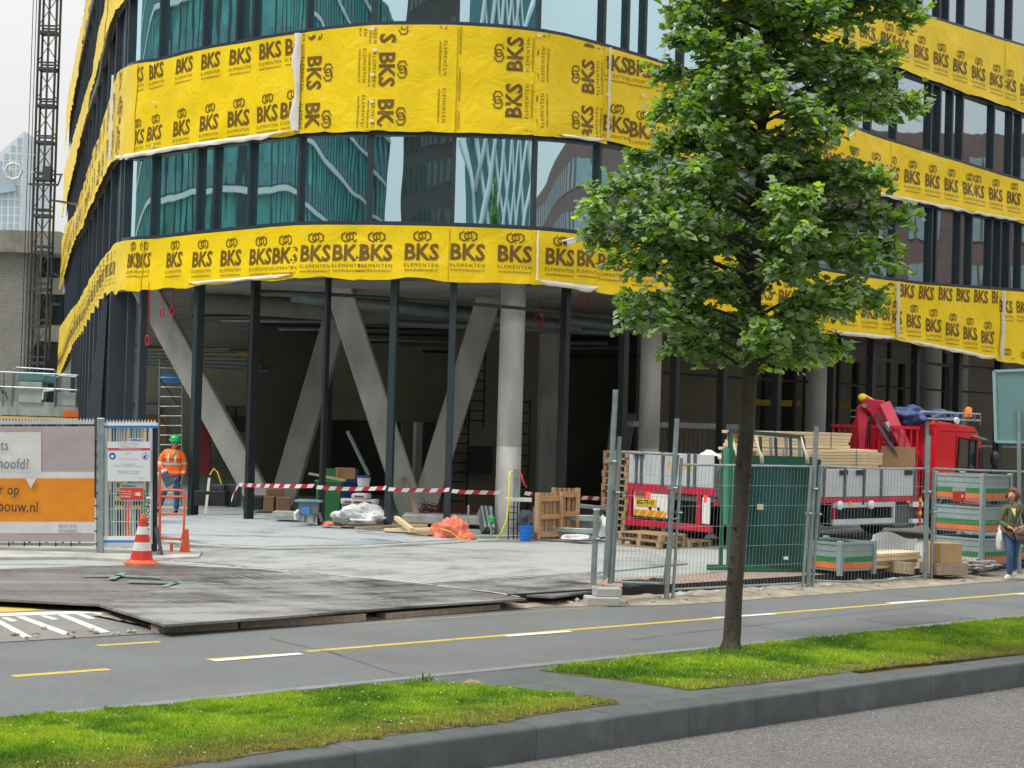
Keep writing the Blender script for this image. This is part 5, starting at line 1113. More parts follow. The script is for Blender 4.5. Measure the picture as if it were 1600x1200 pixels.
for x in (14, 38, 62, 87, 111): mb = MB(); mb.box(hp(x, 848, -.03), (.015, .02, .13)); mb.build('strap', MT['black'], hf)
# banner
bn = thing('fence_banner', (hp(20, 850).x, HY - .06, .3), 'mauve and orange mesh banner with a white speech bubble and web address', 'banner')
def bmat(name, col): m = M(name, col, .55, 0, .06, 5, .35, 3, spec=.35, coord='World'); return m
BD = -.06
def bgrid(x0, y0, x1, y1, dy, mat, name, n=30, mrow=8):
    def f(u, v):
        p = hp(x0 + (x1 - x0) * u, y1 + (y0 - y1) * v, 0); p.y = HY + dy - .02 * noise.noise(Vector((p.x * 1.4, p.z * 2.2, 0))) - .008 * noise.noise(Vector((p.x * 5, p.z * 5, 3))); return p
    mb = MB(); mb.grid(f, n, mrow); return mb.build(name, mat, bn, smooth=True, fix=False)
MAU = bmat('mauve mesh cloth', (.38, .33, .34)); ORA = bmat('orange banner print', (.68, .24, .015)); WBT = bmat('white banner print', (.6, .61, .61)); GRY = M('grey lettering', (.14, .14, .15), .6, 0, 0); BLK = M('black lettering', (.03, .025, .02), .6, 0, 0)
bgrid(-120, 666, 149, 846, BD, MAU, 'cloth'); bgrid(-120, 747, 149, 815, BD - .006, ORA, 'orange_field', 30, 4); bgrid(-120, 737, 149, 747, BD - .006, WBT, 'white_stripe', 30, 1); bgrid(-120, 815, 149, 833, BD - .006, WBT, 'white_stripe', 30, 1)
bgrid(-120, 675, 66, 737.2, BD - .008, WBT, 'speech_bubble', 20, 5)
mb = MB(); mb.prism([hp(40, 747, BD - .03), hp(57, 747, BD - .03), hp(48, 763, BD - .03)][::-1], (0, .003, 0)); mb.build('bubble_tail', WBT, bn)
def flat_text(root, body, px, py, hpx, mat, align='l', dy=-.1, wpx=None, bold=0.0, rot=0, spacing=1.0, Y=None, name='lettering', kx=1.0):
    """py = middle of the capital height, hpx = capital height in photo pixels"""
    v, f = text_geo(body, spacing=spacing, bold=bold); cap = text_geo('H', bold=bold)[0]; ch = cap[:, 1].max() - cap[:, 1].min(); lo = v.min(0); hi = v.max(0)
    Y = Y or HY; sc = hpx / ch; kx_ = kx if wpx is None else wpx / ((hi[0] - lo[0]) * sc)
    X = (v[:, 0] - {'l': lo[0], 'c': (lo[0] + hi[0]) / 2, 'r': hi[0]}[align]) * sc * kx_; Z = v[:, 1] * sc - hpx / 2
    if rot: c_, s_ = math.cos(rot), math.sin(rot); X, Z = X * c_ - Z * s_, X * s_ + Z * c_
    o_ = at(px, py, Y + dy); mpp = Y / FPX; mb = MB(); mb.add([(o_.x + x * mpp, Y + dy, o_.z + z * mpp) for x, z in zip(X, Z)], f)
    return mb.build(name, mat, root, fix=False)
flat_text(bn, 'iets', 13, 695.5, 15, GRY, 'r', kx=.8); flat_text(bn, 'hoofd?', 45, 725, 16, GRY, 'r', kx=.78); flat_text(bn, 'r op', 30, 765, 16, BLK, 'r', kx=.8); flat_text(bn, 'bouw.nl', 59, 792, 17, BLK, 'r', kx=.8)
flat_text(bn, 'BEWUSTE', 92, 822, 5, GRY, 'l', wpx=28); flat_text(bn, 'BOUWERS', 92, 829.5, 5, GRY, 'l', wpx=28)
# gate
gt = thing('sliding_gate', (hp(202, 860).x, HY, .16), 'white sliding gate with blue trim and vertical bars holding the safety notice', 'gate')
for (x0, y0, x1, y1, m_, nm) in ((160, 661, 246, 665, WH, 'top_beam'), (162, 665, 247, 669, BLUE, 'blue_trim'), (163, 669, 168, 838, LG, 'gate_frame'), (233, 669, 238, 850, LG, 'gate_frame'), (160, 838, 233, 844, WH, 'bottom_beam'), (160, 844, 233, 848, BLUE, 'blue_trim'), (160, 848, 233, 855, LG, 'bottom_beam')):
    mb = MB(); quadp(mb, x0, y0, x1, y1, -.03 + (.004 if 'trim' in nm else 0), .07); mb.build(nm, m_, gt)
for k in range(16): mb = MB(); x = 169.5 + k * 4.2; mb.tube([hp(x, 669, .01), hp(x, 838, .01)], .009, 6); mb.build('gate_bar', LG, gt)
for y in (752, 771, 795, 815): mb = MB(); mb.tube([hp(168, y, .02), hp(233, y, .02)], .006, 5); mb.build('cross_wire', LG, gt)
mb = MB(); mb.bar(hp(242, 668, .03), hp(241, 862, .03), .09, .07, up=(0, 1, 0)); mb.build('stop_post', MT['black'], gt)
mb = MB(); mb.bar(hp(239, 800, .1), hp(253, 868, -.1), .05, .07, up=(0, 1, 0)); mb.build('leaning_brace', MT['slate'], gt)
mb = MB(); mb.box(hp(238, 864, 0), (.22, .25, .05)); mb.build('foot_plate', MT['galv_dull'], gt)
spikes(160, 244, 660, 0, gt, 17)
# notices on the gate
sn = thing('safety_notice', (hp(201, 752).x, HY - .08, hp(201, 752).z), 'white safety notice with a red bar and two blue round symbols on the gate', 'notice')
mb = MB(); quadp(mb, 168, 690, 235, 752, -.09, .012); mb.build('board', M('white notice board', (.66, .7, .74), .4, 0, .02), sn)
RED = M('red print', (.6, .05, .03), .5, 0, 0); NAVY = M('blue print', (.02, .06, .3), .5, 0, 0); GTX = M('grey print', (.2, .25, .27), .5, 0, 0); GRN = M('pale green print', (.32, .5, .42), .5, 0, 0)
mb = MB(); quadp(mb, 168.3, 700, 234.5, 703.5, -.094, .003); mb.build('red_bar', RED, sn)
flat_text(sn, 'DE MEERWAARDE IN BOUW', 204, 701.8, 1.8, WH, 'c', dy=-.097, wpx=34)
flat_text(sn, 'VEILIGHEIDSREGELS', 201, 693, 2.6, GRN, 'c', dy=-.094, wpx=34); flat_text(sn, 'bouwplaats terrein', 201, 697.3, 2.0, GTX, 'c', dy=-.094, wpx=25)
for (y, w_, tx_) in ((708.5, 10, 'Welkom'), (717, 30, 'Helm dragen is hier verplicht'), (725, 20, 'Meld u eerst bij de portier'), (728, 48, 'en volg altijd de aanwijzingen van de uitvoerder'), (736, 38, 'Werken op eigen risico is niet toegestaan'), (739, 32, 'verboden toegang voor onbevoegden')): flat_text(sn, tx_, 201, y, 1.8, GTX, 'c', dy=-.094, wpx=w_)
flat_text(sn, 'Bouw', 222, 747, 2, GTX, 'c', dy=-.094, wpx=7)
for cx in (175.5, 227):
    c_ = hp(cx, 712.5, -.095); mb = MB(); mb.tube([c_, c_ + Vector((0, .003, 0))], .056, 20); mb.build('round_symbol', NAVY, sn); mb = MB()
    if cx < 200: mb.prism([c_ + Vector((x, -.003, z)) for x, z in ((-.03, .01), (-.026, -.02), (0, -.035), (.026, -.02), (.03, .01), (0, .022))], (0, .002, 0))
    else: mb.tube([c_ + Vector((0, -.0005, 0)), c_ + Vector((0, .002, 0))], .046, 16)
    mb.build('symbol_shape', WH, sn)
    if cx > 200: mb = MB(); mb.prism([c_ + Vector((x, -.006, z)) for x, z in ((-.03, -.035), (.005, -.035), (.018, .01), (.005, .038), (-.005, .01), (-.025, 0))], (0, .002, 0)); mb.build('boot_shape', NAVY, sn)
hn = thing('name_plate', (hp(212, 690).x, HY - .05, hp(212, 690).z), 'small pale plate reading HERAS above the safety notice', 'plate'); mb = MB(); quadp(mb, 201, 684.5, 224, 690, -.05, .01); mb.build('plate', M('pale blue plate', (.5, .62, .7), .4, 0, 0), hn); flat_text(hn, 'HERAS', 212.5, 687.3, 3.6, NAVY, 'c', dy=-.054, wpx=20, bold=.02)
rs = thing('alarm_sign', (hp(206, 783).x, HY - .05, hp(206, 783).z), 'red alarm sign with a white lamp symbol hung below the safety notice', 'sign')
mb = MB(); quadp(mb, 187.5, 755, 224, 783, -.06, .012); mb.build('board', M('grey sign board', (.42, .45, .47), .5, 0, 0), rs); mb = MB(); quadp(mb, 188, 762.5, 223.5, 781, -.065, .003); mb.build('red_field', RED, rs)
flat_text(rs, 'buuralarm.nl', 190, 758.8, 3.2, BLK, 'l', dy=-.065, wpx=21, bold=.02)
for y, tx_, b_ in ((767, 'Ziet u iets', 0), (771, 'verdachts', 0), (775.5, 'BEL DIRECT', .03)): flat_text(rs, tx_, 189.5, y, 2.4, WH, 'l', dy=-.071, wpx=16 if y < 775 else 15, bold=b_)
mb = MB(); c_ = hp(215.5, 773, -.07); mb.prism([c_ + Vector((.04 * math.cos(a), 0, .045 * math.sin(a))) for a in np.linspace(0, math.pi, 10)], (0, .002, 0)); mb.prism([c_ + Vector((x, 0, z)) for x, z in ((-.05, -.018), (.05, -.018), (.045, -.004), (-.045, -.004))], (0, .002, 0)); mb.build('lamp_symbol', WH, rs)
for s_ in (-1, 1): mb = MB(); mb.tube([c_ + Vector((s_ * .06 * math.cos(a) , -.002, .07 * math.sin(a))) for a in np.linspace(-.1, .8, 5)], .003, 4); mb.build('beam_mark', WH, rs)
vt = thing('name_board', (hp(232, 838).x, HY - .03, hp(232, 838).z), 'narrow white board with tall black lettering running down the gate edge', 'board'); mb = MB(); mb.prism([hp(227.5, 838, -.05), hp(235, 838, -.05), hp(235.5, 776, -.05), hp(228.5, 776, -.05)], (0, .01, 0)); mb.build('board', WH, vt); flat_text(vt, 'SNOOHUIS', 231.8, 779, 6, BLK, 'l', dy=-.056, rot=-math.pi / 2, bold=.03, wpx=56)
# things seen through the gate
YEL = M('yellow warning paint', (.8, .55, .02), .45, 0, .05)
for nm, px, lab in (('striped_bollard', 186, 'left black and yellow striped post behind the gate bars'), ('striped_bollard', 214, 'right black and yellow striped post behind the gate bars')):
    o = thing(nm, (at(px, 850, HY + .5).x, HY + .5, .16), lab, 'bollard', 'striped posts behind the gate'); y = 845
    tops = 752 if px < 200 else 783
    while y > tops:
        mb = MB(); a = at(px, y, HY + .5); b_ = at(px + .3, y - 7, HY + .5); mb.tube([a, b_], .075 if 780 < y < 800 else .045, 10); mb.build('band', YEL if int((845 - y) / 7) % 2 and y < 805 else MT['black'], o); y -= 7
for k, (px, m_) in enumerate(((172, 'wood'), (179, 'sign_back'), (197, 'grn'), (203, 'orange_plastic'), (221, 'grn'), (227, 'grn'), (176, 'grn'))):
    MT.setdefault('grn', M('green painted board', (.1, .26, .12), .7, 0, .2, 3)); Y = HY + 1.2; mb = MB(); mb.box2((at(px - 2.6, 700, Y).x, Y, .12), (at(px + 2.6, 700, Y).x, Y + .05, at(px, 765 if m_ != 'wood' else 690, Y).z)); solo(mb, 'upright_board', MT[m_], 'upright %s stored behind the gate, board %s' % ({'wood': 'wooden board', 'sign_back': 'teal board', 'grn': 'green board', 'orange_plastic': 'orange strip'}[m_], ('leftmost', 'second from the left', 'behind the alarm sign', 'beside the alarm sign', 'near the gate lettering', 'just left of the gate lettering', 'low at the left')[k]), 'board', 'boards stored behind the gate')
for k in range(14):
    Y = HY + 3; px = 164 + k * 5.5; mb = MB(); mb.box2((at(px, 700, Y).x, Y, .12), (at(px + 3.8, 700, Y).x, Y + .04, at(px, 668, Y).z)); 
    solo(mb, 'sheet_pile', MT[('wood_grey', 'wood', 'slate', 'sign_back', 'plaster')[k % 5]], '%s board, %s from the left in the tall row behind the gate' % (('weathered', 'brown', 'slate grey', 'teal', 'beige')[k % 5], ('first', 'second', 'third', 'fourth', 'fifth', 'sixth', 'seventh', 'eighth', 'ninth', 'tenth', 'eleventh', 'twelfth', 'thirteenth', 'last')[k]), 'board', 'tall boards in the row behind the gate')
# ================================================================ CONE, BARRIER, TAPE
cp = G(221, 881, .11)
def PY(px, py, Y): return at(px, py, Y)
cn = thing('traffic_cone', (cp.x, cp.y, .11), 'red and white striped traffic cone standing before the gate', 'traffic cone')
RC = M('faded red cone plastic', (.6, .035, .025), .5, 0, .15, 6, dirt=(.5, .2, .16), dirt_amt=.25, ds=9); WC = M('white reflective band', (.68, .68, .66), .4, 0, .08, 4, dirt=(.4, .3, .28), dirt_amt=.2, ds=8)
sc = cp.y / FPX; H0 = (881 - 804) * sc
def cr(t): return .042 + (.19 - .042) * t           # t = 0 top, 1 bottom
tt = [0, .10, .26, .43, .60, .78, 1.0]; hh = H0 * .93
for i in range(6):
    mb = MB(); z0, z1 = H0 - tt[i + 1] * hh, H0 - tt[i] * hh; mb.lathe([(cr(tt[i + 1]) + (.002 if i % 2 == 0 else .0), z0), (cr(tt[i]) + (.002 if i % 2 == 0 else 0), z1)], (0, 0, 0), 24)
    mb.build('cone_tip' if i == 0 else 'cone_band', MT['orange_plastic'] if i == 0 else (WC if i in (2, 4) else RC), cn, local=True, smooth='auto')
mb = MB(); mb.lathe([(.3, 0), (.3, .025), (.22, .045), (.2, .07), (.19, .075)], (0, 0, 0), 8); mb.build('base', MT['orange_plastic'], cn, local=True)
# pedestrian barrier
by = 30.9; OB = M('orange red barrier paint', (.8, .14, .06), .5, 0, .1, 4)
br_ = thing('pedestrian_barrier', (at(268, 870, by).x, by, .11), 'orange tubular barrier with wide plastic feet beside the gate', 'barrier')
def bp_(px, py, dy=0): return at(px, py, by + dy)
mb = MB(); mb.tube([bp_(250, 862), bp_(250, 772), bp_(252, 767), bp_(257, 766), bp_(280, 766), bp_(286, 768), bp_(289, 775), bp_(287, 832), bp_(284, 841), bp_(279, 842), bp_(250, 841)], .022, 8); mb.build('tube_frame', OB, br_, smooth='auto')
for y in (776, 803): mb = MB(); mb.tube([bp_(250, y), bp_(288, y)], .018, 8); mb.build('cross_tube', OB, br_, smooth='auto')
mb = MB(); mb.tube([bp_(249, 862), bp_(250, 728)], .022, 8); mb.build('upright', OB, br_)
mb = MB(); mb.prism([bp_(289, 827, -.1), bp_(293, 827, -.1), bp_(296, 874, -.1), bp_(301, 877, -.1), bp_(275, 875, -.1), bp_(279, 866, -.1)], (0, .12, 0)); mb.build('plastic_foot', M('orange plastic foot', (.75, .12, .05), .5, 0, .12, 4), br_, bevel=.01)
mb = MB(); mb.prism([bp_(243, 866, .1), bp_(262, 868, .1), bp_(260, 862, .1), bp_(246, 858, .1)], (0, .12, 0)); mb.build('plastic_foot', M('orange plastic foot b', (.7, .12, .06), .5, 0, .12, 4), br_)
mb = MB(); mb.tube([bp_(268, 866), bp_(268, 850)], .03, 8); mb.build('stub', OB, br_)
# barrier tape, parted at the posts
tpn = [(373, 757, 3.0), (492, 759, 3), (505, 761, 3), (603, 765, 3), (612, 765, 3), (703, 766, 3), (712, 768, 3), (790, 770, 3), (870, 775, 3), (950, 779, 3)]
def tape(px, label, twist=0):
    pts = []
    for i in range(len(px) - 1):
        for k in range(6): t = k / 6; pts.append((px[i][0] * (1 - t) + px[i + 1][0] * t, px[i][1] * (1 - t) + px[i + 1][1] * t + .8 * math.sin(t * 3.14)))
    pts.append(px[-1][:2]); W3 = []
    for x, y in pts: s = sx(x, 610); p = W(s, 1, .02); W3.append(at(x, y, p.y))
    L = [0]
    for i in range(1, len(W3)): L.append(L[-1] + (W3[i] - W3[i - 1]).length)
    def P(s): 
        return Vector([float(np.interp(s, L, [p[k] for p in W3])) for k in range(3)])
    mb = MB(); s = 0; k = 0; st_ = .155; hh_ = .042; sh = .06
    while s < L[-1]:
        e = min(L[-1], s + st_); mb.cm = k % 2; f = lambda q: min(L[-1], max(0, q)); tw_ = Vector((0, .02 * math.sin(s * 3), 0))
        mb.add([P(f(s - sh / 2)) - Vector((0, 0, hh_)) + tw_, P(f(e - sh / 2)) - Vector((0, 0, hh_)) + tw_, P(f(e + sh / 2)) + Vector((0, 0, hh_)), P(f(s + sh / 2)) + Vector((0, 0, hh_))], [(0, 1, 2, 3)]); s = e; k += 1
    return solo(mb, 'barrier_tape', [TW, TR_], label, 'barrier tape', 'red and white tape strung between the posts', fix=False, thick=.002)
TW = M('white tape', (.7, .7, .7), .35, 0, 0); TR_ = M('red tape', (.48, .02, .03), .35, 0, 0)
tape([(373, 757), (432, 759), (492, 759)], 'red and white tape between the first two dark posts on the left')
tape([(494, 761), (550, 764), (604, 762)], 'red and white tape above the green bin and cement bags')
tape([(606, 764), (655, 766), (703, 765)], 'red and white tape crossing the V strut foot')
tape([(705, 767), (745, 769), (783, 769)], 'red and white tape running up to the round concrete column')
tape([(819, 770), (835, 772)], 'shortest red and white tape piece right of the concrete column'); tape([(893, 776), (925, 778), (950, 779)], 'red and white tape right of the upright pallets')
tape([(361, 783), (366, 768), (373, 757)], 'loose dangling tape end on the left dark post')
# ================================================================ LOOSE SITE GEAR (Y = distance from the camera)
def box_px(x0, y0, x1, y1, Y, d, rz=0): a, b_ = at(x0, y1, Y), at(x1, y0, Y); mb = MB(); mb.box(((a.x + b_.x) / 2, Y + d / 2, (a.z + b_.z) / 2), (b_.x - a.x, d, b_.z - a.z), rz); return mb
# wheelie bins
def wheelie(px0, px1, py0, py1, Y, mat, label):
    a, b_ = at(px0, py1, Y), at(px1, py0, Y); w_ = b_.x - a.x; z1 = b_.z; z0 = FZ; o = thing('wheelie_bin', ((a.x + b_.x) / 2, Y, z0), label, 'wheelie bin'); x = (a.x + b_.x) / 2
    mb = MB(); mb.add([(x - w_ * .40, Y - .25, z0 + .08), (x + w_ * .40, Y - .25, z0 + .08), (x + w_ * .40, Y + .25, z0 + .08), (x - w_ * .40, Y + .25, z0 + .08), (x - w_ / 2, Y - .33, z1), (x + w_ / 2, Y - .33, z1), (x + w_ / 2, Y + .33, z1), (x - w_ / 2, Y + .33, z1)], [(3, 2, 1, 0), (4, 5, 6, 7), (0, 1, 5, 4), (1, 2, 6, 5), (2, 3, 7, 6), (3, 0, 4, 7)]); mb.build('bin_body', mat, o, bevel=.02)
    mb = MB(); mb.box((x, Y, z1 + .0), (w_ + .05, .72, .05)); mb.build('rim', mat, o, bevel=.01); mb = MB(); mb.box((x, Y + .38, z1 + .12), (w_, .04, .3)); mb.build('lid', mat, o)
    for s_ in (-1, 1): mb = MB(); mb.tube([(x + s_ * w_ * .42, Y + .2, z0 + .1), (x + s_ * w_ * .48, Y + .2, z0 + .1)], .1, 12); mb.build('wheel', MT['rubber'], o)
    return o
GB_ = M('green bin plastic', (.035, .17, .06), .4, 0, .12, 3); BB_ = M('blue bin plastic', (.02, .05, .2), .4, 0, .1, 3)
wheelie(494, 536, 752, 809, 39.6, GB_, 'green wheelie bin with a board across its top'); wheelie(536, 558, 752, 800, 41.2, BB_, 'dark blue bin half hidden behind the green one')
mb = MB(); mb.bar(at(483, 740, 39.4), at(540, 751, 39.4), .3, .04); solo(mb, 'board', MT['wood_grey'], 'grey board lying across the green wheelie bin', 'board')
mb = box_px(523, 732, 552, 748, 39.8, .4, .25); solo(mb, 'cardboard_box', M('brown cardboard', (.3, .17, .08), .85, 0, .15, 4), 'open brown cardboard box on top of the green bin', 'box')
# cement bags
BAG = M('white paper bag', (.55, .55, .57), .7, 0, .12, 8, .2, 20); BP = M('brown bag print', (.18, .05, .05), .7, 0, .1)
k = 0
for row in range(6):
    for cc in range(3):
        if row == 5 and cc != 1: continue
        z = FZ + .02 + row * .125; x = at(545 + cc * 16 + (row % 2) * 3, 790, 38.8).x; rz_ = .15 * math.sin(row * 2.1 + cc)
        o = thing('cement_bag', (x, 38.8 + .05 * (row % 2), z), 'white cement bag, %s layer, %s in the stack behind the tape' % (('lowest', 'second', 'third', 'fourth', 'fifth', 'top')[row], ('left', 'middle', 'right')[cc]), 'bag', 'cement bags stacked behind the tape', rz_)
        mb = MB(); mb.box((0, 0, .06), (.36, .5, .12)); mb.build('sack', BAG, o, local=True, bevel=.035, seg=2, smooth='auto'); mb = MB(); mb.box((0, -.252, .06), (.2, .006, .04)); mb.build('printed_bar', BP, o, local=True)
mb = MB(); c_ = at(568, 760, 38.8); mb.lathe([(.13, 0), (.15, .2), (.15, .205)], (c_.x, c_.y, c_.z), 16); mb.build; o = solo(mb, 'bucket', BAG, 'white bucket with a dark blue lid on top of the cement bags', 'bucket'); mb = MB(); mb.lathe([(.158, .2), (.16, .23), (.14, .24)], (0, 0, 0), 16); l_ = mb.build('lid', BB_, o, local=True)
# tub on a stand
tb_ = thing('mixing_tub', (at(484, 812, 37.9).x, 37.9, .14), 'grey mixing tub on a small stand left of the green bin', 'tub'); Y = 37.9; MT['tubm'] = M('dark grey tub', (.16, .2, .2), .5, 0, .15, 4)
a, b_ = at(464, 802, Y), at(503, 783, Y); mb = MB(); mb.box(((a.x + b_.x) / 2, Y, (a.z + b_.z) / 2), (b_.x - a.x - .1, .5, b_.z - a.z)); mb.build('tub_body', MT['tubm'], tb_, bevel=.04, seg=2); mb = MB(); mb.box(((a.x + b_.x) / 2, Y, b_.z), (b_.x - a.x + .05, .6, .05)); mb.build('rim', MT['teal_paint'], tb_, bevel=.01)
for x in (470, 478, 492, 499): mb = MB(); mb.bar(at(x, 801, Y), at(x + (4 if x > 495 else -1), 815, Y), .06, .06); mb.build('leg', MT['galv_dull'], tb_)
mb = box_px(471, 792, 484, 803, Y - .3, .05); mb.build('blue_crate_panel', M('blue plastic', (.05, .22, .6), .5, 0, .2, 20), tb_); mb = MB(); mb.tube([at(466, 797, Y - .3), at(460, 803, Y - .35), at(462, 812, Y - .35)], .03, 6); mb.build('hose', MT['white'], tb_)
# crumpled sheets
def crumple(name, px, py, Y, size, mat, label, cat, amp=.5, seed=0, sub=4):
    c_ = at(px, py, Y); mb = MB(); bm = bmesh.new(); bmesh.ops.create_icosphere(bm, subdivisions=sub, radius=1); V = []
    for v in bm.verts:
        q = v.co; n_ = 1 + amp * noise.noise(q * 1.7 + Vector((seed, 0, 0))) + amp * .5 * abs(noise.noise(q * 4 + Vector((0, seed, 0)))) + amp * .25 * abs(noise.noise(q * 9)); p = Vector((q.x * size[0], q.y * size[1], max(-.02, q.z) * size[2])) * n_; p.z = max(p.z, 0); V.append(c_ + p)
    mb.add(V, [[v.index for v in f.verts] for f in bm.faces]); bm.free(); return solo(mb, name, mat, label, cat, smooth=False)
WS = M('crumpled white sheeting', (.62, .64, .64), .5, 0, .1, 6); OS = M('crumpled orange sheeting', (.75, .2, .12), .5, 0, .15, 5)
crumple('plastic_sheet', 560, 815, 37.6, (.62, .3, .32), WS, 'crumpled white plastic sheet on the ground before the cement bags', 'plastic sheet', .5, 3)
crumple('plastic_sheet', 706, 843, 36.6, (.36, .25, .38), OS, 'crumpled orange plastic sheet left of the round column', 'plastic sheet', .6, 7)
crumple('plastic_sheet', 520, 821, 37.4, (.22, .15, .08), OS, 'small scrap of orange sheeting beside the planks', 'plastic sheet', .5, 9)
mb = MB(); mb.tube([at(688, 826, 36.3), at(705, 831, 36.1), at(718, 842, 36.1), at(735, 844, 36.2)], .012, 5); solo(mb, 'rope', YEL, 'thin yellow rope over the orange sheeting', 'rope')
mb = box_px(519, 808, 545, 817, 37.2, .3); solo(mb, 'grey_crate', MT['tubm'], 'low grey crate beside the white plastic sheet', 'crate', bevel=.02)
# planks on the ground
GPK = 'planks lying before the column'
for (x0, y0, x1, y1, Y0, Y1, w_, m_, lab) in ((545, 820, 668, 821, 37.5, 37.7, .12, 'wood', 'long brown plank at the back of the loose planks'), (556, 826, 655, 819, 36.8, 37.9, .1, 'wood_grey', 'grey plank end nearest the bluish plate'), (600, 828, 690, 826, 37, 37, .25, 'wood_pale', 'wide pale plank in the middle of the loose planks'), (640, 834, 700, 833, 36.6, 36.6, .2, 'wood_grey', 'short grey board running toward the orange sheet'), (640, 838, 672, 841, 36.3, 36.3, .1, 'wood_pale', 'thin pale strip in front of the loose planks')):
    mb = MB(); mb.bar(at(x0, y0, Y0), at(x1, y1, Y1), w_, .05); solo(mb, 'plank', MT[m_], lab, 'plank', GPK)
mb = MB(); mb.bar(at(619, 809, 37.1), at(644, 828, 36.3), .1, .08); solo(mb, 'plank', MT['wood_pale'], 'pale stick propped up on the loose planks', 'plank', GPK)
mb = box_px(628, 808, 762, 817, 39.4, 1.2); solo(mb, 'low_platform', MT['concrete'], 'low pale concrete slab behind the loose planks', 'slab', bevel=.02)
mb = MB()
for k in range(260):
    a = at(rng.uniform(656, 750), 808, 40.2); p = Vector((a.x, 40.2 + rng.uniform(0, .8), FZ + .25 + rng.uniform(0, .2))); d = Vector((rng.normal(), rng.normal(), rng.normal() * .3)).normalized() * .25; mb.tube([p, p + d], .008, 3, caps=False)
tag(mb.build('rebar_scrap', M('rusty wire', (.12, .04, .02), .8, 0, .2), None), 'heap of rusty wire scrap on the low slab', 'scrap', None, 'stuff')
# slanted things
def slant(a, b_, Y0, Y1, w_, h_, mat, name, label, cat, rnd=False):
    mb = MB(); p, q = at(*a, Y0), at(*b_, Y1); p.z = max(p.z, .12)
    if rnd: mb.tube([p, q], w_, 8)
    else: mb.bar(p, q, w_, h_)
    return solo(mb, name, mat, label, cat)
slant((576, 742), (543, 674), 40.2, 40.8, .06, .06, MT['galv'], 'metal_profile', 'long bright metal profile leaning on the V strut', 'metal profile'); slant((652, 806), (632, 746), 39.8, 41, .12, .04, MT['wood_grey'], 'board', 'narrow board leaning against the V strut foot', 'board')
slant((321, 804), (327, 747), 40, 40.4, .06, .03, MT['concrete'], 'metal_profile', 'short pale post leaning beside the worker', 'metal profile')
for (x, y0, y1, lab) in ((731, 835, 789, 'short galvanised stake before the V strut'), (767, 838, 792, 'short galvanised stake with a green ribbon left of the column'), (833, 838, 791, 'short galvanised stake right of the column')): slant((x, y0), (x + 1, y1), 37.0, 37.0, .04, .04, MT['galv'], 'stake', lab, 'stake')
mb = MB(); c_ = at(768, 812, 36.95); mb.blob(c_, (.07, .04, .09), 2, .9, 3, 2); solo(mb, 'ribbon', M('green ribbon', (.05, .4, .15), .6), 'green ribbon tied round the stake left of the column', 'ribbon')
for k in range(5): slant((756 + k * 3.2, 829), (750 + k * 3.2, 796), 37.8, 38.1, .05, .3, MT['slate'] if k % 2 else MT['galv_dull'], 'metal_tray', '%s of the five metal trays leaning left of the round column' % ('leftmost', 'second', 'middle', 'fourth', 'rightmost')[k], 'metal tray')
# tap stand
ts = thing('tap_stand', (at(803, 843, 36.9).x, 36.9, .12), 'grey service box on a wire stand with yellow and red hoses at the column', 'tap stand'); Y = 36.9
box_px(801, 733, 812, 779, Y, .12).build('service_box', MT['galv_dull'], ts); box_px(789, 779, 831, 783, Y - .1, .4).build('shelf', M('pale shelf board', (.6, .58, .52), .7), ts)
for x in (795, 803, 809): mb = MB(); mb.tube([at(x, 783, Y), at(x - 1, 843, Y)], .014, 6); mb.build('leg', MT['black'], ts)
for y in (792, 801, 812, 825, 838): mb = MB(); mb.tube([at(795, y, Y), at(809, y, Y)], .009, 5); mb.build('wire', MT['black'], ts)
mb = MB(); mb.tube([at(801, 738, Y - .05), at(797, 738, Y - .1), at(796, 745, Y - .15), at(795, 780, Y - .2), at(792, 812, Y - .25), at(784, 832, Y - .25), at(775, 843, Y - .2)], .02, 8); mb.build('yellow_hose', M('yellow hose', (.75, .66, .06), .4, 0, 0), ts, smooth=True)
mb = MB(); mb.tube([at(811, 738, Y - .05), at(815, 742, Y - .1), at(817, 752, Y - .1), at(823, 762, Y - .1)], .02, 8); mb.build('red_hose', M('red hose', (.6, .02, .03), .4, 0, 0), ts, smooth=True)
bk = thing('bucket', (at(821, 843, 36.6).x, 36.6, .13), 'bright blue plastic bucket beside the tap stand', 'bucket'); mb = MB(); mb.lathe([(.12, 0), (.155, .28), (.165, .285), (.165, .30), (.15, .3), (.118, .02)], (0, 0, 0), 20); mb.build('pail', M('bright blue plastic', (.01, .17, .72), .35, 0, .04), bk, local=True, smooth='auto'); mb = MB(); mb.tube([(.16 * math.cos(a), -.16 * math.sin(a) * .8, .27 - .14 * math.sin(a)) for a in np.linspace(0, math.pi, 11)], .006, 5); mb.build('handle', MT['black'], bk, local=True)
crumple('plastic_sheet', 822, 822, 37.6, (.2, .15, .35), MT['slate'], 'dark grey sheet bundle behind the blue bucket', 'plastic sheet', .3, 5, 3)
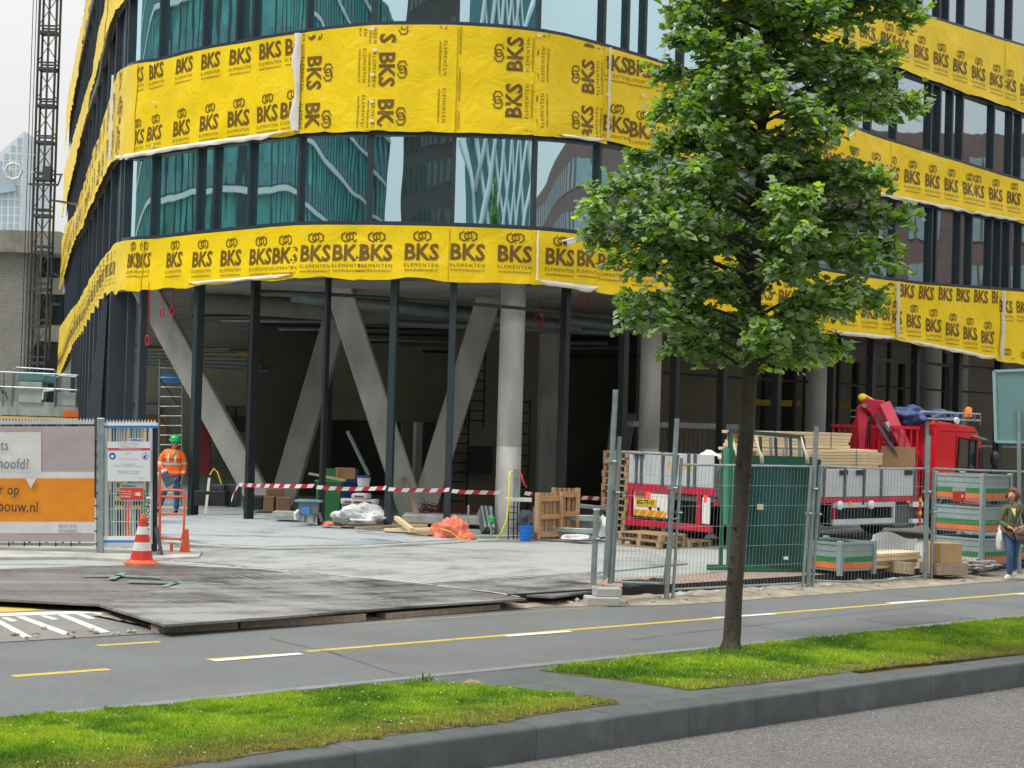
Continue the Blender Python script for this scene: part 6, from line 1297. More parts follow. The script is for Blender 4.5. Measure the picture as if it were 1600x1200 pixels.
# pallets
PW = M('pallet wood', (.42, .27, .15), .8, 0, .3, 4, .2, 30, stretch=(1, 8, 8))
def pallet(loc, rz, label, group, tilt=None):
    o = thing('pallet', loc, label, 'pallet', group, rz)
    if tilt: o.rotation_euler = tilt
    mb = MB(); mb.box((0, -.345, 0), (1.2, .11, .022)); b0 = mb.build('deck_board', PW, o, local=True); b0.location = (0, 0, .13)
    for y in (.0, .1725, .345, .5175, .69): 
        if y: piece(b0, o, (0, y, .13))
    for y in (0, .345, .69): piece(b0, o, (0, y, .011))
    mb = MB(); mb.box((0, 0, .072), (.1, .1, .09)); c0 = None
    for x in (-.55, 0, .55):
        for y in (-.345, 0, .345):
            if c0 is None: c0 = mb.build('block', PW, o, local=True); c0.location = (x, y, 0)
            else: piece(c0, o, (x, y, 0))
    for x in (-.55, 0, .55): mb = MB(); mb.box((x, 0, .109), (.1, .8, .02)); mb.build('stringer', PW, o, local=True)
    return o
def pos(px, py, Y): return at(px, py, Y)
pr = None; order_w = ('lowest', 'second', 'third', 'fourth', 'fifth', 'sixth', 'seventh', 'eighth', 'ninth', 'tenth', 'eleventh', 'twelfth', 'top')
for k in range(13):
    a = Vector((2.72, 38.55, 0)); loc = (a.x + rng.uniform(-.02, .02) + k * .006, a.y + rng.uniform(-.02, .02), .15 + k * .146); lab = '%s pallet of the tall leaning stack behind the narrow mesh panel' % order_w[k]
    if pr is None: pr = pallet(loc, ROAD_RZ, lab, 'pallets stacked behind the truck tail')
    else: dup(pr, loc, ROAD_RZ + rng.uniform(-.05, .05), lab)
for k, (px, z, lab) in enumerate(((1018, .10, 'lower pallet in front of the truck tail, right of the tall stack'), (1018, .246, 'upper pallet of the low pair right of the tall stack'), (1062, .10, 'pallet lying under the truck bumper near the white plate'))):
    a = at(px, 853, 36.4); dup(pr, (a.x, 36.4 + .5 * (k == 2), z), ROAD_RZ + math.pi / 2 + .06 * k, lab)
# two pallets on end
def standing(px, py, Y, rz, w_, h_, label):
    a = at(px, py, Y); o = thing('upright_pallet', (a.x, Y, .13), label, 'pallet', 'two pallets standing on end', rz); n = 5
    for i in range(n): mb = MB(); mb.box((-w_ / 2 + (i + .5) * w_ / n, 0, h_ / 2), (w_ / n * .72, .025, h_)); mb.build('deck_board', PW, o, local=True)
    for z in (.12, h_ * .5, h_ * .88): mb = MB(); mb.box((0, -.06, z), (w_, .09, .11)); mb.build('stringer', M('orange brown pallet wood', (.45, .24, .1), .8, 0, .2, 4) if z > .2 else PW, o, local=True)
    for x in (-w_ / 2, w_ / 2): mb = MB(); mb.box((x, -.08, h_ / 2 + .01), (.07, .13, h_)); mb.build('side_beam', PW, o, local=True)
    return o
standing(853, 840, 37.0, R(38), .62, 1.0, 'left upright pallet with grey edge beams right of the bucket'); standing(880, 838, 37.3, R(20), .55, 1.1, 'right and taller upright pallet beside the galvanised beams')
# galvanised beams
GBm = 'galvanised beams lying beside the pallets'
for (x0, y0, x1, y1, Y0, Y1, r, lab) in ((864, 808, 935, 810, 37.6, 37.2, .1, 'upper galvanised beam pointing at the upright pallets'), (862, 827, 930, 830, 37.2, 36.8, .08, 'lower galvanised beam near the ground'), (902, 790, 966, 796, 38.2, 38.4, .07, 'thin galvanised tube behind the beams')):
    mb = MB(); mb.bar(at(x0, y0, Y0), at(x1, y1, Y1), r * 2, r * 1.3); solo(mb, 'galvanised_beam', MT['galv'], lab, 'steel beam', GBm, bevel=.01)
for x, y in ((905, 812), (926, 812)): mb = box_px(x - 4, 812, x + 4, 838, 37.5, .2); solo(mb, 'support_block', MT['wood_grey'], 'timber block under the galvanised beams, %s one' % ('left' if x < 910 else 'right'), 'timber block')
crumple('plastic_sheet', 944, 838, 37.4, (.16, .2, .4), WS, 'translucent white wrap hanging over the galvanised beams', 'plastic sheet', .4, 12, 3); crumple('plastic_sheet', 900, 842, 36.7, (.3, .2, .1), WS, 'flattened white plastic on the ground before the upright pallets', 'plastic sheet', .4, 14, 3)
# dark crates and boxes at the left
for k, (x0, y0, x1, y1, Y, lab) in enumerate(((302, 768, 352, 790, 40.2, 'long dark crate on the floor right of the worker'), (352, 758, 372, 792, 41, 'taller dark crate beside the second steel post'), (380, 776, 410, 796, 40.5, 'low dark crate right of the second steel post'), (330, 758, 350, 767, 40.6, 'small dark tray on the long crate'))):
    mb = box_px(x0, y0, x1, y1, Y, .6); solo(mb, 'dark_crate', MT['slate'] if k % 2 else MT['black'], lab, 'crate', 'dark crates inside the building', bevel=.015)
CB = M('cardboard', (.2, .12, .065), .85, 0, .15, 4)
for k, (x0, y0, x1, y1, Y, lab) in enumerate(((411, 776, 428, 799, 40, 'cardboard box at the left end of the row under the tape'), (430, 778, 453, 800, 39.8, 'larger cardboard box at the right end of the row'), (414, 764, 440, 777, 40.2, 'cardboard box lying on top of the other two'))):
    mb = box_px(x0, y0, x1, y1, Y, .4, .1 * k); solo(mb, 'cardboard_box', CB, lab, 'box', 'cardboard boxes under the tape', bevel=.008)
mb = MB(); mb.tube([at(328, 742, 40.3), at(334, 732, 40.3), at(340, 738, 40.3), at(346, 756, 40.3)], .018, 6); solo(mb, 'yellow_hose', YEL, 'thin yellow hose arching beside the leaning pale post', 'hose')
mb = box_px(240, 795, 300, 803, 42, .8); solo(mb, 'low_kerb', MT['concrete'], 'low concrete step behind the worker', 'step')
mb = box_px(425, 801, 470, 806, 38.6, .6); solo(mb, 'low_kerb', MT['concrete'], 'low concrete step left of the mixing tub', 'step')
# scaffold tower inside at the left
sc_ = thing('scaffold_tower', (at(262, 700, 44.5).x, 44.5, .15), 'aluminium scaffold tower inside behind the first raking strut', 'scaffold'); Y = 44.5
for x in (247, 283):
    for dy in (0, .8): mb = MB(); mb.tube([at(x, 795, Y + dy), at(x + 3, 560, Y + dy)], .025, 6); mb.build('standard', MT['galv'], sc_)
for k in range(15): mb = MB(); y = 575 + k * 15; mb.tube([at(248, y, Y), at(284, y, Y)], .016, 5); mb.build('rung', MT['galv'], sc_)
for k in range(3): mb = MB(); mb.tube([at(249, 590 + k * 60, Y), at(284, 640 + k * 60, Y)], .014, 5); mb.build('diagonal_brace', MT['black'], sc_)
mb = MB(); mb.box2(tuple(at(249, 597, Y)), tuple(at(284, 585, Y) + Vector((0, .8, 0)))); mb.build('blue_board', BLUE, sc_)
mb = box_px(214, 648, 262, 690, 47, .1); solo(mb, 'plywood_hoarding', M('brown ply', (.2, .09, .035), .8, 0, .15, 2), 'brown plywood hoarding inside, behind the gate', 'panel')
mb = box_px(300, 650, 330, 740, 47, .1); solo(mb, 'red_curtain', M('dark red sheet', (.2, .015, .015), .7, 0, .2, 2), 'dark red sheet hanging inside between strut and post', 'sheet')
mb = box_px(182, 640, 200, 664, 46, .1); solo(mb, 'plywood_hoarding', M('ochre ply', (.35, .2, .06), .8, 0, .15, 2), 'ochre panel with blue top between the first slate columns', 'panel')
# security camera on the foil
cc_ = thing('security_camera', tuple(W(sx(886, 380), hit(886, 380)[1] - .1, .35)), 'white security camera mounted on the lower yellow foil band', 'camera'); p = W(sx(886, 380), hit(886, 380)[1], .1); q = p + Vector((0, -.3, .0))
mb = MB(); mb.bar(q + Vector((-.1, -.12, -.05)), q + Vector((.13, .1, .04)), .1, .1); mb.build('housing', MT['white'], cc_, bevel=.015); mb = MB(); mb.bar(q + Vector((-.15, -.14, .0)), q + Vector((.15, .12, .105)), .13, .015); mb.build('sun_shield', MT['white'], cc_); mb = MB(); mb.tube([q + Vector((-.1, -.125, -.05)), q + Vector((-.125, -.15, -.06))], .035, 10); mb.build('lens', MT['black'], cc_); mb = MB(); mb.tube([p, q], .02, 6); mb.build('bracket', MT['white'], cc_)
# weed and litter at the grass edge
w0 = G(664, 1068, .02); wd = thing('weed', (w0.x, w0.y, .02), 'taller leafy weed at the top edge of the left grass patch', 'weed'); LM = M('weed leaf', (.1, .22, .03), .5, 0, .2, 5); r_ = random.Random(4)
for k in range(26):
    a = r_.uniform(0, 6.28); L_ = r_.uniform(.06, .17); el = r_.uniform(.5, 1.4); d = Vector((math.cos(a) * math.cos(el), math.sin(a) * math.cos(el), math.sin(el))); s_ = d.cross(Vector((0, 0, 1))).normalized() * .014; p0 = Vector((r_.gauss(0, .05), r_.gauss(0, .03), 0)); mb = MB(); mb.add([p0, p0 + d * L_ * .5 + s_, p0 + d * L_ - Vector((0, 0, .02)), p0 + d * L_ * .5 - s_], [(0, 1, 2, 3)]); mb.build('leaf', LM, wd, local=True, fix=False)
mb = MB(); g0 = G(738, 1071, .02); mb.grid(lambda u, v: g0 + Vector((.2 * (u - .5), .14 * (v - .5), .02 + .03 * noise.noise(Vector((u * 4, v * 4, 1))) + .03 * (1 - (2 * u - 1) ** 2))), 6, 4); solo(mb, 'dead_leaf', M('dry orange leaf', (.34, .2, .09), .8, 0, .2), 'dry orange leaf litter at the corner of the left grass patch', 'litter', fix=False)
# ================================================================ CRANE LORRY
TO = Vector((4.27, 35.9, .09)); 
tk = thing('crane_truck', TO, 'red crane lorry with grey drop sides loaded with timber behind the mesh fence', 'lorry', None, ROAD_RZ)
# local frame: x forward along the street, y to the far side (0 = side nearest the camera), z up
ALU = M('grey aluminium drop side', (.5, .53, .55), .5, .05, .1, 2, stretch=(1, 1, 1)); ALD = M('dark aluminium post', (.12, .14, .15), .45, .4, .1, 2); CH = MT['black']
def LB(name, lo, hi, mat, bevel=0, parent=None, **k): mb = MB(); mb.box2(lo, hi); return mb.build(name, mat, parent or tk, local=True, bevel=bevel, **k)
for y in (.75, 1.65): LB('chassis_beam', (.2, y, .78), (9.0, y + .1, 1.0), CH)
LB('bed_floor', (.0, 0.02, .98), (7.1, 2.48, 1.08), ALD)
LB('red_side_rail', (0.0, -.02, .93), (7.1, .03, 1.05), MT['crimson']); LB('red_side_rail', (0.0, 2.47, .93), (7.1, 2.52, 1.05), MT['crimson'])
L_ = [.12, 1.45, 2.9, 4.35, 5.7, 7.0]
for i in range(5): 
    sb = LB('drop_side', (L_[i] + .04, -.005, 1.06), (L_[i + 1] - .02, .03, 1.68), ALU, .006)
for x in L_ + [3.6, 5.05]: LB('side_post', (x - .035, -.04, .98), (x + .035, .0, 1.72), ALD, .005)
LB('drop_side', (.1, 2.46, 1.06), (7.0, 2.5, 1.68), ALU)
for x in (4.15, 4.75, 6.6): LB('fastener', (x, -.035, 1.55), (x + .28, -.005, 1.66), CH)
# tail
LB('tailboard', (-.03, .03, 1.28), (.01, 2.48, 1.97), ALU, .006)
for y in (.5, .68, 1.42, 2.2, 2.05): LB('tail_post', (-.07, y, 1.26), (-.03, y + .06, 1.99), ALD, .004)
mb = MB(); mb.box2((-.1, 2.0, 1.9), (-.03, 2.35, 1.96)); mb.build('latch_handle', CH, tk, local=True)
LB('tail_crossbar', (-.05, .0, 1.12), (.02, 2.5, 1.27), MT['crimson'], .01)
for y in (0.36, 2.36): LB('tail_upright', (-.05, y, .48), (.02, y + .1, 1.12), MT['crimson'], .008)
LB('bumper_bar', (-.07, .05, .36), (.03, 2.5, .50), MT['crimson'], .01)
LB('mudguard', (-.06, .08, .52), (-.02, .3, 1.08), MT['white'], .02)
LB('light_board', (-.03, 1.3, .58), (.0, 2.3, 1.08), MT['white']); 
pl_ = LB('number_plate', (-.045, 1.62, .80), (-.03, 2.22, .96), M('yellow plate', (.75, .5, .02), .4, 0, 0)); LB('tail_light', (-.06, 1.85, 1.0), (-.03, 2.25, 1.08), M('red lamp off', (.5, .03, .02), .3, 0, 0)); LB('tail_light', (-.07, 1.8, 1.0), (-.03, 1.9, 1.1), M('lit tail lamp', (.8, .05, .02), .3, 0, 0, emit=(1, .04, .02, .9)))
LB('tail_light', (-.07, .16, .98), (-.03, .24, 1.12), bpy.data.materials['lit tail lamp'])
def ltext(body, x, y, z, h, mat, name='lettering', w_=None, par=None, face='rear'):
    v, f = text_geo(body, bold=.02); lo, hi = v.min(0), v.max(0); s = h / .73; kx = 1 if w_ is None else w_ / ((hi[0] - lo[0]) * s)
    mb = MB(); mb.add([((x, y - (a - lo[0]) * s * kx, z + (b_ - lo[1]) * s) if face == 'rear' else (x + (a - lo[0]) * s * kx, y, z + (b_ - lo[1]) * s)) for a, b_ in v], f); return mb.build(name, mat, par or tk, local=True, fix=False)
ltext('BG-TP-91', -.05, 2.18, .83, .1, BLK, w_=.5, par=pl_); ltext('VLANNHAS', -.036, 1.36, 1.62, .17, M('yellow lettering', (.75, .48, .02), .4, 0, 0), w_=.8)
ch = LB('chevron_board', (-.045, 1.35, .58), (-.03, 2.28, .72), M('orange chevron', (.8, .25, .02), .4, 0, 0))
for k in range(4): mb = MB(); y = 2.2 - k * .24; mb.add([(-.05, y, .58), (-.05, y - .08, .58), (-.05, y - .18, .72), (-.05, y - .10, .72)], [(0, 1, 2, 3)]); mb.build('stripe', M('yellow chevron', (.8, .55, .05), .4, 0, 0) if k == 0 else bpy.data.materials['yellow chevron'], ch, local=True, fix=False)
for y in (1.55, 1.8): mb = MB(); mb.tube([(-.05, y, .76), (-.02, y, .76)], .035, 10); mb.build('reflector', BLK, tk, local=True)
# wheels
def wheel(x, y, r, wd, dual=False):
    c_ = Vector((x, y, r)); mb = MB(); RY = Matrix.Rotation(R(90), 3, 'X'); mb.lathe([(r * .62, -wd / 2), (r * .93, -wd / 2), (r, -wd / 2 + .05), (r, wd / 2 - .05), (r * .93, wd / 2), (r * .62, wd / 2)], c_, 26, RY); w_ = mb.build('wheel', MT['rubber'], tk, local=True, smooth='auto')
    mb = MB(); mb.lathe([(r * .62, -wd * .45), (r * .6, -wd * .2), (r * .3, -wd * .3), (r * .2, -wd * .42), (.05, -wd * .42), (.04, wd * .4), (r * .6, wd * .4)], c_, 20, RY if y > 1.2 else Matrix.Rotation(R(-90), 3, 'X')); mb.build('rim', MT['galv_dull'], w_, local=True, smooth='auto')
for x in (1.7, 3.0): wheel(x, .28, .5, .5); wheel(x, 2.2, .5, .5)
wheel(8.55, .2, .5, .3); wheel(8.55, 2.3, .5, .3)
mb = MB(); mb.lathe([(.25, -.14), (.46, -.14), (.5, -.08), (.5, .08), (.46, .14), (.25, .14), (.2, .0)], (.5, 1.1, .76), 22, Matrix.Rotation(R(90), 3, 'Y')); mb.build('spare_wheel', MT['rubber'], tk, local=True, smooth='auto')
for x in (1.7, 3.0): mb = MB(); mb.tube([(x + .56 * math.cos(a), .28, .52 + .5 * math.sin(a)) for a in np.linspace(.35, 2.8, 8)], .03, 4); mb.build('wing', CH, tk, local=True)
LB('underride_guard', (3.95, -.02, .82), (6.25, .03, .94), ALU); LB('underride_guard', (3.95, -.02, .44), (6.25, .03, .56), ALU); LB('guard_strut', (6.17, -.02, .56), (6.25, .03, .82), ALU); LB('guard_strut', (3.95, -.02, .56), (4.03, .03, .82), MT['crimson'])
LB('tool_box', (4.3, .4, .4), (6.0, .9, .9), CH, .02); LB('fuel_tank', (6.45, .12, .3), (7.3, .7, .9), ALD, .05); LB('step', (6.95, -.02, .8), (7.35, .1, .92), MT['white']); LB('step', (6.95, -.02, .42), (7.35, .1, .52), MT['white'])
for x in (4.1, 5.25): mb = MB(); mb.lathe([(.0, .0), (.09, .03), (.1, .1), (.04, .12)], (x, -.0, .88), 14, Matrix.Rotation(R(90), 3, 'X')); mb.build('work_lamp', MT['white'], tk, local=True, smooth=True)
AMB = M('amber lamp', (.8, .2, .01), .3, 0, 0, emit=(1, .3, .02, .12))
for x in (4.5, 6.7): LB('side_marker', (x, -.05, .9), (x + .07, -.02, .96), AMB)
LB('yellow_band', (7.18, -.04, .92), (7.28, .06, 1.0), YEL); LB('yellow_band', (7.18, -.04, .62), (7.28, .06, .7), YEL); LB('red_post', (7.18, -.03, .35), (7.28, .05, 1.05), MT['crimson'])
# headboard
LB('headboard', (7.08, .0, 1.05), (7.15, 2.5, 1.75), MT['red'])
for z in (2.03, 2.62): LB('headboard_rail', (7.07, -.02, z), (7.14, 2.52, z + .07), MT['crimson'])
for k in range(15): LB('headboard_bar', (7.09, .0 + k * .175, 1.75), (7.12, .03 + k * .175, 2.65), MT['crimson'])
LB('headboard_plate', (7.05, .03, 1.6), (7.075, 1.0, 2.2), M('brown plywood', (.28, .18, .1), .8, 0, .1, 2))
# cab
def prof(pts, y0, y1, name, mat, bevel=.0, seg=2, parent=None): mb = MB(); mb.prism([(x, y0, z) for x, z in pts], (0, y1 - y0, 0)); return mb.build(name, mat, parent or tk, local=True, bevel=bevel, seg=seg, smooth='auto')
prof([(7.85, .98), (8.0, .98), (8.15, 1.15), (8.9, 1.15), (9.05, .75), (9.85, .75), (9.9, 1.6), (9.72, 2.45), (9.45, 2.72), (7.95, 2.84), (7.85, 2.75)], .0, 2.5, 'cab', MT['red'], .05)
prof([(9.0, .32), (9.95, .32), (9.97, .74), (9.05, .74)], .02, 2.48, 'front_bumper', MT['crimson'], .03)
GL = glass_mat('cab glass', (.01, .03, .025), .25, (.6, .75, .72), .0)
mb = MB(); mb.prism([(8.72, -.012, 1.62), (9.48, -.012, 1.62), (9.45, -.012, 2.35), (8.80, -.012, 2.42)], (0, .02, 0)); dw = mb.build('side_window', GL, tk, local=True)
mb = MB(); 
for a, b_ in (((8.70, 1.6), (9.5, 1.6)), ((9.5, 1.6), (9.47, 2.38)), ((9.47, 2.38), (8.78, 2.45)), ((8.78, 2.45), (8.7, 1.6)), ((9.2, 1.6), (9.22, 2.4))): mb.bar((a[0], -.018, a[1]), (b_[0], -.018, b_[1]), .03, .04, up=(0, 1, 0))
mb.build('window_seal', CH, dw, local=True)
mb = MB(); mb.prism([(9.92, .12, 1.62), (9.92, 2.38, 1.62), (9.74, 2.38, 2.44), (9.74, .12, 2.44)], (.012, 0, .002)); mb.build('windscreen', GL, tk, local=True)
mb = MB(); mb.bar((8.66, -.006, .98), (8.66, -.006, 2.5), .012, .012); mb.bar((9.55, -.006, 1.0), (9.55, -.006, 2.4), .012, .012); mb.build('door_seam', CH, tk, local=True); LB('door_handle', (8.74, -.03, 1.42), (8.92, -.0, 1.47), CH)
mb = MB(); mb.tube([(9.75, -.02, 2.4), (9.9, -.28, 2.35), (9.9, -.3, 1.75), (9.75, -.05, 1.6)], .018, 6); mb.build('mirror_arm', CH, tk, local=True)
for z, h in ((1.95, .42), (1.62, .2)): mb = MB(); mb.blob((9.88, -.3, z), (.1, .12, h / 2), 2, .05, 1, 3); mb.build('mirror', CH, tk, local=True, smooth=True)
mb = MB(); mb.bar((9.3, -.02, 2.5), (9.62, -.14, 2.42), .3, .02); mb.build('sun_visor', M('smoked visor', (.3, .36, .38), .3, 0, 0), tk, local=True)
mb = MB(); mb.tube([(8.55 + .62 * math.cos(a), .03, .5 + .62 * math.sin(a)) for a in np.linspace(.1, 3.05, 12)], .05, 6); mb.build('wheel_arch', M('dark grey wing', (.08, .1, .12), .5, 0, .1), tk, local=True, smooth=True)
LB('mud_flap', (7.9, .05, .35), (7.95, .5, .95), CH)
# roof rack with tarps and lamps
RK = MT['galv']
for z in (2.88, 3.04): 
    mb = MB(); mb.tube([(7.75, .05, z), (9.75, .05, z), (9.75, 2.45, z), (7.75, 2.45, z), (7.75, .05, z)], .022, 6); mb.build('rack_rail', RK, tk, local=True)
for x in np.linspace(7.75, 9.75, 9): LB('rack_post', (x - .012, .035, 2.84), (x + .012, .06, 3.04), RK)
for y in np.linspace(.05, 2.45, 6): LB('rack_post', (9.74, y - .01, 2.76), (9.76, y + .01, 3.04), RK)
RL = M('red beacon', (.65, .01, .04), .3, 0, 0); 
for k, x in enumerate((8.5, 8.95, 9.4)): mb = MB(); mb.lathe([(.07, 0), (.07, .1), (.05, .13), (.02, .14)], (x, 1.9, 3.0), 12); mb.build('red_lamp', RL, tk, local=True, smooth='auto')
for (x, y, z) in ((9.68, .35, 2.96), (7.8, 1.7, 3.0)):
    mb = MB(); mb.lathe([(.1, 0), (.1, .05), (.095, .05), (.09, .2), (.06, .24), (.01, .25)], (x, y, z), 16); mb.build('beacon', AMB, tk, local=True, smooth='auto')
mb = MB(); mb.lathe([(.02, 0), (.08, .02), (.08, .08)], (8.6, .0, 2.86), 12, Matrix.Rotation(R(90), 3, 'X')); mb.build('spot_lamp', MT['white'], tk, local=True, smooth='auto')
def TL_(x, y, z): return FRAME[tk].inverted() @ Vector((x, y, z))
BT = M('blue tarpaulin', (.06, .1, .26), .6, 0, .15, 4, .3, 6)
for k, (x, y, sz, lab) in enumerate(((8.05, .9, (.42, .8, .26), 'rolled blue tarpaulin at the back of the lorry roof rack'), (8.65, .9, (.4, .9, .15), 'flat blue tarpaulin in the middle of the roof rack'), (9.25, .9, (.42, .8, .2), 'folded blue tarpaulin at the front of the roof rack'))):
    mb = MB(); mb.blob(TL_(x, y, 2.92), sz, 4, .35, 2.2, k + 3); solo(mb, 'tarpaulin', BT, lab, 'tarpaulin', 'tarpaulins on the lorry roof', smooth=True)
# loading crane
CR = MT['crimson']; cy = 42.0
def cw_(px, py, Y): return at(px, py, Y)
mb = MB(); mb.bar(TL_(7.45, 1.2, .9), TL_(7.45, 1.2, 2.3), .4, .5); mb.build('crane_base', CR, tk, bevel=.03)
mb = MB(); mb.bar(cw_(1350, 706, 41.6), cw_(1346, 636, 41.8), .26, .24, up=(0, 1, 0)); mb.build('crane_column', CR, tk, bevel=.02)
mb = MB()
o0 = [(1348, 622), (1382, 626), (1386, 632), (1410, 672), (1399, 676), (1372, 668), (1360, 645), (1347, 635)]
mb.prism([cw_(x, y, 41.5) for x, y in o0][::-1], (0.0, .34, 0)); mb.build('crane_arm', CR, tk, bevel=.015)
mb = MB(); mb.bar(cw_(1381, 631, 41.45), cw_(1421, 716, 41.2), .26, .34, up=(0, 1, 0)); mb.build('crane_boom', M('red with painted sunlight', (.62, .08, .12), .4, 0, .1, 2), tk, bevel=.015)  # lit side of the crane painted in: boom gets a lighter, pinker red
mb = MB(); mb.bar(cw_(1370, 662, 41.1), cw_(1396, 702, 40.95), .07, .07, up=(0, 1, 0)); mb.build('crane_cylinder', MT['slate'], tk, bevel=.01)
mb = MB(); mb.prism([cw_(x, y, 41.2) for x, y in ((1381, 661), (1388, 658), (1396, 672), (1388, 674))][::-1], (0, .01, 0)); mb.build('arm_label', M('pale blue label', (.5, .65, .7), .4, 0, 0), tk)
mb = MB(); mb.blob(cw_(1347, 621, 41.6), (.1, .12, .1), 2, .2, 2, 1); mb.tube([cw_(1350, 617, 41.6), cw_(1364, 625, 41.6)], .03, 6); mb.build('crane_hook', YEL, tk)
mb = MB(); mb.tube([cw_(1425, 704, 41), cw_(1434, 712, 41), cw_(1442, 726, 41)], .02, 6); mb.build('hydraulic_hose', CH, tk)
# timber load: single planks
rp_ = random.Random(3)
def timber_pack(x0, x1, y0, y1, z0, nl, name, label, group, thick=.065, wd=.2, mat='wood_pale', jit=.12):
    c_ = TL_((x0 + x1) / 2, (y0 + y1) / 2, z0); o = thing(name, c_, label, 'timber', group, ROAD_RZ); n = max(1, int((y1 - y0) / wd)); mb = MB(); mb.box((0, 0, thick / 2), (x1 - x0, wd - .008, thick - .006)); p0 = None
    for k in range(nl):
        for i in range(n):
            if 0 < k < nl - 1 and 0 < i < n - 1: continue
            loc = (rp_.uniform(-jit, jit), (i + .5) * wd - (y1 - y0) / 2, k * thick)
            if p0 is None: p0 = mb.build('plank', MT[mat], o, local=True, bevel=.004); p0.location = loc
            else: piece(p0, o, loc)
    for xx in (-.28, .3): mb = MB(); mb.box(((x1 - x0) * xx, -(y1 - y0) / 2 - .004, nl * thick / 2), (.03, .006, nl * thick + .01)); mb.build('strap', MT['galv_dull'], o, local=True)
    return o
GTI = 'timber packs on the lorry bed'
timber_pack(1.6, 6.3, .25, 1.3, 1.10, 9, 'timber_pack', 'lowest and longest pack of planks on the lorry bed', GTI)
timber_pack(1.5, 6.0, .25, 1.3, 1.70, 6, 'timber_pack', 'middle pack of pale planks on the lorry, reaching toward the headboard', GTI, .07)
timber_pack(1.5, 4.9, .3, 1.2, 2.14, 5, 'timber_pack', 'topmost short pack of planks on the lorry', GTI, .07)
timber_pack(2.6, 5.2, 1.55, 2.2, 1.10, 13, 'timber_pack', 'orange brown planks at the far side of the lorry bed', GTI, .09, .2, 'wood')
mb = MB(); mb.grid(lambda u, v: TL_(.15 + .4 * v, .25 + .5 * u, 1.93 + .13 * math.sin(u * 3.1) * math.sin(v * 3) + .05 * noise.noise(Vector((u * 5, v * 5, 0)))), 12, 6); solo(mb, 'plastic_sheet', MT['white'], 'white plastic sheet bulging over the lorry tailboard', 'plastic sheet', smooth=True, fix=False)

# ================================================================ GREEN GLASS RACK
GR = M('green rack paint', (.02, .15, .08), .45, .1, .15, 3); DG = M('dark green net', (.01, .09, .05), .7, 0, .15, 3)
GSH = M('stacked blue green glass', (.008, .075, .06), .22, 0, .55, 1.6, spec=.5, stretch=(1, 1, .3), dirt=(.02, .1, .13), dirt_amt=.5, ds=1.5)
RY_ = 30.2; rk = thing('glass_rack', (at(1200, 893, RY_).x, RY_, .12), 'tall green steel rack holding upright sheets of glass behind the tree trunk', 'glass rack')
def rp3(px, py, dy=0.0): return at(px, py, RY_ + dy)
mb = MB(); mb.prism([rp3(1104, 882, -.2), rp3(1281, 885, .35), rp3(1281, 885, 1.0), rp3(1110, 882, .5)], .1); mb.build('base_frame', GR, rk)
for (x0, x1, y0, y1, dy) in ((1126, 1132, 702, 885, .1), (1138, 1143, 680, 885, -.05), (1146, 1151, 702, 885, .25)): mb = MB(); mb.bar(rp3((x0 + x1) / 2 - 3, y1, dy), rp3((x0 + x1) / 2 + 2, y0, dy), (x1 - x0) / 90, .08, up=(0, 1, 0)); mb.build('rack_post', GR, rk)
for k, (x, y0, y1) in enumerate(((1140, 674, 712), (1164, 682, 712), (1189, 682, 714), (1205, 684, 713), (1213, 684, 713), (1229, 684, 714), (1236, 684, 714), (1250, 685, 715), (1257, 686, 716))): mb = MB(); mb.bar(rp3(x, y1, .3), rp3(x - 1, y0, .3), .045, .05, up=(0, 1, 0)); mb.build('top_stub', MT['galv_dull'] if k % 2 else MT['slate'], rk)
mb = MB(); mb.bar(rp3(1139, 673, .3), rp3(1256, 683, .3), .08, .07); mb.build('top_beam', M('dark green beam', (.04, .07, .06), .5, 0, .1), rk); mb = MB(); mb.bar(rp3(1160, 698, .3), rp3(1256, 702, .3), .04, .03); mb.build('cross_rail', MT['galv_dull'], rk)
for k in range(6):
    mb = MB(); d = .06 * k; x0 = 1152 + k * 1.5; y0 = 712 + (k % 2) * 2; mb.prism([rp3(x0, 884, d), rp3(1279, 888, d + .25), rp3(1283, y0 + 6, d + .35), rp3(x0 + 6, y0, d + .1)], (0, .02, 0)); mb.build('glass_sheet', GSH, rk)
mb = MB(); mb.prism([rp3(1158, 728, -.02), rp3(1268, 731, .2), rp3(1270, 714, .2), rp3(1160, 711, -.02)], (0, .02, 0)); mb.build('top_net', DG, rk)
for (x, y) in ((1163, 756), (1168, 770), (1228, 872)): mb = MB(); a = rp3(x, y, -.06); mb.box(a, (.08, .01, .05)); mb.build('paper_label', MT['white'], rk)
mb = MB(); mb.box(rp3(1188, 792, -.03), (.11, .01, .1)); mb.build('paper_label', M('beige paper label', (.6, .5, .32), .7, 0, 0), rk)
mb = MB(); mb.prism([rp3(1130, 700, -.04), rp3(1146, 700, -.04), rp3(1146, 820, -.04), rp3(1130, 820, -.04)], (0, .02, 0)); mb.build('side_plate', M('pale green side plate', (.1, .34, .26), .5, 0, .2, 3), rk)
HKM = M('cream webbing', (.62, .6, .46), .6, 0, .08)
for x in (1150, 1187, 1258): mb = MB(); mb.tube([rp3(x - 6, 682, -.05), rp3(x - 1, 703, -.12), rp3(x + 3, 712, -.14), rp3(x + 4, 724, -.12)], [.008, .02, .035, .035], 6); mb.build('webbing_hook', HKM, rk, smooth=True)

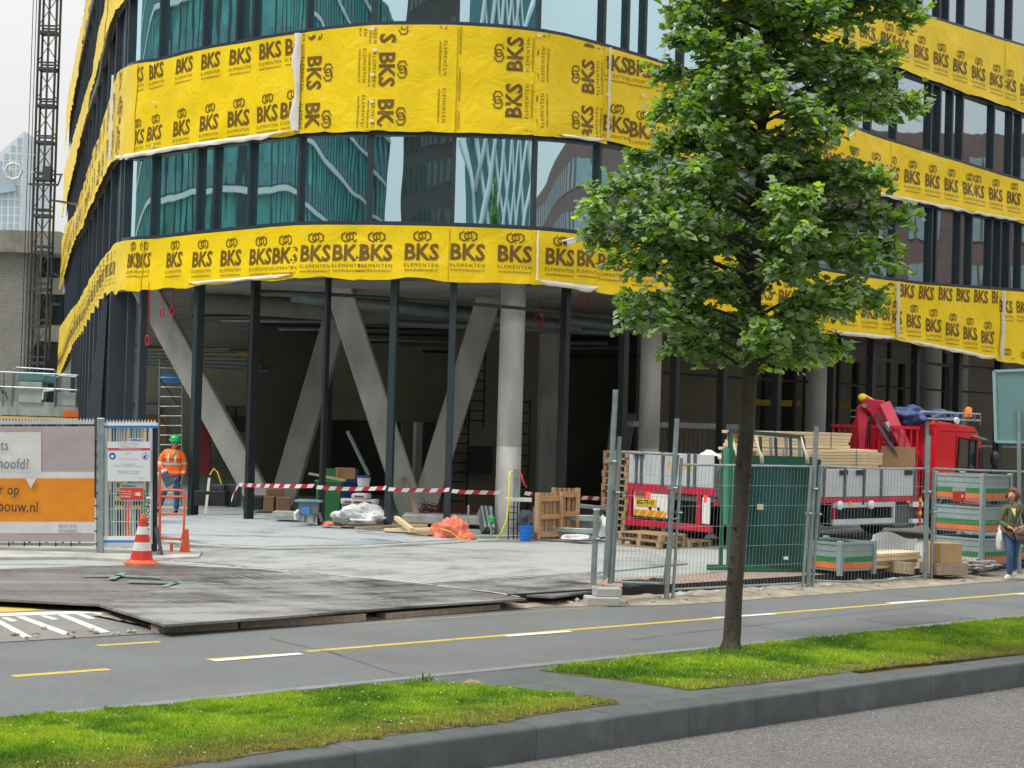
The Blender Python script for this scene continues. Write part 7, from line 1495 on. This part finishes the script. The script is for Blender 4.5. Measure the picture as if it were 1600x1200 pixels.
# ================================================================ STACKING CRATES
CG = M('pale grey green crate steel', (.33, .42, .42), .5, .3, .12, 3); CGR = M('green crate stripe', (.03, .2, .06), .5, 0, .12, 4); COR = M('orange crate stripe', (.75, .17, .04), .5, 0, .12, 4)
def crate(c, rz, label, dx=.95, dy=1.05, h=.6):
    o = thing('stacking_crate', c, label, 'crate', 'steel crates with green and orange stripes', rz)
    mb = MB(); mb.box((dx / 2, dy / 2, .1), (dx, dy, .04)); mb.build('floor', CG, o, local=True)
    for (x0, y0, x1, y1) in ((0, 0, dx, 0), (0, 0, 0, dy), (0, dy, dx, dy), (dx, 0, dx, dy)):
        ax = (x1 - x0) > 0; mb = MB()
        def sl(z0, z1, d=0.0): 
            if ax: mb.box2((.02, y0 - .012 - d, z0), (dx - .02, y0 + .012 + d, z1))
            else: mb.box2((x0 - .012 - d, .02, z0), (x0 + .012 + d, dy - .02, z1))
        sl(.32, .56); sl(.42, .44, .01); sl(.53, .57, .015); w_ = mb.build('side_wall', CG, o, local=True)
        mb = MB(); sl(.22, .32, .002); mb.build('green_stripe', CGR, w_, local=True); mb = MB(); sl(.12, .215, .004); mb.build('orange_stripe', COR, w_, local=True)
    for x in (0, dx):
        for y in (0, dy): mb = MB(); mb.box((x, y, h / 2), (.09, .09, h)); mb.build('corner_post', CG, o, local=True, bevel=.01)
    return o
def crate_origin(px, py, Y, z): p = at(px, py, Y); return Vector((p.x, Y, z))
c0 = crate(crate_origin(1312, 893, 29.9, .15), ROAD_RZ, 'single striped crate standing alone before the lorry side')
for k, lab in enumerate(('bottom crate of the right stack, above the plastic wrapped bundle', 'middle crate of the right stack', 'top crate of the right stack, level with the fence rail')): dup(c0, crate_origin(1533, 880, 32.6, .12 + k * .6), ROAD_RZ + .01 * k, lab)
dup(c0, crate_origin(1590, 880, 34.2, .12), ROAD_RZ, 'low striped crate partly behind the walking woman')
al = thing('alarm_sign', onb(1498, 776, FB + .02), 'small red alarm sign hung on the rightmost mesh panel', 'sign'); A, B = onb(1489, 784, FB - .03), onb(1508, 763, FB - .03); cx_ = (A + B) / 2
mb = MB(); mb.box(cx_, ((B - A).xy.length, .012, B.z - A.z), ROAD_RZ); mb.build('board', RED, al); mb = MB(); mb.box((cx_.x, cx_.y, B.z - .02) , ((B - A).xy.length + .01, .02, .07), ROAD_RZ); mb.build('grey_header', M('grey header', (.45, .48, .5), .5, 0, 0), al)
for z in (.0, -.05): mb = MB(); mb.box(cx_ + Vector((-.04, -.012, z)), (.12, .012, .022), ROAD_RZ); mb.build('white_line', WH, al)
mb = MB(); mb.box(cx_ + Vector((.07, .06, -.02)), (.06, .012, .05), ROAD_RZ); mb.build('lamp_symbol', WH, al)
# timber and wrapped goods on the brick strip
def gpack(pxo, pyo, Y, L_, wd, nl, lab, mat='wood_pale', z=.15, n=3, th=.07):
    p = at(pxo, pyo, Y); o = thing('timber_pack', (p.x, Y, z), lab, 'timber', 'timber on the ground by the fence', ROAD_RZ); mb = MB(); mb.box((L_ / 2, 0, th / 2), (L_, wd - .01, th - .01)); p0 = None
    for k in range(nl):
        for i in range(n):
            loc = (rp_.uniform(-.08, .08), i * wd, k * th)
            if p0 is None: p0 = mb.build('plank', MT[mat], o, local=True, bevel=.004); p0.location = loc
            else: piece(p0, o, loc)
    return o
mb = MB(); p = at(1372, 888, 30.5); mb.box((p.x + .35, 31, .25), (.1, .9, .2), ROAD_RZ); solo(mb, 'timber_block', MT['wood_grey'], 'timber block under the planks beside the single crate', 'timber block')
gpack(1358, 880, 30.6, 1.5, .16, 2, 'pack of pale planks on blocks beside the single crate', z=.36); gpack(1358, 880, 30.7, 1.3, .16, 2, 'shorter brown planks under the pale pack beside the single crate', 'wood', .22)
mb = MB(); a, b_ = onb(1360, 857, 4.2), onb(1428, 859, 4.2)
mb.grid(lambda u, v: a.lerp(b_, u) + Vector((.1 * v, .2 * v, v * (.26 + .07 * math.sin(u * 5.5)))), 14, 3); solo(mb, 'foam_board', M('grey white foam board', (.5, .5, .5), .8, 0, .1, 3), 'wavy grey white board standing on the plank pack', 'board', fix=False, thick=.03)
mb = MB(); p = at(1475, 866, 31.4); mb.box((p.x, 31.4, .5), (.5, .4, .36), .5); solo(mb, 'cardboard_box', M('light cardboard', (.45, .3, .15), .8, 0, .1, 3), 'light brown cardboard box left of the striped crate stack', 'box', bevel=.01)
mb = MB(); p = at(1475, 880, 31.4); mb.box((p.x, 31.4, .22), (.7, .5, .2), .5); solo(mb, 'timber_block', MT['wood_grey'], 'timber base under the light cardboard box', 'timber block')
c_ = at(1497, 885, 32.3); mb = MB(); mb.blob((c_.x, 32.2, .24), (.6, .3, .13), 4, .5, 3.2, 5); solo(mb, 'wrapped_bundle', M('clear plastic wrap', (.36, .35, .33), .2, 0, .5, 9, .8, 9, spec=.8), 'bundle in shiny clear plastic on the brick strip', 'bundle')

# crane plumbing and cab details
for k in range(3): mb = MB(); mb.tube([cw_(1352 + k * 3, 700, 41.3), cw_(1356 + k * 2, 660, 41.25), cw_(1368 + k * 3, 646, 41.2), cw_(1392 + k * 4, 690, 41)], .016, 6); mb.build('hydraulic_hose', CH, tk, smooth=True)
for (x, y) in ((1351, 634), (1380, 634), (1399, 672)): mb = MB(); a = cw_(x, y, 41.4); mb.tube([a, a + Vector((0, .5, 0))], .05, 10); mb.build('pivot_pin', MT['galv_dull'], tk)
LB('roof_seam', (7.9, -.004, 2.58), (9.5, .0, 2.6), CH); LB('cab_stripe', (7.9, -.004, 1.3), (9.7, .0, 1.31), CH); LB('corner_panel', (9.62, -.012, 1.35), (9.84, .0, 2.2), CH)
mb = MB(); mb.tube([(7.82, .25, 1.0), (7.82, .25, 2.7), (7.78, .25, 2.8)], .06, 8); mb.build('exhaust_pipe', MT['galv_dull'], tk, local=True)
LB('battery_box', (3.2, .3, .5), (3.8, .8, .9), ALD, .02); 
for k in range(5): LB('side_hook', (.8 + k * 1.4, -.03, .88), (.86 + k * 1.4, -.01, .94), CH)
# ================================================================ PEOPLE
def skin_body(name, verts, edges, radii, mat, root, sub=2, label=None, extra=None, post=None):
    """verts in the local frame of root; the first vertex is the root of the skin"""
    me = bpy.data.meshes.new(name); me.from_pydata([tuple(v) for v in verts], edges, []); o = bpy.data.objects.new(name, me); C.objects.link(o)
    sk_ = o.modifiers.new('skin', 'SKIN'); sk_.use_smooth_shade = True; sk_.branch_smoothing = .6
    sv = me.skin_vertices[0].data
    for i, r in enumerate(radii): sv[i].radius = r if isinstance(r, tuple) else (r, r)
    sv[0].use_root = True
    sb = o.modifiers.new('sub', 'SUBSURF'); sb.levels = sub; sb.render_levels = sub
    dg = bpy.context.evaluated_depsgraph_get(); m2 = bpy.data.meshes.new_from_object(o.evaluated_get(dg)); bpy.data.objects.remove(o); bpy.data.meshes.remove(me)
    if post: post(m2)
    m2.materials.clear(); m2.materials.append(mat); m2.shade_smooth(); o = bpy.data.objects.new(name, m2); C.objects.link(o); o.parent = root; FRAME[o] = FRAME[root]
    if label: o['label'] = label
    return o
def chain(V, E, Rr, start, pts):
    last = start
    for p, r in pts: V.append(Vector(p)); Rr.append(r); E.append((last, len(V) - 1)); last = len(V) - 1
    return last
def hand(V, E, Rr, wrist_i, d, palm_up, side, curl=.6):
    """palm and five bent fingers growing from the wrist vertex"""
    w_ = V[wrist_i]; d = d.normalized(); u = palm_up.normalized(); s = d.cross(u).normalized()
    pm = w_ + d * .05; V.append(pm); Rr.append((.026, .018)); pi_ = len(V) - 1; E.append((wrist_i, pi_))
    for k, (o, L1) in enumerate(((-.027, .062), (-.009, .072), (.009, .068), (.026, .052))):
        b0 = w_ + d * .092 + s * o; m1 = b0 + (d - u * curl * .5).normalized() * L1 * .5; e1 = m1 + (d * .5 - u * curl).normalized() * L1 * .5
        chain(V, E, Rr, pi_, [(b0, .0105), (m1, .0095), (e1, .008)])
    t0 = w_ + d * .035 + s * -side * .035; chain(V, E, Rr, pi_, [(t0, .011), (t0 + (d * .8 - s * side * .5 - u * .3).normalized() * .035, .009), (t0 + (d * .9 - s * side * .2 - u * .6).normalized() * .058, .008)])
SKM = M('skin', (.52, .27, .18), .5, 0, .06, 6); HV = M('orange safety jacket', (.95, .17, .015), .65, 0, .06, 8, .3, 14); RF = M('silver reflective band', (.55, .55, .52), .35, .1, .05, 4); JN = M('blue denim', (.055, .12, .24), .85, 0, .25, 9, .3, 40); HLM = M('green helmet plastic', (.01, .42, .09), .3, 0, .03, 2)
def face(root, c, fwd, mat_dark, r=.1):
    f = fwd.normalized(); s = f.cross(Vector((0, 0, 1))).normalized(); z = s.cross(f)
    for k in (-1, 1):
        mb = MB(); mb.blob(c + f * r * .80 + s * k * .032 + z * .014, (.010, .010, .006), 1, 0, 1); mb.build('eye', mat_dark, root, local=True, smooth=True)
        mb = MB(); mb.bar(c + f * r * .9 + s * (k * .032 - .015) + z * .032, c + f * r * .86 + s * (k * .032 + .015) + z * .032, .005, .004); mb.build('eyebrow', mat_dark, root, local=True)
    mb = MB(); mb.bar(c + f * r * .86 + s * -.024 - z * .06, c + f * r * .86 + s * .024 - z * .06, .01, .009); mb.build('mouth', M('lips', (.4, .13, .1), .5, 0, 0) if 'lips' not in bpy.data.materials else bpy.data.materials['lips'], root, local=True, bevel=.003)
def head_verts(V, E, Rr, neck_i, c, f, r=.1):
    f = f.normalized(); z = Vector((0, 0, 1))
    i = chain(V, E, Rr, neck_i, [(c - z * .085 + f * .012, .062), (c - z * .03 + f * .008, (.074, .086)), (c + z * .035, (.078, .095)), (c + z * .085 - f * .008, (.06, .07))])
    mid = i - 2
    chain(V, E, Rr, mid, [(c + f * .10 - z * .012, .014), (c + f * .112 - z * .02, .011)])
    s = f.cross(z).normalized()
    for k in (-1, 1): chain(V, E, Rr, mid, [(c + s * k * .078 - z * .005, .012), (c + s * k * .088 + z * .008 - f * .008, .011)])
# --- construction worker: walking left-forward, head bowed, box under the right arm (his right is at the left of the picture)
wy = 40.6; wf = at(268, 803, wy); WO = Vector((wf.x, wy, wf.z))
wk = thing('person', WO, 'person in an orange hi-vis jacket, green helmet and jeans carrying a box', 'person')
S = 1.0
V = [Vector((0, 0, .98))]; E = []; Rr = [(.15, .11)]
t1 = chain(V, E, Rr, 0, [((-.0, -.02, 1.12), (.15, .11)), ((-.0, -.03, 1.28), (.165, .12)), ((-.0, -.03, 1.42), (.16, .10)), ((.01, -.04, 1.51), (.075, .07)), ((.03, -.06, 1.57), (.055, .055))])
hc = Vector((.05, -.11, 1.68)); hf_ = Vector((.35, -.85, -.3)); head_verts(V, E, Rr, t1, hc, hf_)
ch_i = 3
# his left arm (picture right): hangs, slightly bent
la = chain(V, E, Rr, ch_i, [((.17, -.03, 1.44), .06), ((.235, -.02, 1.30), .055), ((.255, -.02, 1.12), .046), ((.25, -.06, .98), .038), ((.235, -.1, .86), .027)])
hand(V, E, Rr, la, Vector((-.05, -.15, -1)), Vector((1, 0, 0)), 1)
ra = chain(V, E, Rr, ch_i, [((-.17, -.03, 1.44), .06), ((-.26, -.02, 1.30), .055), ((-.3, -.05, 1.13), .046), ((-.22, -.2, 1.0), .038), ((-.12, -.3, .90), .027)])
hand(V, E, Rr, ra, Vector((.8, -.35, -.3)), Vector((0, .8, .5)), -1)
# legs: left leg (picture right) straight, right leg stepping left
chain(V, E, Rr, 0, [((.09, .0, .9), .10), ((.105, -.01, .7), .085), ((.11, -.02, .5), .066), ((.11, .01, .3), .058), ((.10, .02, .09), .042), ((.11, -.1, .045), .035), ((.115, -.17, .04), .03)])
chain(V, E, Rr, 0, [((-.09, .0, .9), .10), ((-.14, -.02, .7), .085), ((-.19, -.03, .5), .066), ((-.25, .03, .31), .058), ((-.32, .1, .14), .042), ((-.36, -.0, .06), .035), ((-.38, -.07, .045), .03)])
skin_body('body', V, E, Rr, SKM, wk)
def shell(name, pts_sets, mat, root, sub=2, **k):
    V = []; E = []; Rr = []
    V.append(Vector(pts_sets[0][0])); Rr.append(pts_sets[0][1])
    idx = {0: 0}
    for start, pts in pts_sets[1]: 
        chain(V, E, Rr, start, pts)
    return skin_body(name, V, E, Rr, mat, root, sub, **k)
# jacket
jk = shell('jacket', (((0, -.02, 1.14), (.215, .165)), [(0, [((0, -.01, .98), (.225, .17)), ((0, -.0, .84), (.22, .165))]), (0, [((0, -.03, 1.29), (.225, .165)), ((0, -.03, 1.43), (.21, .14)), ((.01, -.04, 1.53), (.105, .1))]),
    (4, [((.17, -.03, 1.46), .1), ((.24, -.02, 1.31), .088), ((.265, -.02, 1.12), .076), ((.26, -.06, .98), .066), ((.245, -.09, .90), .058)]), (4, [((-.17, -.03, 1.46), .1), ((-.26, -.02, 1.31), .088), ((-.3, -.05, 1.13), .078), ((-.22, -.19, 1.04), .066), ((-.17, -.24, 1.02), .056)])]), HV, wk)
def band(root, jk, pts, r, mat, name='reflective_band', h=.05):
    """ring of tape standing a little proud of the jacket"""
    mb = MB(); n = 24; mb.v = []; 
    for (c, rx, ry, z0, z1) in pts:
        o = len(mb.v)
        for z in (z0, z1):
            for k in range(n): a = 2 * math.pi * k / n; mb.v.append((c[0] + rx * math.cos(a), c[1] + ry * math.sin(a), z))
        for k in range(n): k2 = (k + 1) % n; mb.f.append((o + k, o + k2, o + n + k2, o + n + k)); mb.m.append(0)
    return mb
import mathutils
from mathutils.bvhtree import BVHTree
def wrap(root, shellobj, paths, wd, mat, name):
    """thin strips laid on a garment: points are pulled onto its surface"""
    me = shellobj.data; bvh = BVHTree.FromPolygons([v.co[:] for v in me.vertices], [p.vertices[:] for p in me.polygons])
    for (pts, wdir) in paths:
        mb = MB(); n = 0; wv_ = Vector(wdir).normalized() * wd / 2
        for p in pts:
            for s in (-1, 1):
                q, nn, _, _ = bvh.find_nearest(Vector(p) + wv_ * s); mb.v.append(tuple(q + nn * .006))
            n += 1
        for i in range(n - 1): mb.f.append((2 * i, 2 * i + 1, 2 * i + 3, 2 * i + 2)); mb.m.append(0)
        mb.build(name, mat, root, local=True, smooth=True, fix=False)
def ring(c, rx, ry, n=20): return [(c[0] + rx * math.cos(a), c[1] + ry * math.sin(a), c[2]) for a in np.linspace(0, 2 * math.pi, n)]
wrap(wk, jk, [(ring((0, -.02, 1.17), .25, .2), (0, 0, 1)), (ring((0, -.01, .93), .25, .2), (0, 0, 1)),
              ([(.09, -.3, z) for z in np.linspace(1.17, 1.46, 7)], (1, 0, 0)), ([(-.09, -.3, z) for z in np.linspace(1.17, 1.46, 7)], (1, 0, 0)), ([(.09, .3, z) for z in np.linspace(1.17, 1.46, 7)], (1, 0, 0)),
              (ring((.305, -.03, 1.2), .12, .12), (0, 0, 1)), (ring((-.31, -.04, 1.2), .12, .12), (0, 0, 1)), (ring((.30, -.06, 1.0), .1, .1), (0, 0, 1))], .055, RF, 'reflective_band')
tr_ = shell('trousers', (((0, 0, .92), (.165, .13)), [(0, [((.09, .0, .84), .115), ((.105, -.01, .68), .10), ((.11, -.02, .5), .082), ((.11, .01, .3), .074), ((.105, .02, .1), .07)]), (0, [((-.09, .0, .84), .115), ((-.14, -.02, .68), .10), ((-.19, -.03, .5), .082), ((-.25, .03, .31), .074), ((-.32, .1, .15), .068)])]), JN, wk)
def shoe(root, a, b_, mat, sole=None, r=.05):
    a, b_ = Vector(a), Vector(b_); mb = MB(); c_ = (a + b_) / 2; d = (b_ - a); ang = math.atan2(d.y, d.x); mb.blob((0, 0, 0), (d.length / 2 + .06, r, .06), 3, .06, 2, 1, flat=-.035)
    Rz = Matrix.Rotation(ang, 3, 'Z'); mb.v = [tuple(c_ + Rz @ Vector(v)) for v in mb.v]; return mb.build('shoe', mat, root, local=True, smooth=True)
shoe(wk, (.10, .05, .045), (.115, -.15, .045), MT['black']); shoe(wk, (-.32, .12, .07), (-.375, -.06, .05), MT['black'])
mb = MB(); hx = hc + Vector((-.0, .01, .04)); mb.lathe([(.135, 0), (.145, .012), (.132, .02), (.128, .065), (.105, .11), (.06, .14), (.01, .148)], hx, 22, Matrix.Rotation(R(16), 3, 'X') @ Matrix.Rotation(R(10), 3, 'Y')); hl = mb.build('helmet', HLM, wk, local=True, smooth='auto'); mb = MB(); mb.blob(hx + Vector((.04, -.13, -.005)), (.09, .07, .01), 2, 0, 1); mb.build('peak', HLM, hl, local=True, smooth=True)
mb = MB(); mb.blob(hx + Vector((-.11, -.0, .03)), (.025, .04, .045), 2, 0, 1); mb.build('ear_defender', MT['black'], hl, local=True, smooth=True)
face(wk, hc, hf_, MT['black']); mb = MB(); mb.blob(hc + Vector((-.02, .05, .0)), (.088, .07, .085), 2, .1, 3, 1); mb.build('hair', M('brown hair', (.07, .04, .025), .7, 0, .2, 20), wk, local=True, smooth=True)
mb = MB(); mb.prism([(-.05, -.2, 1.47), (.08, -.2, 1.47), (.03, -.2, 1.36)], (0, .05, 0)); mb.build('collar', M('yellow green collar', (.45, .6, .08), .7, 0, 0), wk, local=True)
# box under his arm
bx = thing('carried_box', WO + Vector((-.10, -.42, .82)), 'open grey and white box held in the arm of the worker', 'box', None, .5)
mb = MB(); MXR = Matrix.Rotation(R(-28), 3, 'Y'); mb.box((0, 0, 0), (.26, .22, .42), M=MXR); mb.build('box_body', M('grey box', (.5, .52, .52), .5, 0, .05), bx, local=True, bevel=.01); mb = MB(); mb.box(MXR @ Vector((.02, -.112, 0)), (.2, .01, .34), M=MXR); mb.build('dark_opening', M('slate inside', (.12, .15, .16), .6, 0, .05), bx, local=True)
mb = MB(); mb.box(MXR @ Vector((-.14, 0, .15)), (.14, .2, .02), M=MXR); mb.build('flap', M('cream flap', (.6, .52, .38), .8, 0, .05), bx, local=True)

# --- woman walking left along the fence, shoulder bag, white carrier bag
fy = G(1578, 906, .01); GO = Vector((fy.x, fy.y, .005))
wn_ = thing('person', GO, 'person with brown hair in an olive cardigan and jeans walking beside the road', 'person')
CAR = M('olive cardigan', (.115, .13, .06), .85, 0, .12, 8, .4, 30); TOP = M('pale yellow top', (.78, .8, .28), .7, 0, .04, 4); HAIR = M('reddish brown hair', (.16, .06, .03), .55, 0, .3, 24, .4, 30, stretch=(3, 3, .6)); BAG_ = M('brown suede bag', (.13, .09, .075), .8, 0, .15, 8, .3, 20)
V = [Vector((.03, 0, .95))]; E = []; Rr = [(.14, .11)]
t1 = chain(V, E, Rr, 0, [((.03, -.01, 1.06), (.12, .095)), ((.035, -.02, 1.2), (.13, .10)), ((.04, -.02, 1.31), (.125, .085)), ((.035, -.03, 1.39), (.055, .055)), ((.02, -.04, 1.44), .045)])
hc = Vector((-.005, -.06, 1.55)); hf_ = Vector((-.78, -.62, -.03)); head_verts(V, E, Rr, t1, hc, hf_)
# her right arm (picture left) bent at the elbow, hand before the belly
ra = chain(V, E, Rr, 3, [((-.11, -.02, 1.31), .048), ((-.17, -.01, 1.2), .043), ((-.19, .0, 1.05), .037), ((-.11, -.14, .99), .031), ((-.04, -.2, .955), .022)])
hand(V, E, Rr, ra, Vector((.8, -.3, -.45)), Vector((0, -.4, 1)), -1, .5)
la = chain(V, E, Rr, 3, [((.19, -.02, 1.31), .048), ((.26, .0, 1.2), .043), ((.27, .0, 1.04), .037), ((.22, -.14, 1.0), .031), ((.15, -.21, .99), .022)])
hand(V, E, Rr, la, Vector((-.85, -.2, -.1)), Vector((0, -.4, 1)), 1, .6)
chain(V, E, Rr, 0, [((-.04, .0, .87), .09), ((-.04, -.04, .68), .078), ((-.035, -.08, .48), .058), ((-.03, -.04, .3), .054), ((-.0, -.0, .09), .036), ((-.06, -.06, .045), .03), ((-.1, -.1, .04), .026)])
chain(V, E, Rr, 0, [((.10, .0, .87), .09), ((.10, .03, .68), .078), ((.09, .06, .48), .058), ((.11, .13, .31), .054), ((.14, .22, .16), .036), ((.09, .19, .09), .03), ((.05, .15, .06), .026)])
skin_body('body', V, E, Rr, SKM, wn_)
cd_ = shell('cardigan', (((.03, -.01, 1.08), (.145, .115)), [(0, [((.03, .0, .97), (.165, .135)), ((.035, .01, .88), (.17, .14))]), (0, [((.035, -.02, 1.2), (.16, .125)), ((.04, -.02, 1.32), (.165, .115)), ((.04, -.01, 1.4), (.085, .075))]),
    (4, [((-.10, -.02, 1.345), .08), ((-.165, -.01, 1.2), .068), ((-.19, .0, 1.05), .06), ((-.125, -.12, 1.0), .042), ((-.09, -.16, .985), .038)]), (4, [((.18, -.02, 1.345), .08), ((.25, .0, 1.2), .068), ((.27, .0, 1.04), .06), ((.23, -.13, 1.005), .042), ((.2, -.16, 1.0), .038)])]), CAR, wn_)
me = cd_.data; bvh = BVHTree.FromPolygons([v.co[:] for v in me.vertices], [p.vertices[:] for p in me.polygons]); mb = MB(); nn_ = 8
for i in range(nn_ + 1):
    z = 1.385 - .24 * i / nn_; hw = .062 * (1 - i / nn_) ** .8 + .003
    for s in (-1, 0, 1):
        q, n_, _, _ = bvh.find_nearest(Vector((.0 + hw * s + .004 * i, -.3, z))); mb.v.append(tuple(q + n_ * .007))
for i in range(nn_):
    for s in range(2): a = i * 3 + s; mb.f.append((a, a + 1, a + 4, a + 3)); mb.m.append(0)
mb.build('yellow_top', TOP, wn_, local=True, smooth=True, fix=False)
wrap(wn_, cd_, [([(-.06 + .05 * t, -.3, 1.38 - .42 * t) for t in np.linspace(0, 1, 8)], (1, 0, 0)), ([(.085 - .05 * t, -.3, 1.38 - .42 * t) for t in np.linspace(0, 1, 8)], (1, 0, 0))], .03, M('dark olive trim', (.07, .08, .04), .85, 0, 0), 'cardigan_edge')
shell('jeans', (((.03, 0, .9), (.15, .12)), [(0, [((-.04, .0, .82), .105), ((-.04, -.04, .67), .092), ((-.035, -.08, .48), .072), ((-.03, -.04, .3), .066), ((-.0, -.0, .1), .06)]), (0, [((.10, .0, .82), .105), ((.10, .03, .67), .092), ((.09, .06, .48), .072), ((.11, .13, .31), .066), ((.14, .21, .18), .06)])]), JN, wn_)
shoe(wn_, (.0, .02, .045), (-.1, -.1, .045), MT['white'], r=.042); shoe(wn_, (.15, .23, .12), (.05, .14, .06), MT['white'], r=.042)
# hair, cut short and full
mb = MB(); bm = bmesh.new(); bmesh.ops.create_icosphere(bm, subdivisions=4, radius=1); hfn = hf_.normalized(); vv = []
for v in bm.verts:
    q = v.co.copy(); r_ = 1 + .10 * noise.noise(Vector((q.x * 5, q.y * 5, q.z * 1.5))) + .06 * noise.noise(q * 11)
    p = Vector((q.x * .112, q.y * .112, q.z * .135)) * r_; f_ = p.normalized().dot(hfn)
    if f_ > .35 and q.z < .55: p *= .70          # leave the face free
    vv.append(hc + p - hfn * .014 + Vector((0, 0, .02)))
mb.add(vv, [[v.index for v in f.verts] for f in bm.faces]); bm.free(); mb.build('hair', HAIR, wn_, local=True, smooth=True)
mb = MB()
for k in range(16): a = R(20 + k * 22); d = Vector((math.cos(a), math.sin(a), 0)); 
for k in range(22):
    a = rp_.uniform(-.6, 2.4); d = Vector((math.cos(a), math.sin(a), 0)); p0 = hc + d * .1 + Vector((0, 0, rp_.uniform(-.02, .09))); mb.tube([p0, p0 + d * .035 + Vector((0, 0, -.04)), p0 + d * .05 + Vector((0, 0, -.09))], [.016, .011, .003], 5)
mb.build('hair_strand', HAIR, wn_, local=True, smooth=True, kind='stuff')
face(wn_, hc, hf_, MT['black'])
hb_ = thing('handbag', GO + Vector((.17, -.27, .72)), 'brown suede shoulder bag held before the walking woman', 'handbag'); mb = MB(); mb.blob((0, 0, .11), (.17, .08, .15), 3, .12, 2.5, 2); mb.build('bag_body', BAG_, hb_, local=True, smooth=True); mb = MB(); mb.blob((0, -.035, .17), (.165, .06, .08), 3, .05, 2, 4); mb.build('flap', BAG_, hb_, local=True, smooth=True)
mb = MB(); mb.tube([(-.13, 0, .2), (-.12, .06, .36), (-.02, .15, .55), (.03, .2, .66), (.08, .33, .66), (.14, .3, .45), (.15, .03, .2)], .012, 6); mb.build('strap', BAG_, hb_, local=True, smooth=True)
pb = thing('carrier_bag', GO + Vector((-.23, .0, .52)), 'white plastic carrier bag hanging from the woman\'s elbow', 'bag'); mb = MB(); mb.blob((.02, 0, .2), (.06, .11, .2), 3, .35, 2, 6); mb.build('bag_body', M('thin white plastic', (.72, .74, .75), .4, 0, .05, 6), pb, local=True, smooth=True); mb = MB(); mb.tube([(0, -.03, .4), (.04, -.02, .5), (.06, .01, .53), (.04, .04, .5), (0, .04, .4)], .008, 5); mb.build('handle', MT['white'], pb, local=True)
